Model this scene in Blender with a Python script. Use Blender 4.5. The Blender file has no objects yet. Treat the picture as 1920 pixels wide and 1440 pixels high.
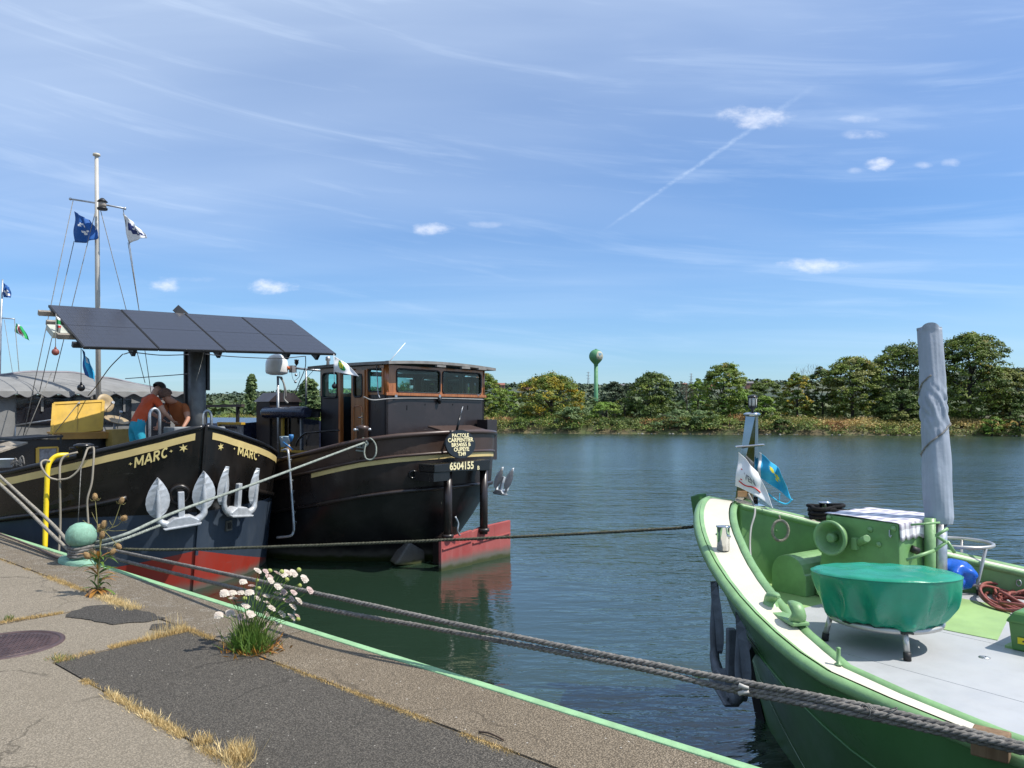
import bpy, bmesh, math, random
import numpy as np
from mathutils import Vector, Matrix, noise as mnoise
R = math.radians
S = bpy.context.scene
rnd = random.Random(7)
rng = np.random.default_rng(7)

# ------------------------------------------------------------------ camera
cam_d = bpy.data.cameras.new("camera")
cam = bpy.data.objects.new("camera", cam_d)
S.collection.objects.link(cam)
cam.location = (0, 0, 2.85)
cam.rotation_euler = (R(90), 0, 0)
cam_d.sensor_width = 36
cam_d.lens = 27.0
cam_d.shift_y = 58 / 1920
cam_d.clip_start = 0.1
cam_d.clip_end = 8000
S.camera = cam

# ------------------------------------------------------------------ daylight
SUN_EL = R(56)
SUN_AZ = math.atan2(0.98, -0.20)          # clockwise from +Y
sd = bpy.data.lights.new("sun", 'SUN')
sd.energy = 4.7
sd.angle = R(0.53)
sd.color = (1.0, 0.95, 0.87)
sun = bpy.data.objects.new("sun", sd)
S.collection.objects.link(sun)
sdir = Vector((math.sin(SUN_AZ) * math.cos(SUN_EL), math.cos(SUN_AZ) * math.cos(SUN_EL), math.sin(SUN_EL)))
sun.rotation_euler = sdir.to_track_quat('Z', 'Y').to_euler()
sun.location = (20, -20, 60)

S.view_settings.view_transform = 'Standard'
S.view_settings.look = 'None'
S.view_settings.exposure = 0.35
S.view_settings.gamma = 1.0
S.view_settings.use_curve_mapping = False

W = bpy.data.worlds.new("World")
S.world = W
W.use_nodes = True


class NT:
    """small helper to write node trees as expressions"""
    def __init__(s, tree):
        s.t = tree
        s.n = tree.nodes
        s.l = tree.links

    def node(s, typ, **kw):
        n = s.n.new(typ)
        for k, v in kw.items():
            setattr(n, k, v)
        return n

    def set(s, sock, val):
        if isinstance(val, bpy.types.NodeSocket):
            s.l.new(val, sock)
        elif val is not None:
            if sock.type in ('RGBA',) and len(val) == 3:
                val = (*val, 1)
            sock.default_value = val

    def math(s, op, a, b=None, c=None, clamp=False):
        n = s.node('ShaderNodeMath', operation=op, use_clamp=clamp)
        s.set(n.inputs[0], a)
        if b is not None: s.set(n.inputs[1], b)
        if c is not None: s.set(n.inputs[2], c)
        return n.outputs[0]

    def vec(s, x, y, z):
        n = s.node('ShaderNodeCombineXYZ')
        for i, v in enumerate((x, y, z)): s.set(n.inputs[i], v)
        return n.outputs[0]

    def sep(s, v):
        n = s.node('ShaderNodeSeparateXYZ')
        s.set(n.inputs[0], v)
        return n.outputs

    def noise(s, vec, scale=5, detail=3, rough=.55, dist=0.0, out=0, lac=2.0):
        n = s.node('ShaderNodeTexNoise')
        if vec is not None: s.set(n.inputs['Vector'], vec)
        s.set(n.inputs['Scale'], scale); s.set(n.inputs['Detail'], detail)
        s.set(n.inputs['Roughness'], rough); s.set(n.inputs['Distortion'], dist)
        s.set(n.inputs['Lacunarity'], lac)
        return n.outputs[out]

    def ramp(s, fac, lo, hi, a=0.0, b=1.0, smooth=True):
        n = s.node('ShaderNodeMapRange', interpolation_type='SMOOTHSTEP' if smooth else 'LINEAR')
        s.set(n.inputs[0], fac)
        for i, v in zip((1, 2, 3, 4), (lo, hi, a, b)): s.set(n.inputs[i], v)
        return n.outputs[0]

    def mix(s, fac, a, b, blend='MIX'):
        n = s.node('ShaderNodeMix', data_type='RGBA', blend_type=blend)
        s.set(n.inputs[0], fac); s.set(n.inputs[6], a); s.set(n.inputs[7], b)
        return n.outputs[2]

    def mapping(s, v, loc=(0, 0, 0), rot=(0, 0, 0), sc=(1, 1, 1)):
        n = s.node('ShaderNodeMapping')
        s.set(n.inputs[0], v)
        n.inputs[1].default_value = loc; n.inputs[2].default_value = rot; n.inputs[3].default_value = sc
        return n.outputs[0]


def build_sky():
    t = NT(W.node_tree)
    t.n.clear()
    out = t.node('ShaderNodeOutputWorld')
    bg = t.node('ShaderNodeBackground')
    bg.inputs[1].default_value = 0.11
    sky = t.node('ShaderNodeTexSky', sky_type='NISHITA')
    sky.sun_disc = False
    sky.sun_elevation = SUN_EL
    sky.sun_rotation = SUN_AZ
    sky.altitude = 50
    sky.air_density = 1.0
    sky.dust_density = 0.6
    sky.ozone_density = 2.2
    tc = t.node('ShaderNodeTexCoord')
    d = tc.outputs['Generated']
    x, y, z = t.sep(d)
    zc = t.math('MAXIMUM', z, 0.0)
    inv = t.math('DIVIDE', 1.0, t.math('ADD', zc, 0.09))
    P = t.vec(t.math('MULTIPLY', x, inv), t.math('MULTIPLY', y, inv), 0.0)
    # high cirrus veils, stretched along the upper wind
    a = t.mapping(P, loc=(3.1, 1.7, 0), rot=(0, 0, R(52)), sc=(0.34, 1.15, 1))
    n1 = t.noise(a, .85, 5, .50, 0.5)
    b = t.mapping(P, loc=(7.3, 4.2, 0), rot=(0, 0, R(58)), sc=(0.5, 2.6, 1))
    n2 = t.noise(b, 1.3, 6, .55, 0.7)
    big = t.noise(t.mapping(P, loc=(1.3, 8.2, 0), sc=(.5, .5, 1)), 0.8, 2, .5)
    veil = t.math('MULTIPLY', t.ramp(n1, .40, .78), t.ramp(big, .36, .62, .25, 1.0))
    wisp = t.math('MULTIPLY', t.ramp(n2, .50, .80), t.ramp(n1, .36, .6, .1, 1.0))
    c = t.math('ADD', t.math('MULTIPLY', veil, .50), t.math('MULTIPLY', wisp, .22))
    up = t.ramp(z, .16, .52, .10, 1.0)
    c = t.math('MULTIPLY', c, t.math('ADD', t.math('MULTIPLY', up, .80), .25))
    # a thin milky veil high up
    c = t.math('ADD', c, t.ramp(z, .20, .48, 0.0, .14))
    # one broad soft veil drifting across from the upper left
    br = t.noise(t.mapping(P, loc=(2.2, 5.1, 0), rot=(0, 0, R(50)), sc=(.22, .62, 1)), 1.0, 3, .45, .3)
    c = t.math('ADD', c, t.math('MULTIPLY', t.ramp(br, .36, .66), t.ramp(z, .10, .40, .05, .36)))
    # faint ribbed streaks low down
    st = t.noise(t.vec(t.math('MULTIPLY', x, 2.2), t.math('ADD', t.math('MULTIPLY', z, 26.), t.math('MULTIPLY', x, 3.)), y), 1.5, 5, .6, .5)
    c = t.math('ADD', c, t.math('MULTIPLY', t.ramp(st, .5, .78), t.math('MULTIPLY', t.ramp(z, .02, .12), .17)))
    # angular coordinates about the view to the north for the separate small clouds
    ys = t.math('MAXIMUM', y, 0.05)
    u = t.math('DIVIDE', x, ys)
    v = t.math('DIVIDE', z, ys)
    front = t.ramp(y, .05, .2)
    warp = t.noise(t.vec(t.math('MULTIPLY', u, 30.), t.math('MULTIPLY', v, 55.), 0.), 1.0, 5, .6)
    fine = t.noise(t.vec(t.math('MULTIPLY', u, 90.), t.math('MULTIPLY', v, 140.), 3.), 1.0, 4, .6)
    puffs = [(-.451, .170, .021, .0085, .85), (-.313, .167, .028, .009, 1.), (-.100, .2415, .024, .0075, .8),
             (.392, .196, .044, .0075, .75), (.404, .190, .020, .006, .5), (.478, .3265, .019, .008, .9), (.448, .318, .012, .004, .35),
             (.316, .388, .042, .013, .8), (.535, .326, .012, .005, .4), (.569, .328, .012, .005, .4), (.455, .365, .03, .006, .4),
             (.450, .385, .022, .005, .35), (-.03, .248, .025, .004, .25), (-.42, .176, .03, .004, .2)]
    total = None
    for (pu, pv, w, h, s) in puffs:
        du = t.math('DIVIDE', t.math('SUBTRACT', u, pu), w)
        dv = t.math('DIVIDE', t.math('SUBTRACT', v, pv), h)
        r2 = t.math('ADD', t.math('MULTIPLY', du, du), t.math('MULTIPLY', dv, dv))
        m = t.math('ADD', r2, t.math('MULTIPLY', t.math('SUBTRACT', warp, .5), -5.0))
        m = t.math('MULTIPLY', t.ramp(m, 1.6, -1.0), s * .78)
        total = m if total is None else t.math('MAXIMUM', total, m)
    total = t.math('MULTIPLY', total, t.ramp(fine, .25, .6, .65, 1.0))
    total = t.math('MULTIPLY', total, front)
    # contrail
    u0, v0, u1, v1 = .115, .238, .345, .395
    L = math.hypot(u1 - u0, v1 - v0)
    ex, ey = (u1 - u0) / L, (v1 - v0) / L
    du = t.math('SUBTRACT', u, u0); dv = t.math('SUBTRACT', v, v0)
    al = t.math('ADD', t.math('MULTIPLY', du, ex), t.math('MULTIPLY', dv, ey))
    ac = t.math('SUBTRACT', t.math('MULTIPLY', dv, ex), t.math('MULTIPLY', du, ey))
    ac = t.math('ADD', ac, t.math('MULTIPLY', t.math('SUBTRACT', warp, .5), .006))
    wd = t.math('ADD', .0022, t.math('MULTIPLY', al, .006))
    m = t.ramp(t.math('DIVIDE', t.math('ABSOLUTE', ac), wd), 1.3, 0.)
    m = t.math('MULTIPLY', m, t.ramp(al, -.005, .06))
    m = t.math('MULTIPLY', m, t.ramp(al, L * 1.35, L * .75))
    m = t.math('MULTIPLY', t.math('MULTIPLY', m, front), t.math('MULTIPLY', t.ramp(fine, .3, .65, .2, 1.0), .22))
    soft = t.math('ADD', c, m)
    base = t.mix(t.math('MULTIPLY', soft, 1.0, clamp=True), t.mix(1.0, sky.outputs[0], (SKY_R, SKY_G, SKY_B), 'MULTIPLY'), (6.4, 7.5, 9.0))
    col = t.mix(total, base, (7.9, 8.1, 8.8))
    t.l.new(col, bg.inputs[0])
    t.l.new(bg.outputs[0], out.inputs[0])


SKY_R, SKY_G, SKY_B = 0.65, 0.88, 1.14
build_sky()

# ------------------------------------------------------------------ frames, meshes, things
class Frame:
    def __init__(s, th, ox, oy):
        s.th = th; s.o = Vector((ox, oy, 0))
        s.x = Vector((math.cos(th), math.sin(th), 0)); s.y = Vector((-math.sin(th), math.cos(th), 0))

    def w(s, p):
        return s.o + s.x * p[0] + s.y * p[1] + Vector((0, 0, p[2]))

    def inv(s, p):
        d = Vector(p) - s.o
        return Vector((d.dot(s.x), d.dot(s.y), p[2]))


QF = Frame(R(49.3), 0, 4.57)       # x: out from the quay edge over the water, y: along the quay, away
WF = Frame(0, 0, 0)                # plain world axes
GF = Frame(0.612, 1.95, 7.769)      # green boat: x athwart (away from the quay), y forward, origin under its stem head


def link(o):
    S.collection.objects.link(o)
    return o


INFO = {}


def tag(o, label, cat, group=None):
    o["label"] = label
    o["category"] = cat
    if group: o["group"] = group
    return o


def thing(name, label, cat, frame, base, group=None):
    o = bpy.data.objects.new(name, None)
    o.empty_display_size = .2
    link(o)
    o.location = frame.w(base)
    o.rotation_euler = (0, 0, frame.th)
    tag(o, label, cat, group)
    INFO[o.name] = (frame, Vector(base))
    return o


def rot_to(axis):
    return Vector(axis).normalized().to_track_quat('Z', 'Y').to_matrix()


class MB:
    def __init__(s):
        s.v = []; s.f = []; s.m = []; s.sm = []

    def add(s, vs, fs, m=0, smooth=False):
        o = len(s.v)
        s.v.extend([tuple(p) for p in vs])
        for f in fs:
            s.f.append(tuple(i + o for i in f))
            s.m.append(m); s.sm.append(smooth)
        return s

    def box(s, x0, x1, y0, y1, z0, z1, m=0):
        x0, x1 = min(x0, x1), max(x0, x1); y0, y1 = min(y0, y1), max(y0, y1)
        v = [(x, y, z) for z in (z0, z1) for y in (y0, y1) for x in (x0, x1)]
        return s.add(v, [(0, 2, 3, 1), (4, 5, 7, 6), (0, 1, 5, 4), (2, 6, 7, 3), (0, 4, 6, 2), (1, 3, 7, 5)], m)

    def obox(s, c, ax, ay, az, m=0):
        """box from a centre and three half-axis vectors"""
        c = Vector(c); ax, ay, az = Vector(ax), Vector(ay), Vector(az)
        v = [c + ax * i + ay * j + az * k for k in (-1, 1) for j in (-1, 1) for i in (-1, 1)]
        return s.add(v, [(0, 2, 3, 1), (4, 5, 7, 6), (0, 1, 5, 4), (2, 6, 7, 3), (0, 4, 6, 2), (1, 3, 7, 5)], m)

    def bar(s, a, b, w, h, m=0, up=(0, 0, 1)):
        a, b = Vector(a), Vector(b)
        d = (b - a); L = d.length; d.normalize()
        sd_ = d.cross(Vector(up))
        if sd_.length < 1e-4: sd_ = Vector((1, 0, 0))
        sd_.normalize(); u = sd_.cross(d)
        return s.obox((a + b) / 2, d * L / 2, sd_ * w / 2, u * h / 2, m)

    def tube(s, path, r, seg=8, m=0, closed=False, cap=True, squash=None):
        P = [Vector(p) for p in path]; n = len(P)
        rs = r if isinstance(r, (list, tuple)) else [r] * n
        T = []
        for i in range(n):
            a = P[(i - 1) % n] if closed or i > 0 else P[i]
            b = P[(i + 1) % n] if closed or i < n - 1 else P[i]
            d = b - a
            T.append(d.normalized() if d.length > 1e-9 else Vector((0, 0, 1)))
        ref = Vector((0, 0, 1)) if abs(T[0].z) < .9 else Vector((1, 0, 0))
        N = (ref - T[0] * ref.dot(T[0])).normalized()
        vs = []
        for i in range(n):
            N = (N - T[i] * N.dot(T[i]))
            N = N.normalized() if N.length > 1e-6 else T[i].orthogonal().normalized()
            B = T[i].cross(N)
            for k in range(seg):
                a = 2 * math.pi * k / seg
                q = (1, 1) if squash is None else squash
                vs.append(P[i] + (N * math.cos(a) * q[0] + B * math.sin(a) * q[1]) * rs[i])
        fs = []
        rings = n if closed else n - 1
        for i in range(rings):
            j = (i + 1) % n
            for k in range(seg):
                l = (k + 1) % seg
                fs.append((i * seg + k, i * seg + l, j * seg + l, j * seg + k))
        s.add(vs, fs, m, True)
        if cap and not closed:
            o = len(s.v) - len(vs)
            s.f.append(tuple(o + k for k in reversed(range(seg)))); s.m.append(m); s.sm.append(False)
            s.f.append(tuple(o + (n - 1) * seg + k for k in range(seg))); s.m.append(m); s.sm.append(False)
        return s

    def lathe(s, prof, c=(0, 0, 0), axis=(0, 0, 1), seg=24, m=0, sx=1, sy=1, smooth=True, twist=0):
        """profile of (radius, height) turned about an axis through c"""
        M = rot_to(axis) if tuple(axis) != (0, 0, 1) else Matrix.Identity(3)
        c = Vector(c); vs = []
        for (r, h) in prof:
            for k in range(seg):
                a = 2 * math.pi * k / seg + twist
                vs.append(c + M @ Vector((r * math.cos(a) * sx, r * math.sin(a) * sy, h)))
        n = len(prof); fs = []
        for i in range(n - 1):
            for k in range(seg):
                l = (k + 1) % seg
                fs.append((i * seg + k, i * seg + l, (i + 1) * seg + l, (i + 1) * seg + k))
        s.add(vs, fs, m, smooth)
        o = len(s.v) - len(vs)
        if prof[0][0] > 1e-5:
            s.f.append(tuple(o + k for k in reversed(range(seg)))); s.m.append(m); s.sm.append(False)
        if prof[-1][0] > 1e-5:
            s.f.append(tuple(o + (n - 1) * seg + k for k in range(seg))); s.m.append(m); s.sm.append(False)
        return s

    def ball(s, c, r, seg=14, rings=9, m=0, sc=(1, 1, 1)):
        prof = [(max(1e-6, math.sin(math.pi * i / rings)) * 1, -math.cos(math.pi * i / rings)) for i in range(rings + 1)]
        o = len(s.v)
        s.lathe([(p[0] * r, p[1] * r) for p in prof], (0, 0, 0), seg=seg, m=m)
        for i in range(o, len(s.v)):
            p = s.v[i]
            s.v[i] = (c[0] + p[0] * sc[0], c[1] + p[1] * sc[1], c[2] + p[2] * sc[2])
        return s

    def prism(s, poly, z0, z1, m=0, mtop=None):
        n = len(poly)
        vs = [(p[0], p[1], z0) for p in poly] + [(p[0], p[1], z1) for p in poly]
        fs = [tuple(reversed(range(n)))] + [(i, (i + 1) % n, n + (i + 1) % n, n + i) for i in range(n)]
        s.add(vs, fs, m)
        s.add(vs[n:], [tuple(range(n))], m if mtop is None else mtop)
        return s

    def extrude(s, poly3, d, m=0):
        """planar polygon of 3-D points pushed along d"""
        n = len(poly3); d = Vector(d)
        vs = [Vector(p) for p in poly3] + [Vector(p) + d for p in poly3]
        fs = [tuple(reversed(range(n))), tuple(range(n, 2 * n))] + [(i, (i + 1) % n, n + (i + 1) % n, n + i) for i in range(n)]
        return s.add(vs, fs, m)

    def grid(s, fn, nu, nv, m=0, mfn=None, smooth=True, flip=False):
        vs = [fn(i / nu, j / nv) for j in range(nv + 1) for i in range(nu + 1)]
        o = len(s.v)
        s.v.extend([tuple(p) for p in vs])
        for j in range(nv):
            for i in range(nu):
                a = o + j * (nu + 1) + i
                f = (a, a + 1, a + nu + 2, a + nu + 1)
                s.f.append(f[::-1] if flip else f)
                s.m.append(mfn((i + .5) / nu, (j + .5) / nv) if mfn else m)
                s.sm.append(smooth)
        return s

    def mesh(s, name, mats, base=(0, 0, 0)):
        me = bpy.data.meshes.new(name)
        b = Vector(base)
        me.from_pydata([Vector(p) - b for p in s.v], [], s.f)
        for m in (mats if isinstance(mats, (list, tuple)) else [mats]):
            me.materials.append(m)
        me.polygons.foreach_set('material_index', s.m)
        me.polygons.foreach_set('use_smooth', s.sm)
        me.update()
        return me

    def build(s, name, mats, parent=None, bevel=0, label=None, kind=None, fix=True):
        root = parent
        while root.parent is not None: root = root.parent
        base = INFO[root.name][1]
        me = s.mesh(name, mats, base)
        if fix:
            bm = bmesh.new(); bm.from_mesh(me)
            bmesh.ops.recalc_face_normals(bm, faces=bm.faces)
            bm.to_mesh(me); bm.free()
        o = link(bpy.data.objects.new(name, me))
        o.parent = parent
        if bevel:
            md = o.modifiers.new("bevel", 'BEVEL'); md.width = bevel; md.segments = 2; md.limit_method = 'ANGLE'; md.angle_limit = R(40)
        if label: o["label"] = label
        if kind: o["kind"] = kind
        return o

    def single(s, name, mats, frame, label=None, cat=None, group=None, kind=None, bevel=0, base=None, fix=True):
        A = np.array(s.v)
        if base is None:
            base = ((A[:, 0].min() + A[:, 0].max()) / 2, (A[:, 1].min() + A[:, 1].max()) / 2, A[:, 2].min())
        me = s.mesh(name, mats, base)
        if fix:
            bm = bmesh.new(); bm.from_mesh(me)
            bmesh.ops.recalc_face_normals(bm, faces=bm.faces)
            bm.to_mesh(me); bm.free()
        o = link(bpy.data.objects.new(name, me))
        o.location = frame.w(base); o.rotation_euler = (0, 0, frame.th)
        INFO[o.name] = (frame, Vector(base))
        if bevel:
            md = o.modifiers.new("bevel", 'BEVEL'); md.width = bevel; md.segments = 2; md.limit_method = 'ANGLE'; md.angle_limit = R(40)
        if cat: tag(o, label, cat, group)
        elif label: o["label"] = label
        if kind: o["kind"] = kind
        return o


def share(o, name, parent, loc, rotz=0, rot=None):
    """another piece sharing o's mesh"""
    c = link(bpy.data.objects.new(name, o.data))
    c.parent = parent
    c.location = loc
    c.rotation_euler = rot if rot else (0, 0, rotz)
    return c


def arc(c, r, a0, a1, n, plane='xz'):
    out = []
    for i in range(n + 1):
        a = a0 + (a1 - a0) * i / n
        p, q = r * math.cos(a), r * math.sin(a)
        out.append((c[0] + p, c[1], c[2] + q) if plane == 'xz' else (c[0] + p, c[1] + q, c[2]) if plane == 'xy' else (c[0], c[1] + p, c[2] + q))
    return out


def smooth_path(pts, n=8):
    """Catmull-Rom through the points"""
    P = [Vector(p) for p in pts]
    P = [P[0] * 2 - P[1]] + P + [P[-1] * 2 - P[-2]]
    out = []
    for i in range(1, len(P) - 2):
        for k in range(n):
            t = k / n
            a, b, c, d = P[i - 1], P[i], P[i + 1], P[i + 2]
            out.append(.5 * ((2 * b) + (c - a) * t + (2 * a - 5 * b + 4 * c - d) * t * t + (3 * b - a - 3 * c + d) * t ** 3))
    out.append(P[-2])
    return out


def interp(x, tab):
    return float(np.interp(x, [t[0] for t in tab], [t[1] for t in tab]))


def text_mesh(body, size=1.0, bold=0.0, align='CENTER', space=1.0):
    """2-D outline triangles of a word: (verts, faces)"""
    c = bpy.data.curves.new("lettering", 'FONT')
    c.body = body; c.size = size; c.align_x = align; c.align_y = 'CENTER'
    c.offset = bold; c.resolution_u = 3; c.space_character = space
    o = bpy.data.objects.new("lettering", c)
    S.collection.objects.link(o)
    dg = bpy.context.evaluated_depsgraph_get()
    me = bpy.data.meshes.new_from_object(o.evaluated_get(dg))
    v = [(p.co.x, p.co.y) for p in me.vertices]
    f = [tuple(p.vertices) for p in me.polygons]
    bpy.data.objects.remove(o); bpy.data.curves.remove(c); bpy.data.meshes.remove(me)
    return v, f


def star(n=6, r=1, r2=.42, a0=math.pi / 2):
    pts = [(0, 0)] + [((r if k % 2 == 0 else r2) * math.cos(a0 + math.pi * k / n), (r if k % 2 == 0 else r2) * math.sin(a0 + math.pi * k / n)) for k in range(2 * n)]
    return pts, [(0, 1 + k, 1 + (k + 1) % (2 * n)) for k in range(2 * n)]

# ------------------------------------------------------------------ materials
MATS = {}


def M(name, col, rough=.5, metal=0.0, var=.18, vs=3.0, bump=.0, bs=40., coat=0.0, spec=.5, col2=None, c2s=1.2, c2t=(.55, .7), trans=0.0, sheen=0.0, dirt=0.0, island=0.0, em=None):
    """procedural surface: base colour with blotches, optional second colour for wear, grain bump"""
    if name in MATS: return MATS[name]
    m = bpy.data.materials.new(name); m.use_nodes = True
    t = NT(m.node_tree)
    b = t.n['Principled BSDF']
    tc = t.node('ShaderNodeTexCoord').outputs['Object']
    n = t.noise(tc, vs, 4, .6)
    c = (*col, 1)
    lo = tuple(max(0, k * (1 - var)) for k in col); hi = tuple(min(1, k * (1 + var)) for k in col)
    cc = t.mix(t.ramp(n, .3, .7), lo, hi)
    if col2 is not None:
        n2 = t.noise(tc, c2s, 6, .65, .3)
        cc = t.mix(t.ramp(n2, c2t[0], c2t[1]), cc, col2)
    if dirt:
        n3 = t.noise(t.mapping(tc, sc=(1, 1, .25)), 9, 5, .7)
        cc = t.mix(t.math('MULTIPLY', t.ramp(n3, .5, .75), dirt), cc, (.10, .085, .065))
    if island:
        g = t.node('ShaderNodeNewGeometry')
        hs = t.node('ShaderNodeHueSaturation')
        t.set(hs.inputs['Value'], t.ramp(g.outputs['Random Per Island'], 0, 1, 1 - island, 1 + island, False))
        t.set(hs.inputs['Color'], cc); cc = hs.outputs[0]
    t.set(b.inputs['Base Color'], cc)
    t.set(b.inputs['Roughness'], t.ramp(t.noise(tc, vs * 2.3, 3), .3, .7, max(0.02, rough * .82), min(1, rough * 1.18)))
    b.inputs['Metallic'].default_value = metal
    b.inputs['Specular IOR Level'].default_value = spec
    b.inputs['Coat Weight'].default_value = coat
    if trans: b.inputs['Transmission Weight'].default_value = trans
    if sheen: b.inputs['Sheen Weight'].default_value = sheen
    if bump:
        bn = t.node('ShaderNodeBump'); bn.inputs['Strength'].default_value = min(1, bump); bn.inputs['Distance'].default_value = .01 * max(1, bump)
        t.set(bn.inputs['Height'], t.noise(tc, bs, 4, .6)); t.l.new(bn.outputs[0], b.inputs['Normal'])
    MATS[name] = m
    return m


def leafmat(name, c1, c2, island=.45, vs=.5, rough=.6, tr=.25, c3=None):
    m = bpy.data.materials.new(name); m.use_nodes = True
    t = NT(m.node_tree); b = t.n['Principled BSDF']; out = t.n['Material Output']
    tc = t.node('ShaderNodeTexCoord').outputs['Object']
    n = t.noise(tc, vs, 3, .6)
    g = t.node('ShaderNodeNewGeometry')
    cc = t.mix(t.ramp(n, .35, .65), c1, c2)
    if c3 is not None:
        cc = t.mix(t.ramp(t.noise(tc, vs * 1.7, 3, .6, 0, 0), .56, .68), cc, c3)
    hs = t.node('ShaderNodeHueSaturation')
    t.set(hs.inputs['Value'], t.ramp(g.outputs['Random Per Island'], 0, 1, 1 - island, 1 + island, False))
    t.set(hs.inputs['Color'], cc)
    t.set(b.inputs['Base Color'], hs.outputs[0])
    b.inputs['Roughness'].default_value = rough
    b.inputs['Specular IOR Level'].default_value = .35
    if tr:
        tl = t.node('ShaderNodeBsdfTranslucent'); t.set(tl.inputs[0], hs.outputs[0])
        mx = t.node('ShaderNodeMixShader'); mx.inputs[0].default_value = tr
        t.l.new(b.outputs[0], mx.inputs[1]); t.l.new(tl.outputs[0], mx.inputs[2])
        t.l.new(mx.outputs[0], out.inputs[0])
    return m


def water_mat():
    m = bpy.data.materials.new("river_water"); m.use_nodes = True
    t = NT(m.node_tree); b = t.n['Principled BSDF']
    P = t.node('ShaderNodeTexCoord').outputs['Object']
    x, y, z = t.sep(P)
    n0 = t.noise(P, .045, 3, .55)
    t.set(b.inputs['Base Color'], t.mix(t.ramp(n0, .35, .65), (.014, .030, .018), (.020, .040, .024)))
    far = t.node('ShaderNodeVectorMath', operation='DISTANCE'); t.set(far.inputs[0], P); far.inputs[1].default_value = (0, 6, 0)
    open_ = t.ramp(far.outputs['Value'], 9., 48.)      # the open river away from the quay is wind-ruffled all over
    t.set(b.inputs['Roughness'], t.math('ADD', .045, t.math('MULTIPLY', open_, .15)))
    b.inputs['IOR'].default_value = 1.5
    b.inputs['Specular IOR Level'].default_value = .8
    # wind ripples, crests lying across the view, calmer in the lee of the hulls
    a0 = t.noise(t.mapping(P, rot=(0, 0, R(8)), sc=(.6, 1.3, 1)), .8, 2, .5, .3)
    a1 = t.noise(t.mapping(P, rot=(0, 0, R(12)), sc=(.60, 1.5, 1)), 2.1, 3, .5, .5)
    a2 = t.noise(t.mapping(P, rot=(0, 0, R(-14)), sc=(.8, 1.9, 1)), 4.4, 3, .55, .5)
    a3 = t.noise(t.mapping(P, rot=(0, 0, R(5)), sc=(.8, 1.6, 1)), 13.0, 2, .5, .2)
    gust = t.ramp(t.noise(t.mapping(P, sc=(.5, 1.8, 1)), .06, 3, .55), .3, .7, .6, 1.3)
    h = t.math('ADD', t.math('MULTIPLY', a0, .13), t.math('ADD', t.math('MULTIPLY', a1, .085), t.math('ADD', t.math('MULTIPLY', a2, .030), t.math('MULTIPLY', a3, .005))))
    # in the lee: distance along the quay frame
    lee = t.node('ShaderNodeVectorMath', operation='DISTANCE'); lee.inputs[0].default_value = (0, 0, 0)
    t.set(lee.inputs[0], P); lee.inputs[1].default_value = (-3.0, 11.5, 0)
    calm = t.ramp(lee.outputs['Value'], 2.5, 7.5, .16, 1.0)
    h = t.math('MULTIPLY', h, t.math('MULTIPLY', gust, calm))
    h = t.math('MULTIPLY', h, t.math('SUBTRACT', 1.0, t.math('MULTIPLY', open_, .30)))
    bn = t.node('ShaderNodeBump'); bn.inputs['Strength'].default_value = 1.0; bn.inputs['Distance'].default_value = WAVE
    t.set(bn.inputs['Height'], h); t.l.new(bn.outputs[0], b.inputs['Normal'])
    return m


WAVE = 0.62


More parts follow.
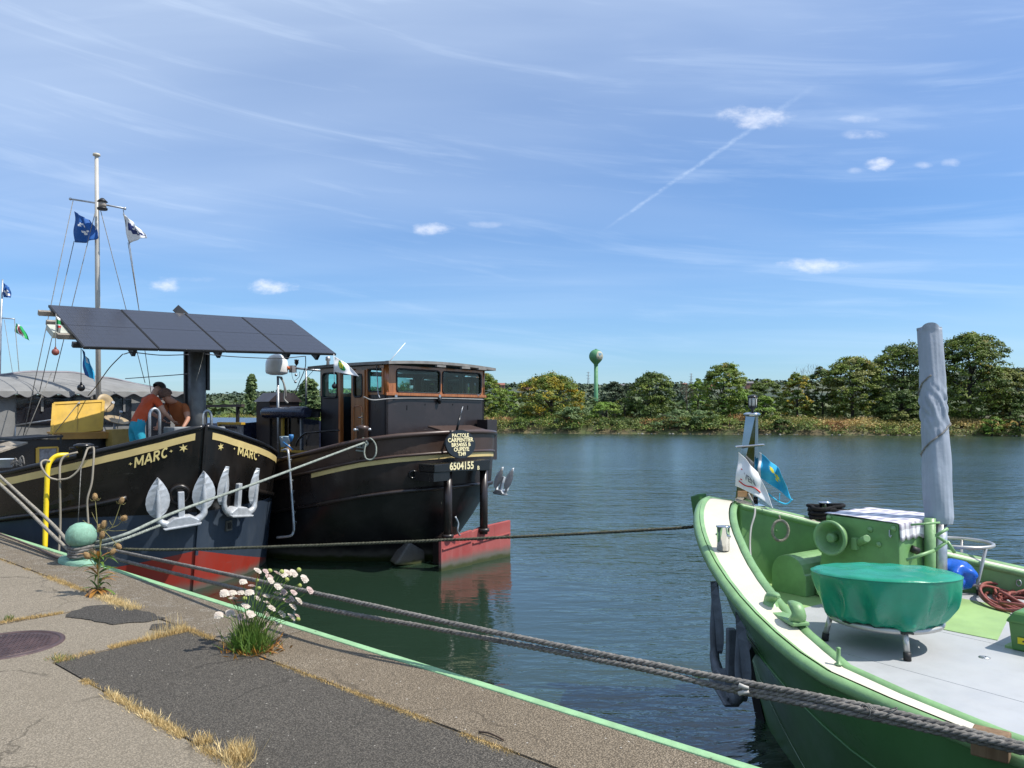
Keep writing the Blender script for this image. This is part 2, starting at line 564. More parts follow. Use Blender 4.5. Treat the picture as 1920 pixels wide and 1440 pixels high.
def stone_mat(name, c1, c2, grain, gs=160., bump=.6, pale=None, pale_t=(.56, .68), big=.8, speck=None, crack=0.0):
    """weathered concrete or asphalt with aggregate"""
    m = bpy.data.materials.new(name); m.use_nodes = True
    t = NT(m.node_tree); b = t.n['Principled BSDF']
    P = t.node('ShaderNodeTexCoord').outputs['Object']
    n = t.noise(P, big, 5, .62, .3)
    c = t.mix(t.ramp(n, .33, .67), c1, c2)
    if pale is not None:
        c = t.mix(t.ramp(t.noise(P, big * 3.1, 7, .68, .5), *pale_t), c, pale)
    g = t.noise(P, gs, 2, .6)
    c = t.mix(t.math('MULTIPLY', t.ramp(g, .42, .60), grain), c, tuple(min(1, k * 1.75) for k in c2))
    g2 = t.noise(P, gs * .55, 2, .5)
    c = t.mix(t.math('MULTIPLY', t.ramp(g2, .52, .44), grain), tuple(k * .42 for k in c1), c)
    vor = t.node('ShaderNodeTexVoronoi'); vor.inputs['Scale'].default_value = gs * .42
    t.set(vor.inputs['Vector'], P)
    if speck is not None:
        v2 = t.node('ShaderNodeTexVoronoi'); v2.inputs['Scale'].default_value = gs * .10; t.set(v2.inputs['Vector'], P)
        sp = t.math('MULTIPLY', t.ramp(v2.outputs['Distance'], .13, .09), t.ramp(t.sep(v2.outputs['Color'])[0], .80, .84))
        c = t.mix(sp, c, speck)
    pit = t.noise(t.mapping(P, loc=(2, 9, 0), rot=(0, 0, R(35)), sc=(1, 2.6, 1)), 26., 3, .55)
    pm = t.math('MULTIPLY', t.ramp(pit, .64, .72), t.ramp(t.noise(P, 2.3, 3), .42, .62))
    c = t.mix(t.math('MULTIPLY', pm, .55), c, tuple(k * .36 for k in c1))
    if crack:
        w_ = t.noise(P, 3.0, 4, .6, 0, 1)
        cv = t.node('ShaderNodeTexVoronoi', feature='DISTANCE_TO_EDGE'); cv.inputs['Scale'].default_value = .75
        mxv = t.node('ShaderNodeVectorMath', operation='MULTIPLY_ADD'); t.set(mxv.inputs[0], w_); mxv.inputs[1].default_value = (.35, .35, 0); t.set(mxv.inputs[2], P)
        t.set(cv.inputs['Vector'], mxv.outputs[0])
        cm = t.math('MULTIPLY', t.ramp(cv.outputs['Distance'], .008, .002), t.ramp(t.noise(P, 1.1, 2), .45, .58))
        c = t.mix(t.math('MULTIPLY', cm, crack), c, tuple(k * .25 for k in c1))
    stain = t.noise(t.mapping(P, loc=(5, 3, 0)), big * 1.9, 6, .7)
    c = t.mix(t.math('MULTIPLY', t.ramp(stain, .56, .74), .55), c, tuple(k * .45 for k in c1))
    t.set(b.inputs['Base Color'], c)
    b.inputs['Roughness'].default_value = .92
    b.inputs['Specular IOR Level'].default_value = .25
    bn = t.node('ShaderNodeBump'); bn.inputs['Strength'].default_value = bump; bn.inputs['Distance'].default_value = .006
    hh = t.math('ADD', t.math('MULTIPLY', vor.outputs['Distance'], .9), t.math('ADD', g, t.math('MULTIPLY', t.noise(P, gs * .12, 4, .6), 1.6)))
    t.set(bn.inputs['Height'], hh); t.l.new(bn.outputs[0], b.inputs['Normal'])
    return m


def glass_mat(name, tint=(.6, .85, .85), refl=1.0):
    m = bpy.data.materials.new(name); m.use_nodes = True
    t = NT(m.node_tree); out = t.n['Material Output']; t.n.remove(t.n['Principled BSDF'])
    tr = t.node('ShaderNodeBsdfTransparent'); tr.inputs[0].default_value = (*tint, 1)
    gl = t.node('ShaderNodeBsdfGlossy'); gl.inputs['Roughness'].default_value = .02
    fr = t.node('ShaderNodeFresnel'); fr.inputs[0].default_value = 1.5
    mx = t.node('ShaderNodeMixShader')
    t.set(mx.inputs[0], t.math('MULTIPLY', fr.outputs[0], refl, clamp=True))
    t.l.new(tr.outputs[0], mx.inputs[1]); t.l.new(gl.outputs[0], mx.inputs[2])
    t.l.new(mx.outputs[0], out.inputs[0])
    return m


def hull_paint(name, col, fade, algae=False, streak=.35, rough=.38, zlo=.0, zhi=.35, rust=.30):
    """ship's paint with vertical rain streaks, dents and, low down, waterline scum"""
    m = bpy.data.materials.new(name); m.use_nodes = True
    t = NT(m.node_tree); b = t.n['Principled BSDF']
    P = t.node('ShaderNodeTexCoord').outputs['Object']
    x, y, z = t.sep(P)
    n = t.noise(P, 1.3, 5, .6, .4)
    c = t.mix(t.math('MULTIPLY', t.ramp(n, .4, .72), .6), col, fade)
    st = t.noise(t.mapping(P, sc=(1, 1, .09)), 7., 5, .65)
    c = t.mix(t.math('MULTIPLY', t.ramp(st, .50, .72), streak), c, fade)
    rs = t.noise(t.mapping(P, loc=(4, 2, 0), sc=(1, 1, .07)), 11., 4, .6)
    c = t.mix(t.math('MULTIPLY', t.math('MULTIPLY', t.ramp(rs, .62, .72), t.ramp(t.noise(P, .9, 2), .45, .65)), rust), c, (.105, .050, .022))
    sc_ = t.noise(t.mapping(P, rot=(0, 0, .4), sc=(.35, .35, 2.2)), 9., 5, .7)
    c = t.mix(t.math('MULTIPLY', t.ramp(sc_, .66, .74), .22), c, (.20, .19, .17))
    if algae:
        edge = t.math('ADD', z, t.math('MULTIPLY', t.math('SUBTRACT', t.noise(P, 5., 4), .5), .14))
        c = t.mix(t.ramp(edge, zlo + .30, zlo + .12), c, (.115, .105, .085))
        c = t.mix(t.ramp(edge, zlo + .14, zlo + .05), c, (.040, .050, .012))
    t.set(b.inputs['Base Color'], c)
    t.set(b.inputs['Roughness'], t.ramp(n, .3, .7, rough * .8, rough * 1.35))
    bn = t.node('ShaderNodeBump'); bn.inputs['Strength'].default_value = .35; bn.inputs['Distance'].default_value = .012
    t.set(bn.inputs['Height'], t.math('ADD', t.noise(P, 2.2, 2), t.math('MULTIPLY', t.noise(P, 60., 3), .06)))
    t.l.new(bn.outputs[0], b.inputs['Normal'])
    return m


def wood_mat(name, c1, c2, rough=.3, coat=.5, axis=(1, 1, .12)):
    m = bpy.data.materials.new(name); m.use_nodes = True
    t = NT(m.node_tree); b = t.n['Principled BSDF']
    P = t.node('ShaderNodeTexCoord').outputs['Object']
    n = t.noise(t.mapping(P, sc=axis), 22., 5, .6, .8)
    t.set(b.inputs['Base Color'], t.mix(t.ramp(n, .3, .7), c1, c2))
    b.inputs['Roughness'].default_value = rough; b.inputs['Coat Weight'].default_value = coat
    b.inputs['Coat Roughness'].default_value = .15
    return m


def rope_mat(name, c1, c2):
    return M(name, c1, .85, var=.3, vs=30, bump=.5, bs=300, col2=c2, c2s=14, spec=.2)


def panel_mat():
    m = bpy.data.materials.new("solar_glass"); m.use_nodes = True
    t = NT(m.node_tree); b = t.n['Principled BSDF']
    P = t.node('ShaderNodeTexCoord').outputs['UV']
    x, y, z = t.sep(P)
    fx = t.math('FRACT', t.math('MULTIPLY', x, 6.)); fy = t.math('FRACT', t.math('MULTIPLY', y, 10.))
    lx = t.math('MAXIMUM', t.ramp(fx, .03, .012), t.ramp(fx, .97, .988)); ly = t.math('MAXIMUM', t.ramp(fy, .05, .02), t.ramp(fy, .95, .98))
    ln = t.math('MAXIMUM', lx, ly)
    bus = t.ramp(t.math('ABSOLUTE', t.math('SUBTRACT', t.math('FRACT', t.math('MULTIPLY', x, 30.)), .5)), .08, .03)
    c = t.mix(t.math('MULTIPLY', bus, .35), (.020, .022, .034), (.11, .11, .125))
    c = t.mix(ln, c, (.012, .012, .016))
    t.set(b.inputs['Base Color'], c)
    b.inputs['Roughness'].default_value = .22
    b.inputs['Specular IOR Level'].default_value = .55
    return m


def check_mat():
    """checkered oilcloth"""
    m = bpy.data.materials.new("checked_cloth"); m.use_nodes = True
    t = NT(m.node_tree); b = t.n['Principled BSDF']
    P = t.node('ShaderNodeTexCoord').outputs['UV']
    x, y, z = t.sep(P)
    fx = t.ramp(t.math('ABSOLUTE', t.math('SUBTRACT', t.math('FRACT', t.math('MULTIPLY', x, 9.)), .5)), .23, .27)
    fy = t.ramp(t.math('ABSOLUTE', t.math('SUBTRACT', t.math('FRACT', t.math('MULTIPLY', y, 7.)), .5)), .23, .27)
    c = t.mix(t.math('MULTIPLY', t.math('ADD', fx, fy), .42), (.80, .78, .80), (.20, .17, .24))
    t.set(b.inputs['Base Color'], c); b.inputs['Roughness'].default_value = .45
    return m


BLACK = hull_paint("black_hull_paint", (.0075, .0068, .0065), (.022, .017, .014), streak=.45, rough=.27)
BLUEGREY = hull_paint("blue_grey_hull_paint", (.036, .051, .075), (.055, .070, .092), streak=.5, rough=.36)
REDLEAD = hull_paint("red_boot_paint", (.30, .026, .014), (.22, .045, .034), algae=True, streak=.6, rough=.5, zlo=-.12)
BROWN = hull_paint("brown_black_hull_paint", (.021, .0150, .0135), (.042, .031, .027), streak=.4, rough=.30)
BROWNLOW = hull_paint("tarred_bottom_paint", (.0085, .0078, .0078), (.028, .026, .024), algae=True, streak=.35, rough=.36, zlo=.02)
BULW = hull_paint("bulwark_brown_paint", (.058, .035, .027), (.080, .052, .041), streak=.35, rough=.33)
STEELBRN = hull_paint("cabin_steel_paint", (.026, .020, .021), (.045, .036, .036), streak=.35, rough=.34)
CREAM = M("cream_stripe_paint", (.66, .51, .22), .4, var=.08)
CREAML = M("cream_lettering_paint", (.72, .58, .24), .45, var=.06)
BLK = M("black_gloss_paint", (.009, .009, .010), .3, var=.2)
BLKM = M("black_satin_metal", (.014, .014, .016), .5, var=.2)
GALV = M("galvanised_steel", (.42, .44, .46), .42, metal=.75, var=.2, vs=9, bump=.15, bs=60)
ALU = M("aluminium_paint", (.50, .52, .54), .42, metal=.30, var=.14, vs=7, bump=.25, bs=25)
CHROME = M("polished_steel", (.62, .63, .65), .10, metal=1.0, var=.05)
STEELP = M("grey_steel_post", (.12, .125, .125), .5, var=.2, vs=6, metal=.2, bump=.15)
WHITE = M("white_gelcoat", (.78, .78, .76), .3, var=.04)
WHITEP = M("white_paint", (.76, .74, .68), .45, var=.07, dirt=.15)
GREYCAN = M("grey_awning_canvas", (.205, .205, .20), .85, var=.13, vs=2.2, bump=.3, bs=14, spec=.2, dirt=.2)
DARKWIN = M("dark_tent_window", (.012, .014, .02), .18, var=.3, vs=3, bump=.6, bs=6)
YELLOW = M("ochre_yellow_paint", (.55, .34, .045), .4, var=.12, vs=2.5, dirt=.2)
YELLOWD = M("dull_ochre_paint", (.34, .23, .06), .5, var=.15)
YPIPE = M("bright_yellow_paint", (.80, .58, .015), .35, var=.06)
WOODV = wood_mat("varnished_teak", (.24, .072, .018), (.40, .14, .038))
WOODD = wood_mat("dark_varnished_wood", (.20, .080, .026), (.31, .13, .045))
WOODG = M("weathered_grey_wood", (.24, .21, .17), .8, var=.3, vs=12, bump=.3)
ROOFG = M("greyed_roof_edge", (.21, .20, .185), .7, var=.2, vs=5)
GLASS = glass_mat("tinted_window_glass", (.55, .86, .86))
GLASSD = glass_mat("dark_window_glass", (.12, .16, .18))
RUBBER = M("black_rubber", (.012, .012, .013), .6)
ROPEG = rope_mat("grey_rope", (.20, .195, .18), (.12, .12, .115))
ROPED = rope_mat("dark_mooring_rope", (.185, .175, .16), (.10, .095, .09))
ROPEP = rope_mat("pale_green_rope", (.25, .275, .24), (.16, .18, .155))
ROPEB = rope_mat("tan_rope", (.27, .245, .20), (.19, .17, .14))
ROPEK = rope_mat("black_rope", (.012, .012, .013), (.02, .02, .022))
ROPET = rope_mat("weedy_dark_rope", (.085, .085, .06), (.04, .045, .02))
PATINA = M("verdigris_green_paint", (.20, .37, .27), .75, var=.16, vs=18, bump=.5, bs=70, col2=(.13, .23, .16), c2s=6, dirt=.35)
EDGEG = M("pale_green_edge_paint", (.24, .42, .22), .7, var=.12, vs=9, bump=.3, bs=80, col2=(.10, .12, .07), c2s=11, c2t=(.62, .7))
GREEN = M("leaf_green_boat_paint", (.185, .335, .145), .40, var=.14, vs=5, bump=.25, bs=30, dirt=.12, col2=(.14, .27, .105), c2s=2.2)
GREENH = hull_paint("dark_green_hull_paint", (.060, .170, .052), (.082, .20, .070), streak=.35, rough=.33)
GREENL = M("pale_green_deck_paint", (.27, .41, .16), .55, var=.10, vs=2.5)
GREYDK = M("light_grey_deck_paint", (.375, .385, .395), .55, var=.05, vs=2.0, bump=.08, bs=120, dirt=.08)
CREAMW = M("cream_white_deck_paint", (.58, .545, .44), .5, var=.05, vs=3, dirt=.1)
TARP = M("green_pvc_tarpaulin", (.008, .245, .145), .30, var=.16, vs=2.0, bump=.5, bs=9)
MASTC = M("grey_mast_cover", (.27, .31, .37), .72, var=.10, vs=3, bump=.35, bs=16)
BLUEBAG = M("blue_plastic_bag", (.008, .10, .52), .28, var=.2, vs=6, bump=.4, bs=18)
HOSE = M("terracotta_hose", (.24, .07, .055), .5, var=.2, vs=15)
ANCHG = M("slate_grey_anchor_paint", (.105, .122, .145), .6, var=.2, vs=8, bump=.3, bs=50, dirt=.3)
CLOTHW = M("white_flag_cloth", (.72, .72, .72), .8, var=.05)
CLOTHB = M("royal_blue_flag_cloth", (.012, .085, .30), .8, var=.12)
CLOTHC = M("light_blue_flag_cloth", (.025, .36, .60), .8, var=.1)
CLOTHG = M("green_flag_cloth", (.01, .30, .075), .8, var=.1)
CLOTHR = M("red_print", (.55, .035, .03), .8, var=.1)
CLOTHY = M("yellow_print", (.75, .62, .03), .8, var=.1)
NAVY = M("navy_print", (.015, .03, .13), .8, var=.1)
REDRUD = hull_paint("faded_red_rudder_paint", (.30, .050, .045), (.36, .11, .10), algae=True, streak=.6, rough=.6, zlo=-.02)

# ------------------------------------------------------------------ the setting
def shore_y(x):
    return 120.1 - .257 * (x + 2.5)


water = MB().add([(-1500, -1500, 0), (1500, -1500, 0), (1500, 1500, 0), (-1500, 1500, 0)], [(0, 1, 2, 3)]).single(
    "water", water_mat(), WF, "rippled blue green river water", kind="structure", base=(0, 0, 0))

# quay: a deep body with slabs laid on it, joints left open between them
CONC = stone_mat("quay_concrete", (.40, .340, .255), (.50, .430, .335), .30, 230, .7, pale=(.58, .51, .39), pale_t=(.54, .70), big=.9, crack=.8)
COPE = stone_mat("coping_concrete", (.27, .215, .15), (.36, .295, .215), .55, 230, 1.0, pale=(.46, .39, .29), pale_t=(.55, .70), big=1.3, crack=.5, speck=(.55, .52, .47))
COPE2 = stone_mat("lichened_coping_concrete", (.27, .22, .16), (.35, .295, .22), .5, 230, 1.0, pale=(.55, .51, .44), pale_t=(.51, .60), big=2.6, speck=(.6, .58, .52))
ASPH = stone_mat("patched_asphalt", (.125, .112, .094), (.185, .165, .137), .5, 230, .95, pale=(.23, .205, .17), pale_t=(.60, .76), big=1.0, speck=(.40, .37, .32), crack=.7)
ASPHD = stone_mat("fresh_asphalt", (.105, .096, .084), (.15, .136, .118), .5, 200, 1.1, pale=(.17, .15, .13), pale_t=(.58, .72), big=2.0)
WALLM = stone_mat("quay_wall_stone", (.16, .15, .12), (.22, .20, .17), .5, 60, .8, pale=(.1, .12, .06), pale_t=(.5, .65), big=.6)
JOINT = stone_mat("joint_grit", (.22, .17, .11), (.30, .235, .155), .7, 150, .8, big=3)

quay = bpy.data.objects.new("quay", None); link(quay)
quay.location = QF.w((-1, 3, 0)); quay.rotation_euler = (0, 0, QF.th)
quay["kind"] = "structure"; quay["label"] = "concrete quay with asphalt patches and grassy joints"
INFO["quay"] = (QF, Vector((-1, 3, 0)))
QB = -400.0


def slab(poly, z1, name, mat, z0=1.165, rag=0.0, sub=14):
    """a slab with slightly ragged edges"""
    P = []
    n = len(poly)
    for i in range(n):
        a, b = Vector((*poly[i], 0)), Vector((*poly[(i + 1) % n], 0))
        L = (b - a).length
        k = max(1, min(60, int(L * sub))) if rag and L < 12 else 1
        for j in range(k):
            p = a.lerp(b, j / k)
            if rag and j:
                nn = (b - a).normalized()
                off = mnoise.noise(p * 4.3) * rag + mnoise.noise(p * 17.) * rag * .5
                p = p + Vector((-nn.y, nn.x, 0)) * off
            P.append((p.x, p.y))
    mb = MB(); mb.prism(P, z0, z1)
    return mb.build(name, mat, quay, fix=True)


body = MB(); body.box(QB, -.02, -60, 300, -4, 1.190); body.build("quay_body", JOINT, quay)
wallm = MB(); wallm.box(-.02, 0.0, -60, 300, -4, 1.17); wallm.build("quay_wall", WALLM, quay)
edge = MB()
for k in range(-8, 40):
    a = k * 5.0 - 1.7
    edge.box(-.055, .012, a, a + 4.994, 1.10, 1.206 + .002 * math.sin(k * 3.1))
edge.build("edge_angle", EDGEG, quay, bevel=.008, label="pale green painted steel edging along the quay rim")
slab([(-.60, -12), (-.06, -12), (-.06, 2.05), (-.60, 2.05)], 1.200, "slab", COPE, rag=.012)
slab([(-.60, 2.07), (-.06, 2.07), (-.06, 14.4), (-.60, 14.4)], 1.200, "slab", COPE2, rag=.012)
slab([(-.60, 14.42), (-.06, 14.42), (-.06, 299), (-.60, 299)], 1.200, "slab", COPE2)
slab([(-1.572, -30), (-.622, -30), (-.622, 2.72), (-1.572, 2.66)], 1.199, "asphalt_panel", ASPH, rag=.016)
slab([(QB, -30), (-1.585, -30), (-1.585, 2.69), (-.625, 2.75), (-.64, 4.02), (-1.05, 4.0), (QB, 4.4)], 1.199, "slab", CONC, rag=.014)
slab([(QB, 4.44), (-1.05, 4.05), (-.63, 4.06), (-.63, 11.0), (QB, 11.2)], 1.198, "slab", CONC, rag=.014)
slab([(QB, 11.25), (-.63, 11.04), (-.63, 299), (QB, 299)], 1.198, "slab", CONC)
# the black asphalt repair over the joint
poly = [(-1.10, 3.86), (-1.0, 3.62), (-.93, 3.32), (-.80, 3.26), (-.70, 3.20), (-.58, 3.22), (-.60, 3.5), (-.62, 3.86), (-.70, 4.02), (-.86, 4.08), (-1.0, 4.02)]
pp = []
for i in range(len(poly)):
    a, b = Vector((*poly[i], 0)), Vector((*poly[(i + 1) % len(poly)], 0))
    for j in range(6):
        p = a.lerp(b, j / 6); p += Vector((mnoise.noise(p * 9), mnoise.noise(p * 9 + Vector((7, 0, 0))), 0)) * .035
        pp.append((p.x, p.y))
mb = MB(); mb.prism(pp, 1.19, 1.2065); mb.build("asphalt_repair", ASPHD, quay, bevel=.004)
poly = [(-.80, 2.98), (-.72, 2.80), (-.62, 2.74), (-.60, 2.95), (-.66, 3.08), (-.74, 3.10)]
pp = []
for i in range(len(poly)):
    a, b = Vector((*poly[i], 0)), Vector((*poly[(i + 1) % len(poly)], 0))
    for j in range(6):
        p = a.lerp(b, j / 6); p += Vector((mnoise.noise(p * 9), mnoise.noise(p * 9 + Vector((7, 0, 0))), 0)) * .03
        pp.append((p.x, p.y))
mb = MB(); mb.prism(pp, 1.19, 1.2045); mb.build("asphalt_repair", ASPHD, quay, bevel=.003)

# manhole cover
IRON = M("rusty_cast_iron", (.075, .047, .047), .55, var=.25, vs=9, bump=.4, bs=90, metal=.2)
mh = thing("manhole_cover", "round rusty cast iron manhole cover set flush in the concrete", "manhole cover", QF, (-1.66, 3.36, 1.19))
mb = MB(); mb.lathe([(.372, .0), (.372, .014), (.352, .017), (.338, .017), (.336, .005)], (-1.66, 3.36, 1.19), seg=56); mb.build("frame", IRON, mh)
mb = MB(); mb.lathe([(.333, -.004), (.333, .011), (.0001, .011)], (-1.66, 3.36, 1.19), seg=56)
for i in range(-9, 10):
    for j in range(-9, 10):
        x, y = i * .034 + (j % 2) * .017, j * .034
        if x * x + y * y < .30 ** 2:
            mb.box(-1.66 + x - .0115, -1.66 + x + .0115, 3.36 + y - .0115, 3.36 + y + .0115, 1.20, 1.2045)
mb.build("lid", IRON, mh)


# ------------------------------------------------------------------ leaf and blade builders (numpy)
def quads(name, C, U, V, mats, midx=None, parent=None, frame=WF, base=(0, 0, 0), tip=.0):
    """diamond leaves: centres C, half-length vectors U, half-width vectors V"""
    n = len(C)
    P = np.empty((n, 4, 3), np.float32)
    P[:, 0] = C - U; P[:, 1] = C + V - U * tip; P[:, 2] = C + U; P[:, 3] = C - V - U * tip
    P -= np.array(base, np.float32)
    me = bpy.data.meshes.new(name)
    me.vertices.add(n * 4); me.loops.add(n * 4); me.polygons.add(n)
    me.vertices.foreach_set('co', P.reshape(-1))
    me.loops.foreach_set('vertex_index', np.arange(n * 4, dtype=np.int32))
    me.polygons.foreach_set('loop_start', np.arange(0, n * 4, 4, dtype=np.int32))
    if midx is not None: me.polygons.foreach_set('material_index', midx.astype(np.int32))
    for m in (mats if isinstance(mats, (list, tuple)) else [mats]): me.materials.append(m)
    me.update(calc_edges=True)
    o = link(bpy.data.objects.new(name, me))
    if parent is not None:
        o.parent = parent
    else:
        o.location = frame.w(base); o.rotation_euler = (0, 0, frame.th)
    return o


def unit(a):
    return a / np.maximum(1e-6, np.linalg.norm(a, axis=1, keepdims=True))


def leaf_frames(N, size, aspect=.55, jitter=.6):
    """random leaf axes lying roughly across the normals N"""
    n = len(N)
    N = unit(N + rng.normal(size=(n, 3)) * jitter)
    A = unit(np.cross(N, rng.normal(size=(n, 3))))
    B = np.cross(N, A)
    s = size * rng.uniform(.65, 1.35, (n, 1))
    return A * s * .5, B * s * .5 * aspect


def crown_points(w, d, h, clumps, per, cr0, lump=.2, flat=.7, seed=0, inner=.28, z0=0.0, belly=.34, point=.5):
    """leaf places for a domed crown: clumps over a turned outline with lumps, plus some inside"""
    r = np.random.default_rng(seed)
    t = r.uniform(0, 1, clumps) ** .9
    t = np.where(r.random(clumps) < .16, r.uniform(.75, 1, clumps), t)
    a = r.uniform(0, 2 * np.pi, clumps)
    prof = np.where(t < belly, .80 + .20 * np.sin(np.pi / 2 * t / belly), np.maximum(0, 1 - ((t - belly) / (1 - belly)) ** 2) ** point)
    lum = np.array([mnoise.noise(Vector((math.cos(x) * 1.6 + seed, math.sin(x) * 1.6, y * 2.6))) for x, y in zip(a, t)])
    rad = prof * (1 + lump * lum * 1.8) * np.where(r.random(clumps) < inner, r.uniform(.3, .8, clumps), r.uniform(.84, .98, clumps))
    C = np.stack([np.cos(a) * rad * w, np.sin(a) * rad * d, z0 + (h - z0) * (t * (1 + .10 * lum) - .02)], 1)
    cr = cr0 * r.uniform(.6, 1.25, clumps)
    Q = unit(r.normal(size=(clumps, per, 3)).reshape(-1, 3)).reshape(clumps, per, 3)
    Q[:, :, 2] = np.where(Q[:, :, 2] < -.2, -Q[:, :, 2] * .5, Q[:, :, 2])
    rr = r.uniform(.5, 1.0, (clumps, per, 1))
    P = C[:, None, :] + Q * rr * cr[:, None, None] * np.array([1, 1, flat])
    out = np.stack([np.cos(a), np.sin(a), .5 * np.ones(clumps)], 1)
    N = Q * .85 + out[:, None, :] * .4 + np.array([0, 0, .5])
    return P.reshape(-1, 3), N.reshape(-1, 3)


CHEST = [leafmat("chestnut_leaves", (0.095, 0.150, 0.021), (0.168, 0.214, 0.027), .5, .35, c3=(0.229, 0.175, 0.027)),
         leafmat("dark_leaves", (0.061, 0.106, 0.020), (0.114, 0.160, 0.029), .45, .35),
         leafmat("bright_leaves", (0.145, 0.251, 0.030), (0.206, 0.275, 0.043), .4, .4),
         leafmat("yellow_leaves", (0.458, 0.320, 0.021), (0.244, 0.244, 0.030), .4, .3),
         leafmat("conifer_needles", (0.030, 0.055, 0.025), (0.055, 0.079, 0.034), .4, .4, tr=.1),
         leafmat("willow_leaves", (0.122, 0.190, 0.069), (0.175, 0.236, 0.084), .4, .4),
         leafmat("pale_leaves", (0.190, 0.214, 0.049), (0.251, 0.251, 0.074), .4, .4)]
BARK = M("tree_bark", (.06, .048, .036), .9, var=.3, vs=6, bump=.8, bs=18)
DEADW = M("dead_twigs", (.17, .14, .105), .9, var=.25)


def pxw(px, py, Y):
    return ((px - 960) / 1440 * Y, Y, 2.85 - (py - 778) / 1440 * Y)


def tree(px, top, wpx, dY, mat, label, seed, name="leafy_tree", base_z=1.6, cat="tree", leaf=.33, dens=1.0, low=.04, mat2=None, group="trees along the far bank", depth=None, zmin=-.62, lump=.2, belly=.38, point=.46):
    X0 = (px - 960) / 1440 * 115
    Y = shore_y(X0) + dY
    X, _, zt = pxw(px, top, Y)
    w = wpx / 1440 * Y / 2
    h = zt - base_z
    t = thing(name, label, cat, WF, (X, Y, base_z), group)
    z0 = h * low
    area = w * (h - z0)
    n_cl = int(max(40, min(520, area * 6.2 * dens)))
    cr = max(.40, min(1.05, w * .21))
    P, N = crown_points(w * .98, (depth or w) * .95, h - cr * .30, n_cl, 60, cr, seed=seed, lump=lump, z0=z0, belly=belly, point=point)
    P[:, 2] = np.maximum(P[:, 2], .1)
    U, V = leaf_frames(N, leaf)
    mi = None
    mats = [mat]
    if mat2 is not None:
        mats = [mat, mat2]
        nz = np.array([mnoise.noise(Vector(p) * .45 + Vector((seed * 3.1, 0, 0))) for p in P])
        mi = (nz > .12).astype(np.int32)
    quads("crown", P, U, V, mats, mi, parent=t)
    mb = MB()
    r0 = max(.08, w * .055)
    r = random.Random(seed)
    mb.tube([(0, 0, -.3), (r.uniform(-.1, .1), 0, h * .25), (r.uniform(-.3, .3), r.uniform(-.2, .2), h * .5), (r.uniform(-.4, .4), 0, h * .8)], [r0 * 1.25, r0, r0 * .7, r0 * .2], 7)
    for k in range(7):
        a = r.uniform(0, 6.28); z = h * r.uniform(.2, .5)
        e = (math.cos(a) * w * .7, math.sin(a) * w * .7, z + h * r.uniform(.15, .35))
        mb.tube([(0, 0, z), (e[0] * .5, e[1] * .5, (z + e[2]) / 2 + .1), e], [r0 * .5, r0 * .32, r0 * .1], 5)
    o = link(bpy.data.objects.new("trunk", mb.mesh("trunk", BARK))); o.parent = t
    return t


def bare_tree(px, top, wpx, dY, label, seed, base_z=1.6):
    X0 = (px - 960) / 1440 * 115; Y = shore_y(X0) + dY
    X, _, zt = pxw(px, top, Y); h = zt - base_z; w = wpx / 1440 * Y / 2
    r = random.Random(seed); mb = MB(); tw = MB()
    mb.tube([(0, 0, -.3), (.1, 0, h * .5), (0, 0, h * .75)], [.13, .09, .04], 6)

    def br(p, d, L, rad, n):
        q = p + d * L
        (tw if n < 3 else mb).tube([p, p.lerp(q, .5) + Vector((r.uniform(-.1, .1), r.uniform(-.1, .1), .05)), q], [rad, rad * .75, rad * .5], 4)
        if n == 0: return
        for _ in range(3):
            dd = (d + Vector((r.uniform(-.7, .7), r.uniform(-.7, .7), r.uniform(-.1, .6)))).normalized()
            br(q, dd, L * r.uniform(.55, .8), rad * .6, n - 1)
    for k in range(6):
        a = k * 1.05 + r.random(); br(Vector((0, 0, h * r.uniform(.2, .55))), Vector((math.cos(a) * w / h * 1.2, math.sin(a) * w / h * 1.2, .9)).normalized(), h * .2, .05, 3)
    t = thing("bare_tree", label, "tree", WF, (X, Y, base_z), "trees along the far bank")
    for nm, m_ in (("trunk", mb), ("twigs", tw)):
        o = link(bpy.data.objects.new(nm, m_.mesh(nm, DEADW))); o.parent = t
    return t


# far bank: ground rising from the shoreline, then open land to the foot of the hills
BANKG = M("far_bank_earth", (.12, .095, .045), .95, var=.3, vs=.3, bump=.6, bs=3, col2=(.07, .085, .025), c2s=.25, c2t=(.45, .6))
mb = MB()
xs = np.linspace(-420, 420, 85)
prof = [(-1.0, -.6), (.2, .12), (1.2, .7), (3.5, 1.25), (8, 1.55), (30, 2.0), (120, 3.0), (420, 5.0)]
vs = []
for d_, z_ in prof:
    for x_ in xs:
        vs.append((x_, shore_y(x_) + d_ + (mnoise.noise(Vector((x_ * .15, d_, 0))) * .5 if d_ < 4 else 0), z_))
fs = [(j * 85 + i, j * 85 + i + 1, (j + 1) * 85 + i + 1, (j + 1) * 85 + i) for j in range(len(prof) - 1) for i in range(84)]
mb.add(vs, fs, 0, True)
mb.single("far_bank", BANKG, WF, "low overgrown far bank of the river", kind="structure", base=(0, 120, 0))

# wooded hills behind
HILLM = M("wooded_hillside", (.030, .048, .026), .95, var=.35, vs=.02, bump=1.0, bs=.25, col2=(.075, .085, .05), c2s=.008, c2t=(.52, .6))


def hill_h(x):
    px = 960 + x / 1000 * 1440
    return interp(px, [(-1500, 24), (0, 26), (330, 25), (420, 28), (500, 31), (600, 33), (800, 38), (920, 41), (1000, 41), (1130, 40), (1300, 43), (1420, 46), (1500, 44), (1700, 52), (1850, 62), (1920, 61), (2300, 55), (3500, 40)])


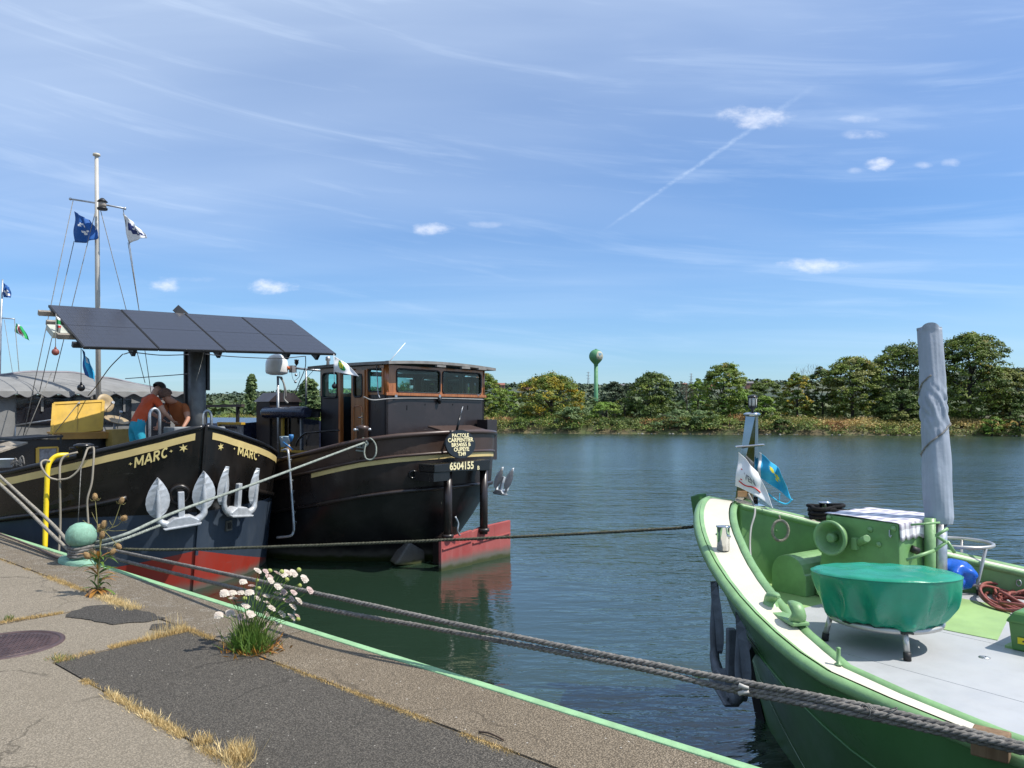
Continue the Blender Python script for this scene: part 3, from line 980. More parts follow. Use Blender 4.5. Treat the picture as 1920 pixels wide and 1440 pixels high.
mb = MB()
xs = np.linspace(-1900, 1900, 160)
rows = [(420, -1), (520, .10), (640, .35), (760, .62), (880, .86), (1000, 1.0), (1250, 1.0), (1800, .9)]
vs = []
for Y_, k_ in rows:
    for x_ in xs:
        if k_ < 0: z_ = 2
        else: z_ = 3 + (hill_h(x_ / Y_ * 1000) - 6) * k_ * (1.0 if Y_ <= 1000 else Y_ / 1000 * .93) + mnoise.noise(Vector((x_ * .006, Y_ * .006, 0))) * 4 * k_
        vs.append((x_ * (1 if Y_ < 1100 else 1.4), Y_, z_))
fs = [(j * 160 + i, j * 160 + i + 1, (j + 1) * 160 + i + 1, (j + 1) * 160 + i) for j in range(len(rows) - 1) for i in range(159)]
mb.add(vs, fs, 0, True)
mb.single("hills", HILLM, WF, "low wooded hills on the horizon", kind="structure", base=(0, 900, 0))

# the wood on those hills, one mass
HILLT = leafmat("hill_trees", (.040, .066, .034), (.066, .092, .042), .35, .01, tr=0)
N_ = 5200
hy = rng.uniform(560, 1010, N_); hx = rng.uniform(-.75, .75, N_) * hy
kk = np.interp(hy, [r_[0] for r_ in rows], [max(0, r_[1]) for r_ in rows])
hz = np.array([3 + (hill_h(a / b * 1000) - 6) * k for a, b, k in zip(hx, hy, kk)])
dens = np.array([mnoise.noise(Vector((a * .006, b * .006, 5))) for a, b in zip(hx, hy)])
keep = (dens > -.18) | (hy > 965)
hx, hy, hz = hx[keep], hy[keep], hz[keep]
n_ = len(hx)
sz = rng.uniform(2.2, 5.2, n_)
per = 14
C = np.stack([hx, hy, hz], 1)[:, None, :] + unit(rng.normal(size=(n_ * per, 3))).reshape(n_, per, 3) * sz[:, None, None] * np.array([1.0, 1.0, .8])
C[:, :, 2] += sz[:, None] * .55
Nn = (C - np.stack([hx, hy, hz], 1)[:, None, :]).reshape(-1, 3)
U, V = leaf_frames(unit(Nn), 3.4, .8, .4)
o = quads("distant_wood", C.reshape(-1, 3), U, V, HILLT); o["kind"] = "stuff"; o["label"] = "distant woodland covering the hills"

# copses on the flat land between the bank and the hills
N_ = 1500
my2 = rng.uniform(150, 420, N_); mx2 = rng.uniform(-.72, .75, N_) * my2
ok = my2 > shore_y(mx2) + 34
mx2, my2 = mx2[ok], my2[ok]; n_ = len(mx2)
sz = rng.uniform(1.8, 3.6, n_)
per = 34
base_ = np.stack([mx2, my2, np.interp(my2 - shore_y(mx2), [8, 30, 120, 420], [1.5, 2, 3, 5])], 1)
Q = unit(rng.normal(size=(n_ * per, 3))).reshape(n_, per, 3)
Q[:, :, 2] = np.abs(Q[:, :, 2])
C = base_[:, None, :] + Q * sz[:, None, None] * np.array([1.15, 1.0, 1.35])
U, V = leaf_frames((Q + np.array([0, 0, .4])).reshape(-1, 3), 1.25, .8, .5)
o = quads("far_copses", C.reshape(-1, 3), U, V, [leafmat("copse_leaves", (.050, .085, .022), (.085, .115, .030), .35, .05, tr=.1)]); o["kind"] = "stuff"; o["label"] = "scattered copses on the flat land behind the far bank"

# bank scrub: one mass of brambles, nettles and dry weeds
SCRUB = [leafmat("scrub_green", (0.127, 0.194, 0.033), (0.194, 0.238, 0.050), .45, .12),
         leafmat("scrub_olive", (0.178, 0.194, 0.045), (0.245, 0.223, 0.062), .45, .12),
         leafmat("scrub_russet", (0.298, 0.156, 0.060), (0.372, 0.216, 0.082), .4, .12),
         leafmat("scrub_straw", (0.536, 0.401, 0.149), (0.417, 0.312, 0.104), .4, .12),
         leafmat("scrub_dark", (0.074, 0.120, 0.027), (0.120, 0.163, 0.039), .45, .12)]
mounds = 3300
mx = rng.uniform(-75, 88, mounds)
md_ = rng.uniform(.1, 9.5, mounds)
mr = rng.uniform(.55, 1.25, mounds)
col = []
mzv = []
for i in range(mounds):
    x_, d_ = mx[i], md_[i]
    n1 = mnoise.noise(Vector((x_ * .075, d_ * .18, 0))); n2 = mnoise.noise(Vector((x_ * .16, d_ * .35, 9)))
    n3 = mnoise.noise(Vector((x_ * .3, d_ * .5, 4)))
    right = x_ > 44
    if right:
        c_ = 3 if (n1 > -.18 and d_ > 1.5) else (1 if n2 > 0 else 0)
        if n2 > .38: c_ = 2
        hgt = .35 + .35 * n3 if d_ > 1.6 else .1
    else:
        c_ = 0 if n1 > .0 else (1 if n1 > -.22 else 4)
        if n2 > .30 and d_ > 2.5: c_ = 2
        hgt = .8 + .7 * n1 + .4 * n3
    if d_ < 1.3 and rng.random() < .75: c_ = 4 if rng.random() < .5 else 0
    col.append(c_)
    ground = float(np.interp(d_, [p[0] for p in prof], [p[1] for p in prof]))
    mzv.append(ground + max(-.2, hgt) * (.6 if d_ < 1.2 else .75))
per = 46
Cc = np.stack([mx, shore_y(mx) + md_, np.array(mzv)], 1)
Q = unit(rng.normal(size=(mounds * per, 3))).reshape(mounds, per, 3)
Q[:, :, 2] = np.abs(Q[:, :, 2])
C = Cc[:, None, :] + Q * mr[:, None, None] * rng.uniform(.55, 1.05, (mounds, per, 1)) * np.array([1, .9, .8])
C[:, :, 2] = np.maximum(C[:, :, 2], .12)
Nn = (Q * .7 + np.array([0, -.15, .6])).reshape(-1, 3)
U, V = leaf_frames(Nn, .30, .5, .7)
mi = np.repeat(np.array(col), per)
flip = rng.random(len(mi)) < .10
mi = np.where(flip, rng.integers(0, 5, len(mi)), mi)
o = quads("bank_scrub", C.reshape(-1, 3), U, V, SCRUB, mi); o["kind"] = "stuff"; o["label"] = "brambles and dry weeds covering the far bank"
# pale stones along the waterline
STONE = M("shore_stone", (.30, .28, .24), .9, var=.3, vs=3, bump=.4, bs=12)
mb = MB()
for i in range(150):
    x_ = rnd.uniform(-60, 85); y_ = shore_y(x_) + rnd.uniform(-.7, .5); r_ = rnd.uniform(.04, .17)
    mb.ball((x_, y_, .06), r_, 6, 4, sc=(1.3, 1, .7))
o = mb.single("shore_stones", STONE, WF, "pale stones along the far waterline", kind="stuff", base=(0, 118, 0))

CT = CHEST
tree(908, 700, 84, 9, CT[0], "dark chestnut tree half hidden behind the brown wheelhouse", 11, base_z=1.4, mat2=CT[2])
tree(1033, 702, 136, 9, CT[0], "broad low chestnut left of the green water tower", 12, mat2=CT[3], dens=1.1)
tree(1152, 716, 46, 38, CT[4], "dark pine right behind the water tower stem", 13, name="pine_tree", leaf=.34, base_z=2)
tree(1178, 719, 34, 44, CT[4], "smaller dark pine beside the first pine", 14, name="pine_tree", leaf=.34, base_z=2)
tree(1218, 699, 94, 8, CT[1], "round dark chestnut between the water tower and the tallest lone tree", 15, mat2=CT[0])
tree(1357, 681, 94, 8, CT[0], "tall egg shaped chestnut left of the steel bow mast", 16, mat2=CT[2], dens=1.1)
tree(1308, 712, 46, 14, CT[2], "small bright green tree left of the egg shaped chestnut", 17)
bare_tree(1287, 722, 44, 8, "leafless brown bush among the green trees", 18)
tree(1432, 712, 70, 15, CT[1], "low dark tree behind the steel bow mast lamp", 19, mat2=CT[0])
tree(1494, 700, 66, 9, CT[0], "yellowing tree left of the big trees", 20, mat2=CT[3], base_z=1.5)
bare_tree(1512, 678, 60, 12, "tree with bare dead branches poking out of its top", 21)
tree(1542, 690, 60, 12, CT[1], "dull green tree with thinning crown beside the yellowing tree", 22, mat2=CT[6])
tree(1598, 668, 106, 10, CT[0], "spreading olive green tree left of the covered pole", 23, mat2=CT[6], dens=1.1)
tree(1690, 647, 130, 13, CT[1], "tall tree directly behind the covered pole", 24, mat2=CT[0], dens=1.1)
tree(1818, 627, 142, 9, CT[0], "tallest tree on the far bank, right of the covered pole", 25, mat2=CT[1], dens=1.2)
tree(1893, 692, 78, 8, CT[6], "pale olive tree at the right end of the tall trees", 26, mat2=CT[1], leaf=.34)
tree(1690, 735, 90, 7.0, CT[1], "dark understorey bush below the tall trees", 27, name="bush", cat="bush", base_z=1.5, low=0)
tree(1928, 735, 70, 7.5, CT[1], "dark bushy tree leaving the frame at the far right", 28, base_z=1.5, low=0)
tree(1138, 752, 70, 6, CT[2], "bright lime green bush right of the water tower foot", 29, name="bush", cat="bush", base_z=1.5, low=0, leaf=.3)
tree(1172, 745, 46, 9, CT[0], "mid green bush between the lime bush and the round chestnut", 30, name="bush", cat="bush", base_z=1.5, low=0, leaf=.3)
tree(950, 728, 46, 22, CT[2], "fresh green tree behind the gap beside the wheelhouse", 31, base_z=2)
tree(1072, 762, 72, 2.6, CT[5], "blue green willow bush hanging over the far waterline", 32, name="bush", cat="bush", base_z=.6, low=0, leaf=.30, group="bushes on the far shore", zmin=-.2)
tree(1268, 768, 80, 2.6, CT[5], "pale willow bush on the shore under the egg shaped chestnut", 33, name="bush", cat="bush", base_z=.6, low=0, leaf=.28, group="bushes on the far shore", zmin=-.2)
tree(1320, 770, 66, 2.4, CT[5], "second pale willow bush nearer to the steel bow mast", 34, name="bush", cat="bush", base_z=.6, low=0, leaf=.28, group="bushes on the far shore", zmin=-.2)
tree(1464, 786, 44, 1.6, CT[1], "dark green bush at the waterline right of the bow mast", 35, name="bush", cat="bush", base_z=.3, low=0, leaf=.28, group="bushes on the far shore", zmin=-.2)
tree(1430, 742, 60, 5, CT[2], "light green bush behind the bow mast", 36, name="bush", cat="bush", base_z=1.0, low=0, leaf=.3, group="bushes on the far shore", zmin=-.3)
tree(1860, 782, 44, 1.8, CT[2], "small fresh green bush on the dry shore right of the covered pole", 37, name="bush", cat="bush", base_z=.3, low=0, leaf=.28, group="bushes on the far shore", zmin=-.2)
tree(1912, 768, 56, 2.2, CT[1], "olive bush at the far right shore", 38, name="bush", cat="bush", base_z=.4, low=0, leaf=.28, group="bushes on the far shore", zmin=-.2)
tree(1690, 772, 36, 4.5, CT[6], "grey green bush on the dry shore beside the covered pole", 39, name="bush", cat="bush", base_z=1.0, low=0, leaf=.26, group="bushes on the far shore", zmin=-.2)
tree(471, 704, 20, 60, CT[5], "slim poplar seen between the solar post and the white dome", 40, name="poplar_tree", leaf=.55, base_z=2, dens=3.5, low=.05, lump=.5)
tree(580, 712, 38, 50, CT[5], "loose crowned poplar left of the wheelhouse", 41, name="poplar_tree", leaf=.5, base_z=2, dens=2.5, low=.05, lump=.5)
tree(553, 735, 16, 55, CT[5], "small poplar between the dome and the wheelhouse", 42, name="poplar_tree", leaf=.45, base_z=2, dens=3, low=.05, lump=.5)
tree(640, 728, 60, 40, CT[2], "bushy tree seen through the wheelhouse glass", 43, base_z=2)
tree(800, 715, 130, 10, CT[0], "broad chestnut seen through the wheelhouse windows", 44, mat2=CT[2])
tree(700, 732, 90, 25, CT[1], "dark tree beyond the wheelhouse", 45)

# water tower
TG = M("tower_green_paint", (.075, .235, .105), .55, var=.08, vs=.5)
PICT = M("faded_tower_picture", (.42, .40, .30), .7, var=.25, vs=.7, col2=(.10, .22, .30), c2s=.55, c2t=(.52, .56))
Yt = 262.
X_, _, z_ = pxw(1117.5, 655, Yt)
wt = thing("water_tower", "green ball shaped water tower on a slim stem beyond the trees", "water tower", WF, (X_, Yt, 2.5))
zc = z_ - 2.38
prof_t = [(.70, z_ - 5.6)] + [(.72, z_ - 5.2), (.9, z_ - 4.9), (1.5, z_ - 4.3)] + [(2.38 * math.cos(a), zc + 2.38 * math.sin(a)) for a in np.linspace(-.62, math.pi / 2 - .02, 16)]
mb = MB(); mb.lathe([(r_, h_) for r_, h_ in prof_t], (X_, Yt, 0), seg=32); mb.lathe([(.4, 0), (.4, .12), (.01, .14)], (X_, Yt, z_), seg=12); mb.build("tank", TG, wt)
mb = MB(); mb.lathe([(.80, 2.0), (.72, 6), (.68, z_ - 5.5)], (X_, Yt, 0), seg=20); mb.build("stem", TG, wt)
fd = Vector((.62, -.785, .02)).normalized(); rt_ = Vector((0, 0, 1)).cross(fd).normalized()
mb = MB()


def pic(u, v):
    a = u * 2 * math.pi; r_ = v
    p = rt_ * math.cos(a) * r_ * 1.55 + Vector((0, 0, math.sin(a) * r_ * 1.85 - .15))
    d_ = (fd * math.sqrt(max(.1, 2.40 ** 2 - p.length_squared)) + p)
    return (X_ + d_.x, Yt + d_.y, zc + d_.z)


mb.grid(pic, 28, 5, smooth=True); mb.build("picture", PICT, wt, label="pale oval picture with blue patches")

# power pylons on the hill
PYL = M("pylon_steel", (.20, .21, .22), .6, var=.1)
for k, (px, top, lab) in enumerate([(1103, 697, "lattice power pylon on the hill left of the water tower"), (1296, 700, "lattice power pylon on the hill right of the water tower")]):
    X_, _, z_ = pxw(px, top, 990.); zb = 36.
    t = thing("power_pylon", lab, "pylon", WF, (X_, 990., zb), "power pylons")
    mb = MB(); h = z_ - zb
    for sx in (-1, 1):
        for sy in (-1, 1):
            mb.tube([(X_ + sx * 1.3, 990 + sy * 1.3, zb), (X_ + sx * .25, 990 + sy * .25, z_)], .16, 4)
    for j in range(6):
        a, b = j / 6, (j + 1) / 6
        for sx in (-1, 1):
            mb.tube([(X_ + sx * (1.3 - 1.05 * a), 988.7 + 1.05 * a, zb + h * a), (X_ - sx * (1.3 - 1.05 * b), 988.7 + 1.05 * b, zb + h * b)], .09, 4)
    mb.build("tower", PYL, t)
    for zf, wv in ((.95, 2.2), (.78, 2.9), (.62, 2.4)):
        mb = MB(); mb.tube([(X_ - wv, 990, zb + h * zf), (X_, 990, zb + h * zf + .35), (X_ + wv, 990, zb + h * zf)], .15, 4)
        mb.build("crossarm", PYL, t)

# a few houses on the hill
HW = M("house_render", (.60, .58, .54), .8, var=.08); HWB = M("house_brick", (.28, .14, .10), .85, var=.15)
HR = M("house_roof_tiles", (.24, .10, .07), .85, var=.2); HRG = M("house_roof_slate", (.14, .14, .15), .7, var=.2)
WIN = M("house_window", (.03, .035, .045), .2)
houses = [(1169, 721, 5.2, 3.4, 820, 0, 1, "white house among the trees right of the water tower"), (937, 719, 9, 4.0, 700, 1, 0, "brick house with red roof just right of the wheelhouse"),
          (987, 720, 11, 3.5, 780, 1, 0, "long red roofed house behind the broad low chestnut"), (1283, 719, 7, 3.2, 880, 0, 0, "pale house below the second pylon"),
          (1420, 716, 22, 3.6, 780, 1, 1, "long grey roofed shed on the hill behind the bow mast"), (1334, 722, 9, 3.2, 800, 1, 0, "small red house left of the bow mast")]
for (px, py, wv, hv, Y, mw, mr_, lab) in houses:
    X_, _, z_ = pxw(px, py, Y)
    t = thing("house", lab, "house", WF, (X_, Y, z_ - hv), "houses on the hill")
    mb = MB(); mb.box(X_ - wv / 2, X_ + wv / 2, Y, Y + 6, z_ - hv - 4, z_ - hv * .35); mb.build("wall", (HW, HWB)[mw], t)
    mb = MB(); mb.extrude([(X_ - wv / 2 - .3, Y - .3, z_ - hv * .36), (X_ - wv / 2 - .3, Y + 6.3, z_ - hv * .36), (X_ - wv / 2 - .3, Y + 3, z_ + .6)], (wv + .6, 0, 0)); mb.build("roof", (HR, HRG)[mr_], t)
    for k in range(max(2, int(wv / 3))):
        xx = X_ - wv / 2 + (k + .5) * wv / max(2, int(wv / 3))
        mb = MB(); mb.box(xx - .5, xx + .5, Y - .05, Y + .1, z_ - hv * .95, z_ - hv * .5); mb.build("window", WIN, t)

# unseen trees added behind the quay to darken reflections in metal and glass
N_ = 420
qs = rng.uniform(-70, 60, N_); qn = rng.uniform(-44, -34, N_); qz = rng.uniform(.6, 6.2, N_)
Pq = np.array([tuple(QF.w((a, b, c))) for a, b, c in zip(qn, qs, qz)])
per = 60
Q = unit(rng.normal(size=(N_ * per, 3))).reshape(N_, per, 3)
C = Pq[:, None, :] + Q * rng.uniform(.8, 1.9, (N_, 1, 1)) * rng.uniform(.5, 1, (N_, per, 1))
C[:, :, 2] = np.maximum(C[:, :, 2], 1.25)
U, V = leaf_frames((Q + np.array([0, 0, .4])).reshape(-1, 3), .75, .7, .6)
o = quads("unseen_quay_trees", C.reshape(-1, 3), U, V, [CHEST[1], CHEST[0]], np.repeat((rng.random(N_) > .5).astype(int), per)); o["kind"] = "stuff"; o["label"] = "unseen trees added behind the quay for dark reflections"

# ------------------------------------------------------------------ survey helpers: sight lines to places in the quay frame
def ray(px, py):
    return Vector(((px - 960) / 1440, 1.0, -(py - 778) / 1440))


def _loc(fr, r):
    d = Vector((r.x, r.y, 0)) - fr.o
    return Vector((d.dot(fr.x), d.dot(fr.y), 2.85 + r.z))


def at(px, py, Y, fr=QF):
    return _loc(fr, ray(px, py) * Y)


def atx(px, py, x, fr=QF):
    r = ray(px, py); Y = (x + fr.o.dot(fr.x)) / (r.x * fr.x.x + r.y * fr.x.y)
    return _loc(fr, r * Y)


def aty(px, py, y, fr=QF):
    r = ray(px, py); Y = (y + fr.o.dot(fr.y)) / (r.x * fr.y.x + r.y * fr.y.y)
    return _loc(fr, r * Y)


def atz(px, py, z, fr=QF):
    r = ray(px, py); return _loc(fr, r * ((z - 2.85) / r.z))


# ------------------------------------------------------------------ black barge (bow towards us), in the quay frame
MC = 2.62


def hbm(y, B, L=2.0, p=1.8, q=1.3):
    u = max(0., min(1., 1 - y / L)); return B * (1 - u ** p) ** (1 / q)


def hbm_inv(h, B, L=2.0, p=1.8, q=1.3):
    return L * (1 - max(0., 1 - min(1., h / B) ** q) ** (1 / p))


def mstem(z): return 9.09 - .15 * z
def mB(z): return 2.40 + .02 * z


def mpt(sg, y, z):
    B = mB(z)
    if y > 33: B *= max(.0, 1 - ((y - 33) / 5) ** 2) ** .5 if y < 38 else 0
    return Vector((MC + sg * hbm(min(y, 2), B), mstem(z) + y, z))


def mzd(y, x=0):
    return interp(y, [(0, 2.66), (.2, 2.51), (.4, 2.40), (.7, 2.27), (1, 2.16), (1.4, 2.05), (1.8, 1.98), (3, 1.84), (6, 1.66), (12, 1.55), (40, 1.6)]) + .02 * x


def msurf(n, z, off=0.0):
    """point on the bow skin at athwart place n and height z"""
    def p(n_, z_):
        h = abs(n_ - MC); return Vector((n_, mstem(z_) + hbm_inv(h, mB(z_)), z_))
    a = p(n, z); e = 1e-3
    nn = (p(n + e, z) - a).cross(p(n, z + e) - a).normalized()
    if nn.y > 0: nn = -nn
    return a + nn * off, nn


marc = thing("river_barge", "black and blue grey barge lettered MARC with two silver bow anchors", "barge", QF, (MC, 9.0, 0))
YS = [0, .012, .03, .055, .09, .13, .18, .24, .32, .42, .54, .68, .84, 1.0, 1.2, 1.4, 1.6, 1.8, 2.0, 2.6, 3.5, 5, 8, 12, 18, 26, 33, 34.5, 36, 37, 37.6, 37.9, 38]


def mred(x):
    return max(.05, .66 - (.27 * x if x > 0 else -.16 * x))


def mrow(k, sg, y):
    x = sg * hbm(min(y, 2), 2.42)
    zd = mzd(y, x)
    lv = [-.7, -.25, mred(x) if y < 2.2 else max(.05, mred(x)), 1.29, 1.29 + (zd - 1.29) * .30, 1.29 + (zd - 1.29) * .65, zd]
    return lv[k]


def hull_sheet(pt, row, nrows, ys, stem_x=None):
    mb = MB()
    for sg in (-1, 1):
        vs = []
        for k in range(nrows):
            for y in ys: vs.append(pt(sg, y, row(k, sg, y)))
        n = len(ys); fs = []; ms = []
        o = len(mb.v); mb.v.extend([tuple(v) for v in vs])
        for k in range(nrows - 1):
            for i in range(n - 1):
                f = (o + k * n + i, o + k * n + i + 1, o + (k + 1) * n + i + 1, o + (k + 1) * n + i)
                mb.f.append(f if sg > 0 else f[::-1]); mb.m.append(k); mb.sm.append(True)
    return mb


mb = hull_sheet(mpt, mrow, 7, YS)
mb.m = [0 if k < 2 else 1 if k == 2 else 2 for k in mb.m]
hull_m = mb.build("hull", [REDLEAD, BLUEGREY, BLACK], marc, fix=False)
# thin plates, bulwark inside and deck
mb = MB()
for sg in (-1, 1):
    n = len(YS)
    a = [mpt(sg, y, mzd(y, sg * hbm(min(y, 2), 2.42))) for y in YS]
    ins = [Vector((MC + (p.x - MC) * (1 - .07 / max(.3, abs(p.x - MC) + .01)) if abs(p.x - MC) > .02 else MC, p.y + (.10 if i < 12 else .03), p.z)) for i, p in enumerate(a)]
    low = [Vector((p.x, p.y, p.z - .62)) for p in ins]
    o = len(mb.v); mb.v.extend([tuple(p) for p in ins + low])
    for i in range(n - 1):
        mb.f.append((o + i, o + i + 1, o + n + i + 1, o + n + i)); mb.m.append(0); mb.sm.append(True)
o = len(mb.v)
mb.build("bulwark", BLK, marc)
mb = MB(); vs = []
yy = [y for y in YS if .05 < y]
for y in yy:
    for sg in (-1, 1):
        x = sg * max(.0, hbm(min(y, 2), 2.38) - .05)
        vs.append((MC + x, mstem(2) + y + .08, mzd(y) - interp(y, [(0, .20), (4.2, .22), (4.6, .60)])))
mb.add(vs, [(2 * i, 2 * i + 1, 2 * i + 3, 2 * i + 2) for i in range(len(yy) - 1)], 0)
mb.build("deck", M("grey_deck_paint", (.13, .135, .14), .6, var=.2), marc)
# rail, cream line, rubbing strakes, stem bar
mb = MB()
for sg in (-1, 1):
    mb.tube([mpt(sg, y, mzd(y, sg * hbm(min(y, 2), 2.42))) + Vector((0, .02, 0)) for y in YS], .042, 8)
mb.build("rail", BLK, marc)


def mstripe(z0f, z1f, off, ymin, ymax, mat, name, seg=60):
    mb = MB()
    for sg in (-1, 1):
        h0, h1 = hbm(ymin, 2.42), hbm(min(ymax, 1.99), 2.42)
        ns = np.linspace(h0, h1, seg)
        vs = []
        for h in ns:
            y = hbm_inv(h, 2.42); zd = mzd(y, sg * h)
            vs.append(msurf(MC + sg * h, zd - z0f, off)[0]); vs.append(msurf(MC + sg * h, zd - z1f, off)[0])
        if ymax > 2:
            for y in (2.2, 3, 5, 8, 14, 24, 32):
                zd = mzd(y, sg * 2.42)
                for zz in (z0f, z1f): p = mpt(sg, y, zd - zz); vs.append(p + Vector((sg * off, 0, 0)))
        m_ = len(vs) // 2
        mb.add(vs, [(2 * i, 2 * i + 1, 2 * i + 3, 2 * i + 2) for i in range(m_ - 1)], 0, True)
    return mb.build(name, mat, marc)


mstripe(.075, .185, .006, .028, 30, CREAM, "cream_stripe")
mb = MB()
for sg in (-1, 1):
    pth = []
    for y in [.36, .42, .54, .68, .84, 1.0, 1.4, 2, 3, 5, 9, 16, 30]:
        zz = interp(y, [(.3, 1.60), (.6, 1.47), (1, 1.36), (2, 1.2), (6, 1.05), (40, 1.0)])
        pth.append(mpt(sg, y, zz) + Vector((sg * .03, -.01, 0)))
    mb.tube(pth, .045, 6)
mb.build("rubbing_strake", BLACK, marc)
mb = MB(); pts = [Vector((MC, mstem(z) - .012, z)) for z in np.linspace(-.7, 2.67, 22)]
for i in range(21):
    zc = (pts[i].z + pts[i + 1].z) / 2
    mb.bar(pts[i], pts[i + 1], .045, .05, 0 if zc < .62 else 1 if zc < 1.29 else 2, up=(0, 1, 0))
mb.build("stem_bar", [REDLEAD, BLUEGREY, BLACK], marc)


def stroke_letters(word, th=.20, gap=.36, slant=0.0):
    """brush-painted block capitals: quads along strokes, each a hair prouder than the last"""
    ar = lambda cx, cy, rx, ry, a0, a1, n: [(cx + rx * math.cos(R(a0 + (a1 - a0) * i / n)), cy + ry * math.sin(R(a0 + (a1 - a0) * i / n))) for i in range(n + 1)]
    G = {"M": (1.0, [[(.08, 0), (.08, 1)], [(.10, .98), (.52, .22)], [(.50, .22), (.92, .98)], [(.94, 1), (.94, 0)]]),
         "A": (.86, [[(.02, 0), (.42, 1)], [(.44, 1), (.84, 0)], [(.18, .32), (.68, .32)]]),
         "R": (.74, [[(.08, 0), (.08, 1)], [(.06, .91)] + ar(.40, .70, .24, .21, 90, -90, 8) + [(.06, .49)], [(.34, .48), (.68, 0)]]),
         "C": (.78, [ar(.44, .5, .36, .42, 48, 312, 14)])}
    V, F, x, k = [], [], 0, 0
    for ch in word:
        w, st = G[ch]
        for pl_ in st:
            P = [Vector((p[0] + x, p[1], 0)) for p in pl_]
            L, Rr = [], []
            for i, p in enumerate(P):
                d = (P[min(i + 1, len(P) - 1)] - P[max(i - 1, 0)]).normalized(); n_ = Vector((-d.y, d.x, 0)) * th / 2
                L.append(p + n_); Rr.append(p - n_)
            o = len(V); V += [(q.x, q.y, k) for q in L] + [(q.x, q.y, k) for q in Rr]
            m_ = len(P); F += [(o + i, o + i + 1, o + m_ + i + 1, o + m_ + i) for i in range(m_ - 1)]; k += 1
        x += w + gap * .55
    return V, F


def marc_letters(n0, z0, n1, z1, height, label):
    v, f = stroke_letters("MARC")
    x0 = min(p[0] for p in v); x1 = max(p[0] for p in v)
    mb = MB(); out = []
    for (a, b, k) in v:
        t = (a - x0) / (x1 - x0)
        out.append(msurf(n0 + (n1 - n0) * t, z0 + (z1 - z0) * t + (b - .5) * height, .006 + k * .0007)[0])
    mb.add(out, f, 0); mb.build("name_lettering", CREAML, marc, label=label)


marc_letters(MC - hbm(.340, 2.42), 2.115, MC - hbm(.152, 2.42), 2.275, .160, "cream letters MARC on the quay side bow")
marc_letters(MC + hbm(.246, 2.42), 2.255, MC + hbm(.537, 2.42), 2.125, .155, "cream letters MARC on the river side bow")
for (h, z, r) in ((-hbm(.074, 2.42), 2.33, .068), (hbm(.085, 2.42), 2.33, .068), (-hbm(.366, 2.42), 2.10, .026), (-hbm(.133, 2.42), 2.285, .026), (hbm(.206, 2.42), 2.285, .024), (hbm(.575, 2.42), 2.13, .024)):
    v, f = star(6 if r > .05 else 4, r, r * .38, math.pi / 2 + .15)
    mb = MB(); mb.add([msurf(MC + h + a, z + b, .006)[0] for a, b in v], f); mb.build("star", CREAML, marc)

# hawse pipe and draught plate
c_, nn = msurf(MC - hbm(.078, 2.42), 1.60, .0)
mb = MB(); mb.lathe([(.115, .04), (.118, .075), (.140, .085), (.165, .06), (.172, -.02)], c_, axis=-nn if False else nn, seg=28, m=0)
mb.lathe([(.118, .03), (.001, .028)], c_, axis=nn, seg=24, m=1)
mb.build("hawse_pipe", [BLACK, RUBBER], marc)
c2, n2 = msurf(MC + hbm(.17, 2.42), 1.42, 0)
mb = MB(); mb.lathe([(.09, .04), (.12, .06), (.14, .05), (.15, -.02)], c2, axis=n2, seg=24, m=0); mb.build("hawse_pipe", [BLACK, RUBBER], marc)
c3, n3 = msurf(MC + hbm(.205, 2.42), .98, .01)
tx = Vector((0, 0, 1)).cross(n3).normalized()
mb = MB(); mb.obox(c3, tx * .075, n3 * .02, Vector((0, 0, .085))); mb.obox(c3 + n3 * .02, tx * .045, n3 * .01, Vector((0, 0, .05)), 1)
mb.build("drain_plate", [M("bronze_grey", (.10, .095, .08), .5), RUBBER], marc)


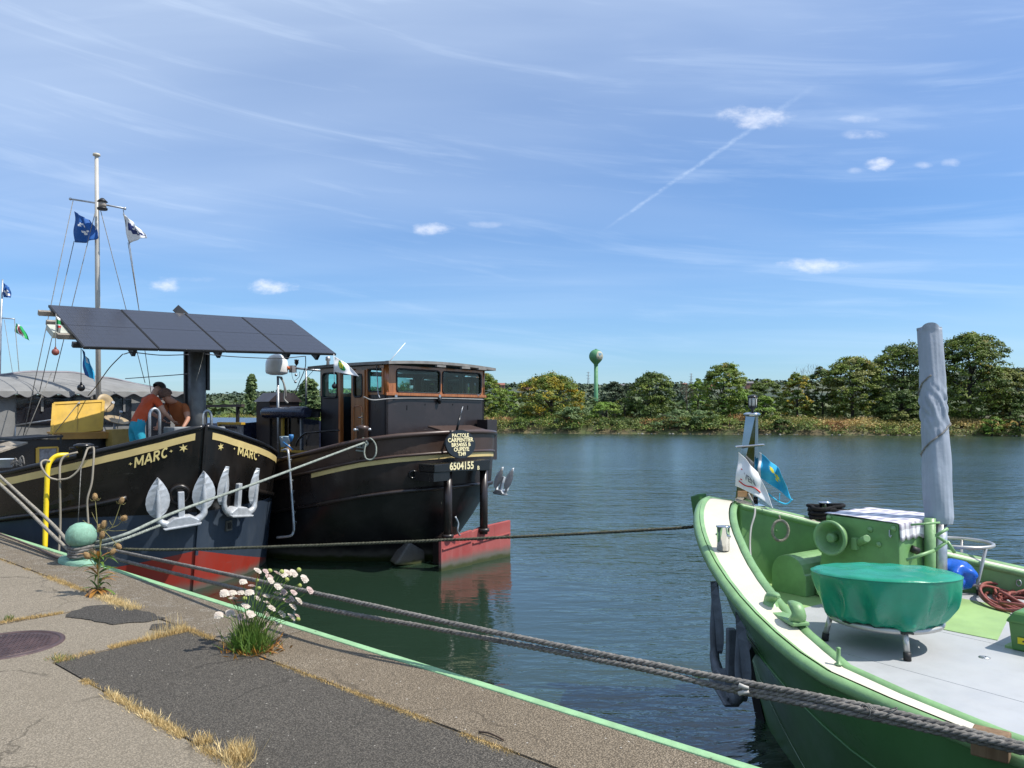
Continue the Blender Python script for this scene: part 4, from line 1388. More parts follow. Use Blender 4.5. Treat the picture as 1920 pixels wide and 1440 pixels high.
def make_anchor(name, label, frame, origin, ex, ey, ez, mat, group, scale=1.0, shank=True, openx=.36, fan=0.0):
    """stockless anchor: crown at origin, flukes along ez, spread along ex, outward ey"""
    ex, ey, ez = Vector(ex).normalized(), Vector(ey).normalized(), Vector(ez).normalized()
    t = thing(name, label, "anchor", frame, origin, group)
    O = Vector(origin)

    def W_(x, y, z): return O + (ex * x + ey * y + ez * z) * scale
    ca_, sa_ = math.cos(fan), math.sin(fan)
    for sg in (-1, 1):
        mb = MB()
        xc = sg * openx

        def WL(u, t, z): return W_(xc + u * ca_ - t * sa_, u * sa_ + t * ca_, z)
        rows = [(.10, .06), (.16, .12), (.24, .165), (.34, .185), (.44, .175), (.54, .14), (.64, .085), (.71, .035), (.745, .008)]
        vs = []
        for (z, w) in rows:
            bend = .02 * (z / .75)
            vs += [WL(-w, bend, z), WL(0, .055 + bend, z), WL(w, bend, z), WL(0, -.02 + bend, z)]
        n = len(rows); fs = []
        for i in range(n - 1):
            for k in range(4): fs.append((4 * i + k, 4 * i + (k + 1) % 4, 4 * (i + 1) + (k + 1) % 4, 4 * (i + 1) + k))
        fs += [(0, 1, 2, 3), tuple(4 * (n - 1) + k for k in (3, 2, 1, 0))]
        mb.add(vs, fs, 0)
        # the thick arm running up the leaf from the crown
        pth = [W_(sg * .05, .05, -.02), W_(sg * openx * .55, .06, -.035), W_(sg * openx * .88, .06, .02), W_(xc, .055, .12), W_(xc, .055, .35), W_(xc, .05, .70)]
        mb.tube(smooth_path(pth, 4), [.062 * scale] * 4 * 2 + [.055 * scale] * 4 + [.045 * scale] * 4 + list(np.linspace(.042, .01, 5) * scale), 6, squash=(1, .8))
        mb.build("fluke", mat, t)
    mb = MB()
    mb.extrude([W_(-.22, -.06, -.075), W_(.22, -.06, -.075), W_(.26, -.06, -.02), W_(.12, -.06, .065), W_(-.12, -.06, .065), W_(-.26, -.06, -.02)], ey * .18 * scale)
    mb.extrude([W_(-.26, .02, -.10), W_(.26, .02, -.10), W_(.29, .02, -.065), W_(-.29, .02, -.065)], ey * .13 * scale)
    mb.build("crown", mat, t, bevel=.012)
    if shank:
        mb = MB(); a = W_(0, .02, .0); b = W_(0, .00, .46)
        mb.bar(a, b, .095 * scale, .075 * scale, up=tuple(ey)); mb.lathe([(.055 * scale, -.07 * scale), (.055 * scale, .07 * scale)], W_(0, .06, .0), axis=tuple(ex), seg=12)
        mb.build("shank", mat, t, bevel=.01)
    return t


ca, na = msurf(MC - hbm(.066, 2.42), 1.22, .13)
ta = (msurf(MC - .15, 1.22)[0] - msurf(MC - 1.0, 1.22)[0]).normalized()
make_anchor("anchor", "silver anchor on the left bow with leaf flukes facing the quay", QF, ca, ta + Vector((0, 0, .12)), na, (-.05, -.06, 1), ALU, "silver anchors on the black barge", .97, openx=.345, fan=-.12)
ca, na = msurf(MC + hbm(.215, 2.42), 1.20, .13)
ta = (msurf(MC + .95, 1.2)[0] - msurf(MC + .2, 1.2)[0]).normalized()
make_anchor("anchor", "silver anchor on the right bow seen almost edge on", QF, ca + Vector((0, 0, .06)), ta + Vector((0, 0, -.10)), na, (.02, -.16, 1), ALU, "silver anchors on the black barge", 1.0, openx=.40, fan=-.18)

# post with the solar array
PY_ = 10.5
PX_ = aty(369, 720, PY_).x
SP = thing("solar_array", "four dark solar panels in a row on a steel post over the bow", "solar array", QF, (PX_, PY_, 1.9))
mb = MB(); mb.lathe([(.158, 1.8), (.158, 4.25)], (PX_, PY_, 0), seg=28); mb.build("post", STEELP, SP)
for dx in (-.185, .185):
    mb = MB(); p = Vector((PX_ + dx * .9, PY_ - dx * .5, 0)); mb.box(p.x - .025, p.x + .025, p.y - .025, p.y + .025, 3.30 if dx > 0 else 3.0, 4.25); mb.build("bracket", BLKM, SP)
cA = Vector((3.52, 9.70, 3.985))
ya, ti, ro = -.041, .463, .035
ex = Vector((math.cos(ya) * math.cos(ro), math.sin(ya) * math.cos(ro), math.sin(ro)))
hh = Vector((-math.sin(ya), math.cos(ya), 0)); ey = (hh * math.cos(ti) + Vector((0, 0, math.sin(ti)))); ey = (ey - ex * ey.dot(ex)).normalized(); ez = ex.cross(ey)
PW, PH = 4.62, 1.80
PANEL = panel_mat()
for k in range(4):
    x0 = -PW / 2 + k * PW / 4 + .008; x1 = x0 + PW / 4 - .016
    mb = MB(); c = cA + ex * (x0 + x1) / 2 + ey * PH / 2
    mb.obox(c - ez * .02, ex * (x1 - x0) / 2, ey * PH / 2, ez * .02)
    pn = mb.build("panel_frame", BLKM, SP, label=None)
    mb = MB(); q = [cA + ex * (x0 + .018) + ey * .018 + ez * .003, cA + ex * (x1 - .018) + ey * .018 + ez * .003, cA + ex * (x1 - .018) + ey * (PH - .018) + ez * .003, cA + ex * (x0 + .018) + ey * (PH - .018) + ez * .003]
    for (v0, v1) in ((.0, .497), (.503, 1.0)):
        L = lambda t, u: q[0].lerp(q[1], t).lerp(q[3].lerp(q[2], t), u)
        mb.add([L(0, v0), L(1, v0), L(1, v1), L(0, v1)], [(0, 1, 2, 3)])
    go = mb.build("panel_glass", PANEL, pn, fix=False)
    uv = go.data.uv_layers.new(name="uv")
    for fi, (v0, v1) in enumerate(((0, .497), (.503, 1.))):
        for li, (a, b) in enumerate(((0, v0), (1, v0), (1, v1), (0, v1))): uv.data[fi * 4 + li].uv = (a, b * 1.0)
# purlins below the panels, sticking out on the left, and triangular brackets
for v in (.28, .62, 1.18, 1.62):
    mb = MB(); a = cA + ex * (-PW / 2 - (.18 if v > .5 else .06)) + ey * v - ez * .085; b = cA + ex * (PW / 2 - .1) + ey * v - ez * .085
    mb.bar(a, b, .07, .08, up=tuple(ez)); mb.build("purlin", WOODG if v > .5 else BLKM, SP)
for u in (-1.55, -.1, 1.25, 1.9):
    mb = MB(); c = cA + ex * u - ez * .05
    mb.extrude([c + ey * .02, c + ey * .9, c + ey * .16 - ez * .10, c + ey * .06 - ez * .12], ex * .06); mb.build("bracket", BLKM, SP)
mb = MB(); c = cA + ex * -.05 + ey * PH
mb.extrude([c + ex * -.12, c + ex * .14, c + ez * .10 + ey * .06], ey * .12); mb.build("junction_box", BLKM, SP)
mb = MB(); a = cA + ex * -2.33 + ey * .85 - ez * .10; mb.obox(a, ex * .20, ey * .17, ez * .05); mb.build("control_box", M("beige_box", (.42, .43, .36), .5), SP)
CAB = BLKM
for pts in ([at(165, 742, 14.6), at(182, 722, 13.8), at(205, 690, 12.9), at(230, 664, 12.2)], [at(232, 664, 12.2), at(250, 661, 12.5), at(300, 666, 12.8), at(354, 665, 12.8)],
            [at(384, 664, 12.9), at(440, 669, 13.4), at(520, 672, 14.1), at(572, 668, 14.6)], [at(573, 668, 14.6), at(572, 690, 14.8), at(560, 720, 15.2), at(553, 740, 15.5)],
            [at(235, 710, 15.2), at(290, 706, 14.5), at(330, 703, 13.6), at(354, 701, 13.1)]):
    mb = MB(); mb.tube(smooth_path(pts, 6), .0085, 5); mb.build("cable", CAB, SP)

# ---- mast with crosstree, lantern, flags
mx_, my_ = 2.80, 13.38
ms = thing("flag_mast", "tall aluminium mast with crosstree and black lantern behind the solar panels", "mast", QF, (mx_, my_, 1.5))
top = at(181, 292, 15.42); bot = at(186, 760, 15.42); bot.z = 1.5
mb = MB(); mb.tube([bot, bot.lerp(top, .7), top], [.052, .046, .036], 12); mb.build("pole", M("pale_mast_paint", (.46, .44, .40), .45, var=.08, dirt=.2), ms)
mb = MB(); mb.lathe([(.02, -.02), (.07, .0), (.065, .04), (.001, .05)], top, seg=16); mb.build("finial", M("pale_cap", (.5, .45, .36), .6), ms)
cl, cr_ = at(132, 373, 15.55), at(234, 391, 15.3)
mb = MB(); mb.tube([cl, (cl + cr_) / 2 + Vector((0, 0, .01)), cr_], .018, 8); mb.ball(cl, .03); mb.ball(cr_, .03); mb.build("crosstree", GALV, ms)
lc = at(192, 384, 15.25)
mb = MB(); mb.lathe([(.09, -.10), (.10, -.07), (.075, -.05)], lc, seg=16, m=0); mb.lathe([(.072, -.05), (.072, .05)], lc, seg=16, m=1); mb.lathe([(.075, .05), (.10, .06), (.06, .10), (.03, .13)], lc, seg=16, m=0)
mb.build("lantern", [BLKM, M("lantern_lens", (.35, .30, .25), .2)], ms)
mb = MB()
for a, b, Ya, Yb in (((137, 376), (40, 835), 15.5, 14.2), ((139, 452), (74, 735), 15.5, 14.9), ((181, 388), (100, 716), 15.4, 14.9), ((188, 392), (272, 718), 15.4, 16.2), ((231, 393), (243, 458), 15.3, 15.3), ((243, 458), (284, 742), 15.3, 16.2), ((240, 455), (262, 590), 15.3, 15.9), ((96, 700), (40, 835), 15.0, 14.2)):
    mb = MB(); mb.tube([at(*a, Ya), at(*b, Yb)], .0075, 5); mb.build("halyard", ROPEG, ms)


def flag(name, corners, mats, label, cat, mfn=None, amp=.03, frame=QF, nu=22, nv=14, waves=2.2, group=None, phase=0.0, thing_=True, sag=0.0):
    """cloth from four corners: hoist top, fly top, fly bottom, hoist bottom"""
    TL, TR, BR, BL = [Vector(c) for c in corners]
    nrm = (TR - TL).cross(BL - TL).normalized()

    def P(u, v):
        p = TL.lerp(TR, u).lerp(BL.lerp(BR, u), v)
        return p + nrm * amp * math.sin(waves * 6.28 * u + v * 2.4 + phase) * (.15 + u) + Vector((0, 0, -sag * math.sin(math.pi * u) * (.3 + .7 * v))) + nrm * amp * .5 * math.sin(v * 7 + u * 4 + phase)
    mb = MB(); mb.grid(P, nu, nv, mfn=mfn)
    o = mb.single(name, mats, frame, label, cat, group, fix=False)
    sol = o.modifiers.new("cloth", 'SOLIDIFY'); sol.thickness = .003; sol.offset = 0
    return o, P, nrm


def ink(pat):
    """turn rows of characters into a material picker: digit = material index"""
    h = len(pat); w = len(pat[0])

    def fn(u, v):
        c = pat[min(h - 1, int(v * h))][min(w - 1, int(u * w))]
        return int(c) if c.isdigit() else 0
    return fn


FG = "pennants and flags on the barges"
flag("flag", (at(139, 396, 15.5), at(166, 412, 15.4), at(188, 444, 15.2), at(139, 454, 15.5)), [CLOTHB, CLOTHW], "dark blue pennant with white figures on the left of the crosstree", "flag",
     ink(["00000000000000", "00000000000000", "00000000000000", "00000110000000", "00001101100000", "00000000000000", "00000110110000", "00000011000000", "00000000000000", "00000000000000", "00000000000000"]), .05, sag=.05, group=FG)
flag("flag", (at(230, 400, 15.3), at(262, 430, 15.2), at(278, 446, 15.1), at(241, 457, 15.3)), [CLOTHW, NAVY], "white pennant with navy emblem on the right of the crosstree", "flag",
     ink(["000000000000", "000000000000", "000110000000", "001111010000", "001110100000", "001111110000", "000011101100", "000000110110", "000000000000", "000000000000"]), .03, sag=-.03, group=FG)
# second mast, farther aft
m2 = thing("flag_mast", "thin distant mast at the left edge flying a blue pennant", "mast", QF, at(1, 800, 24) * 1.0)
mb = MB(); a = at(5, 524, 24); b = at(0, 640, 24); c = at(-4, 800, 24); mb.tube([c, b, a], [.05, .045, .02], 8); mb.build("pole", GALV, m2)
mb = MB(); mb.tube([at(1, 596, 24), at(28, 598, 24)], .018, 6); mb.build("crosstree", GALV, m2)
mb = MB(); mb.tube([at(27, 597, 24), at(39, 735, 23)], .011, 5); mb.build("halyard", ROPEG, m2)
mb = MB(); mb.tube([at(8, 600, 24), at(30, 740, 23)], .008, 5); mb.build("halyard", ROPEG, m2)
flag("flag", (at(6, 530, 24), at(16, 538, 24), at(21, 558, 24), at(6, 557, 24)), [CLOTHB, CLOTHW], "small blue pennant at the top of the distant left mast", "flag", ink(["000000", "000000", "000110", "011000", "001110", "000000"]), .05, group=FG)
flag("flag", (at(30, 606, 24), at(40, 612, 24), at(57, 640, 24), at(27, 622, 24)), [CLOTHG, CLOTHW, CLOTHR], "green and white pennant with red letters on the distant left mast", "flag",
     ink(["000011111111000000", "000011212211000000", "000011221221000000", "000011212121000000", "000011221221000000", "000011111111000000"]), .04, group=FG)
# things hanging under the panels
t = thing("mooring_ball", "small red ball hung on a cord under the left end of the panels", "ball", QF, at(104, 660, 12.0), "signal balls hung on cords")
p = at(104, 660, 12.0)
mb = MB(); mb.ball(p, .055); mb.lathe([(.02, .05), (.012, .08)], p, seg=8); mb.build("ball", M("rusty_red_ball", (.22, .06, .045), .5), t)
mb = MB(); mb.tube([p + Vector((0, 0, .05)), at(105, 588, 12.2)], .006, 5); mb.build("cord", ROPEG, t)
p = at(152, 727, 12.2)
t = thing("mooring_ball", "black ball hung below the light blue flag under the panels", "ball", QF, p, "signal balls hung on cords")
mb = MB(); mb.ball(p, .058); mb.lathe([(.02, .05), (.012, .09)], p, seg=8); mb.build("ball", BLK, t)
mb = MB(); mb.tube([p + Vector((0, 0, .05)), at(152, 652, 12.2)], .006, 5); mb.build("cord", ROPEG, t)
flag("flag", (at(153, 654, 12.2), at(166, 676, 12.2), at(183, 716, 12.1), at(158, 703, 12.2)), [CLOTHC, CLOTHB, CLOTHW], "light blue flag hanging limp under the left corner of the panels", "flag",
     lambda u, v: 1 if u < .35 else (2 if .6 < u < .72 and v < .3 else 0), .05, waves=1.4, group=FG)
flag("flag", (at(105, 592, 12.2), at(112, 597, 12.2), at(113, 624, 12.2), at(105, 628, 12.2)), [CLOTHG, CLOTHW, CLOTHR, M("grey_flag_back", (.25, .27, .25), .8)], "small green white and red pennant beside the panel end", "flag",
     lambda u, v: 1 if v < .15 else 0 if v < .4 else 1 if v < .52 else 2 if v < .66 and u > .5 else 3, .02, group=FG)

# ---- tent over the hold
tn = thing("awning_tent", "grey canvas tent with scalloped eave over the barge hold", "tent", QF, (MC, 17.5, 1.7))
s0, s1 = 14.05, 22.0
hw = 2.36
rz_, ez_ = 3.77, 3.26


def eave_z(x): return ez_ + .02 * x


def roof(u, v):
    """hipped front: u across, v from the eave up to the ridge"""
    x = (u * 2 - 1) * hw
    zr = rz_ - .36 * (abs(x - .05) / hw) ** 1.5
    y = s0 - .12 + v * 1.25
    z = eave_z(x) + .06 + (zr - eave_z(x) - .06) * (v ** .72)
    w = .022 * math.sin(x * 7 + v * 5) + .018 * mnoise.noise(Vector((x * 3.2, v * 3, 2)))
    return (MC + x, y + w, z + w * .6)


mb = MB(); mb.grid(roof, 60, 14)
mb.grid(lambda u, v: (MC + (u * 2 - 1) * hw, s0 + 1.13 + v * (s1 - s0 - 1.1), rz_ - .36 * (abs((u * 2 - 1) - .02)) ** 1.5 + .02 * (u * 2 - 1) * hw), 30, 8)
for sg in (-1, 1):
    mb.grid(lambda u, v: (MC + sg * hw, s0 - .12 + u * (s1 - s0), 1.9 + v * (eave_z(sg * hw) + .08 - 1.9)), 10, 2)
mb.build("roof_canvas", GREYCAN, tn)
mb = MB()
n_s = 13
mb.grid(lambda u, v: (MC + (u * 2 - 1) * (hw + .01), s0 - .14 - .02 * v + .012 * math.sin(u * 40), eave_z((u * 2 - 1) * hw) + .07 - v * (.085 + .036 * math.cos(u * 2 * math.pi * n_s))), 156, 2)
o = mb.build("scalloped_valance", GREYCAN, tn)
mb = MB(); mb.tube([(MC + (u * 2 - 1) * (hw + .01), s0 - .165 + .012 * math.sin(u * 40), eave_z((u * 2 - 1) * hw) + .07 - (.085 + .036 * math.cos(u * 2 * math.pi * n_s))) for u in np.linspace(0, 1, 157)], .011, 4); mb.build("valance_trim", M("valance_piping", (.10, .10, .11), .7), tn)
mb = MB(); mb.tube([Vector(roof(u, 1.0)) + Vector((0, .02, .01)) for u in np.linspace(0, 1, 30)], .03, 6); mb.build("ridge_piping", M("ridge_trim", (.20, .19, .21), .6), tn)


def wallp(u, v):
    x = -hw + u * 2 * hw
    w = .03 * mnoise.noise(Vector((x * 2.2, v * 2, 7)))
    return (MC + x, s0 + w - .25 * max(0, .25 - v) * (1 if x < -1 else .4), 2.05 + v * (eave_z(x) - 2.05))


mb = MB(); mb.grid(wallp, 40, 10); mb.build("front_wall", GREYCAN, tn)
for (a, b) in ((-1.06, 1.11), ):
    mb = MB(); mb.grid(lambda u, v: (MC + a + u * (b - a), s0 - .035 + .008 * math.sin(v * 30 + u * 9), 2.66 + v * .56), 20, 10); mb.build("window", DARKWIN, tn)
for x in (-.62, .30, .95):
    mb = MB(); mb.box(MC + x - .022, MC + x + .022, s0 - .06, s0 - .045, 2.92, 3.24); mb.build("window_strap", GREYCAN, tn)
mb = MB(); mb.box(MC + 1.45, MC + 1.95, s0 - .05, s0 - .03, 2.2, 3.1); mb.build("door_flap", DARKWIN, tn)
mb = MB(); mb.tube([at(350, 742, 17.3), at(351, 800, 17.3)], .03, 8); mb.build("corner_pole", GALV, tn)
mb = MB(); mb.tube([at(29, 797, 14.9), at(100, 787, 14.6)], .015, 6); mb.tube([at(29, 797, 14.9), at(28, 835, 14.9)], .015, 6); mb.build("grab_rail", GALV, tn)

# ---- deckhouse with the open yellow hatch
dh = thing("deck_hatch", "black deckhouse with its ochre yellow hatch lid standing open", "hatch", QF, (MC - .1, 12.6, 1.5))
pA, pB_ = at(116, 812, 13.9), at(206, 806, 14.4)
dirx = (pB_ - pA); dirx.z = 0; dirx.normalize(); diry = Vector((-dirx.y, dirx.x, 0))


def DH(u, w, z): return Vector((pA.x, pA.y, 0)) + dirx * u + diry * w + Vector((0, 0, z))


Wd = (pB_ - pA).length
zt = 2.50
mb = MB()
for (u0, u1, w0, w1) in ((-.08, .0, 0, .9), (Wd, Wd + .06, 0, .9), (-.08, Wd + .06, .9, .96)): mb.extrude([DH(u0, w0, 1.4), DH(u1, w0, 1.4), DH(u1, w1, 1.4), DH(u0, w1, 1.4)], (0, 0, zt - 1.4))
mb.extrude([DH(0, .3, 1.4), DH(Wd, .3, 1.4), DH(Wd, .34, 1.4), DH(0, .34, 1.4)], (0, 0, zt - 1.5))
mb.build("coaming", BLK, dh)
mb = MB(); mb.extrude([DH(-.10, -.02, zt), DH(Wd + .08, -.02, zt), DH(Wd + .08, .95, zt), DH(-.10, .95, zt)], (0, 0, .03)); mb.extrude([DH(0, -.015, zt - .09), DH(Wd, -.015, zt - .09), DH(Wd, .02, zt - .09), DH(0, .02, zt - .09)], (0, 0, .09)); mb.build("hatch_rim", M("orange_ochre_paint", (.45, .22, .035), .4), dh)
mb = MB()
for u in (-.06, Wd + .03): mb.extrude([DH(u - .02, -.03, 1.5), DH(u + .02, -.03, 1.5), DH(u + .02, -.01, 1.5), DH(u - .02, -.01, 1.5)], (0, 0, zt - 1.5))
mb.build("corner_trim", YELLOWD, dh)
lidA, lidB, lidC, lidD = at(97, 814, 14.0), at(190, 806, 14.4), at(194, 752, 14.7), at(101, 757, 14.3)
mb = MB(); nl = (lidB - lidA).cross(lidD - lidA).normalized(); mb.extrude([lidA, lidB, lidC, lidD], -nl * .03)
for i, j in ((0, 1), (1, 2), (2, 3), (3, 0)):
    L = [lidA, lidB, lidC, lidD]; mb.bar(L[i], L[j], .05, .03, up=tuple(nl))
ld = mb.build("lid", YELLOW, dh)
mb = MB(); a = lidA.lerp(lidB, .5) + nl * .012; b = lidD.lerp(lidC, .5) + nl * .012; mb.bar(a, b, .006, .012, up=tuple(nl)); mb.build("seam", YELLOWD, ld)
mb = MB(); c = lidD.lerp(lidC, .5) + nl * .03 - Vector((0, 0, .05)); mb.lathe([(.025, 0), (.02, .04), (.001, .05)], c, axis=tuple(nl), seg=10); mb.build("catch", GALV, ld)
mb = MB(); mb.tube([lidA.lerp(lidB, .06) + nl * .03, lidD.lerp(lidC, .52) + nl * .05], .006, 5); mb.build("stay", ROPEG, ld)
mb = MB(); q = [at(210, 806, 14.3), at(247, 804, 14.5), at(246, 838, 14.4), at(211, 838, 14.2)]; mb.extrude(q, (.0, .3, 0)); mb.build("side_panel", YELLOWD, dh)

# sat dishes
DISHM = M("beige_dish", (.34, .26, .15), .5, var=.15, vs=4)
for k, (c, nrm, r_, lab) in enumerate([(at(195, 757, 15.0), (.15, -.9, .25), .185, "beige satellite dish standing upright beside the mast"), (at(218, 792, 14.9), (.1, -.35, .93), .24, "beige satellite dish tipped flat behind the yellow hatch")]):
    t = thing("satellite_dish", lab, "satellite dish", QF, c - Vector((0, 0, .3)), "satellite dishes")
    mb = MB(); mb.lathe([(.001, .0), (r_ * .5, .012), (r_ * .85, .035), (r_, .052), (r_ * .99, .060), (r_ * .5, .022), (.001, .010)], c, axis=nrm, seg=32, sx=.92); mb.build("reflector", DISHM, t)
    mb = MB(); mb.tube([c - Vector((0, -.06, 0)), c + Vector((0, .10, -.15)), c + Vector((0, .10, -.9))], .022, 8); mb.build("bracket", GALV, t)
    mb = MB(); e = c + Vector(nrm).normalized() * .26 + Vector((.02, 0, -.05)); mb.tube([c + Vector((0, 0, -r_ * .9)), e], .008, 5); mb.lathe([(.025, -.03), (.03, .03)], e, axis=nrm, seg=10); mb.build("feed_arm", GALV, t)

# side cabin with window, left
sc = thing("deck_cabin", "low black side cabin with a yellow framed window by the left gunwale", "cabin", QF, at(80, 880, 12.6))
A_ = at(40, 832, 12.6); B_ = at(112, 816, 13.1)
dx_ = (B_ - A_); dx_.z = 0; Lc = dx_.length; dx_.normalize(); dy_ = Vector((-dx_.y, dx_.x, 0))
def SC(u, w, z): return Vector((A_.x, A_.y, 0)) + dx_ * u + dy_ * w + Vector((0, 0, z))
mb = MB(); mb.extrude([SC(-.5, 0, 1.5), SC(Lc, 0, 1.5), SC(Lc, .8, 1.5), SC(-.5, .8, 1.5)], (0, 0, .93)); mb.build("wall", BLK, sc)
mb = MB(); mb.extrude([SC(-.1, -.06, 2.43), SC(Lc + .03, -.06, 2.47), SC(Lc + .03, .84, 2.47), SC(-.1, .84, 2.43)], (0, 0, .035)); mb.build("roof", BLKM, sc)
mb = MB()
fr = [SC(.24, -.012, 1.92), SC(.56, -.012, 1.92), SC(.56, -.012, 2.30), SC(.24, -.012, 2.30)]
wf = MB()
wf.bar(fr[0], fr[3], .05, .03, 0, up=(0, 1, 0)); wf.bar(fr[3], fr[2], .03, .03, 0, up=(0, 1, 0)); wf.bar(fr[1], fr[2], .03, .03, 0, up=(0, 1, 0))
w_o = wf.build("window", YELLOW, sc)
mb.add([p + Vector((0, .006, 0)) for p in fr], [(0, 1, 2, 3)]); mb.build("pane", M("net_curtain_glass", (.20, .21, .23), .15, var=.4, vs=14), w_o)
pl = MB(); pl.extrude([at(-60, 838, 12.3), at(2, 829, 12.5), at(52, 832, 12.4), at(-2, 850, 12.0)], (0, 0, .03)); pl.single("hatch_board", WOODG, QF, "weathered wooden board lying beside the side cabin", "board")
tb = at(8, 864, 11.7)
bw = thing("wash_tub", "pale blue grey plastic tub standing on the barge side deck", "tub", QF, tb - Vector((0, 0, .12)))
mb = MB(); mb.lathe([(.11, -.10), (.15, .02), (.165, .03), (.155, .03), (.12, -.07), (.001, -.08)], tb, seg=24); mb.build("body", M("pale_tub_plastic", (.40, .46, .52), .4), bw)
mb = MB()
for k in range(10):
    mb.tube(smooth_path([at(18 + 3 * k + rnd.uniform(-4, 4), 870 + rnd.uniform(-6, 6), 11.6), at(24 + 2 * k, 862 + rnd.uniform(-8, 8), 11.6), at(36 + rnd.uniform(-6, 10), 872 + rnd.uniform(-7, 5), 11.6)], 5), .011, 5)
mb.single("rope_heap", ROPED, QF, "small tangle of dark rope beside the tub", "rope")

# deck gear behind the stem: winch box, bent hoops
wn = thing("anchor_winch", "grey anchor winch the two men lean over", "winch", QF, (3.0, 9.9, 1.9))
mb = MB(); mb.box(2.62, 3.55, 9.75, 10.15, 1.8, 2.645); mb.build("housing", M("grey_winch_paint", (.17, .18, .185), .55, var=.25, vs=5), wn, bevel=.02)
mb = MB(); mb.lathe([(.16, -.35), (.16, -.32), (.10, -.3), (.10, .3), (.16, .32), (.16, .35)], (3.05, 9.6, 2.40), axis=(1, 0, 0), seg=20); mb.build("drum", M("dark_winch_drum", (.1, .1, .11), .5), wn)
mb = MB(); mb.lathe([(.05, -.6), (.05, .6)], (3.05, 9.6, 2.40), axis=(1, 0, 0), seg=12); mb.build("shaft", GALV, wn)
for k, (px, py, Y, rr) in enumerate([(290, 786, 13.0, .085), (388, 788, 14.0, .085)]):
    c = at(px, py, Y)
    mb = MB(); mb.tube([c + Vector((-rr, 0, -.6)), c + Vector((-rr, 0, .05))] + [c + Vector((-rr * math.cos(a), 0, .05 + rr * 1.5 * math.sin(a))) for a in np.linspace(.2, math.pi - .2, 10)] + [c + Vector((rr, 0, .05)), c + Vector((rr, 0, -.5))], .026, 8)
    mb.single("bent_hoop", GALV, QF, ("bent steel hoop beside the man in the orange shirt", "bent steel hoop right of the solar post")[k], "hoop", "bent hoops on the foredeck")
# black bollard on the left gunwale and the hoses hung over the side
bb = at(157, 840, 11.6)
t = thing("deck_bollard", "black double bollard on the left gunwale of the barge", "bollard", QF, bb - Vector((0, 0, .12)))
mb = MB(); mb.lathe([(.10, -.14), (.10, .0), (.14, .02), (.14, .05), (.08, .07), (.001, .07)], bb, seg=18); mb.build("post", BLK, t)
mb = MB(); mb.tube([bb + Vector((-.2, 0, 0)), bb + Vector((.2, 0, 0))], .022, 8); mb.build("crossbar", BLK, t)
hz = []
mb = MB(); mb.tube(smooth_path([at(128, 853, 11.45), at(110, 854, 11.35), at(98, 861, 11.3), at(90, 876, 11.25), at(88, 910, 11.22), at(86, 970, 11.18), at(84, 1032, 11.1)], 6), .036, 8)
mb.single("yellow_pipe", YPIPE, QF, "bright yellow pipe hooked over the black gunwale", "pipe")
mb = MB(); mb.tube(smooth_path([at(146, 848, 11.4), at(122, 855, 11.3), at(113, 870, 11.25), at(112, 900, 11.2), at(113, 980, 11.2), at(110, 1042, 11.1)], 6), .016, 7)
mb.tube(smooth_path([at(108, 900, 11.16), at(92, 895, 11.1), at(80, 880, 11.1), at(77, 868, 11.15), at(84, 863, 11.2), at(94, 865, 11.25)], 6), .015, 7)
mb.tube(smooth_path([at(108, 900, 11.16), at(130, 896, 11.2), at(148, 880, 11.25), at(158, 858, 11.3), at(164, 842, 11.4), at(172, 839, 11.45), at(176, 842, 11.4), at(175, 870, 11.3), at(172, 905, 11.25), at(164, 935, 11.2), at(164, 960, 11.2), at(168, 1010, 11.15)], 6), .015, 7)
mb.single("water_hose", M("beige_hose", (.25, .22, .17), .6, var=.15), QF, "beige hose looped over the gunwale beside the yellow pipe", "hose")
mb = MB(); mb.tube([at(152, 875, 11.25), at(146, 985, 11.1)], .006, 5); mb.single("thin_line", ROPEG, QF, "thin cord hanging down the black hull behind the bollard", "cord")

# ------------------------------------------------------------------ brown barge beyond (stern towards us)
PC = 7.08


def hbp(y, z):
    L = float(np.interp(z, [0, 1.4], [2.5, 2.15])); p = float(np.interp(z, [0, 1.4], [1.35, 2.0])); q = float(np.interp(z, [0, 1.4], [1.0, 1.95]))
    u = max(0., min(1., 1 - y / L)); return pB(z) * (1 - u ** p) ** (1 / q)


def pzr(y): return interp(y, [(0, 2.53), (.5, 2.47), (1.0, 2.38), (1.9, 2.17), (3.2, 1.94), (5, 1.78), (9, 1.62), (40, 1.7)])
def pstern(z): return interp(z, [(-.6, 8.6), (0, 7.9), (.8, 7.55), (1.4, 7.3), (2.5, 7.2)])
def pB(z): return interp(z, [(-.6, 1.9), (0, 2.03), (.8, 2.06), (1.4, 2.07), (2.5, 2.09)])


def ppt(sg, y, z):
    f = 1.0
    if y > 30: f = max(0., 1 - ((y - 30) / 6) ** 2) ** .5 if y < 36 else 0
    return Vector((PC + sg * hbp(y, z) * f, pstern(z) + y, z))


def psurf(sg, y, z, off):
    a = ppt(sg, y, z); e = 2e-3
    d1 = ppt(sg, y + e, z) - a; d2 = ppt(sg, y, z + .02) - a
    n = d1.cross(d2).normalized()
    if n.x * sg < 0 or (abs(n.x) < .05 and n.y > 0): n = -n
    return a + n * off


bp = thing("house_barge", "brown and black Dutch barge with varnished wheelhouse and red twin rudders", "barge", QF, (PC, 8.0, 0))
YP = [0, .002, .008, .02, .04, .07, .11, .17, .25, .35, .48, .64, .82, 1.0, 1.25, 1.5, 1.75, 2.0, 2.3, 2.6, 3.2, 4.2, 6, 9, 14, 20, 30, 32, 34, 35, 35.7, 36]


def prow(k, sg, y):
    zr = pzr(y)
    return [-.6, -.2, .10, .45, .80, zr - 1.03, zr - .72, zr - .38, zr - .2, zr][k] if k > 4 or True else 0


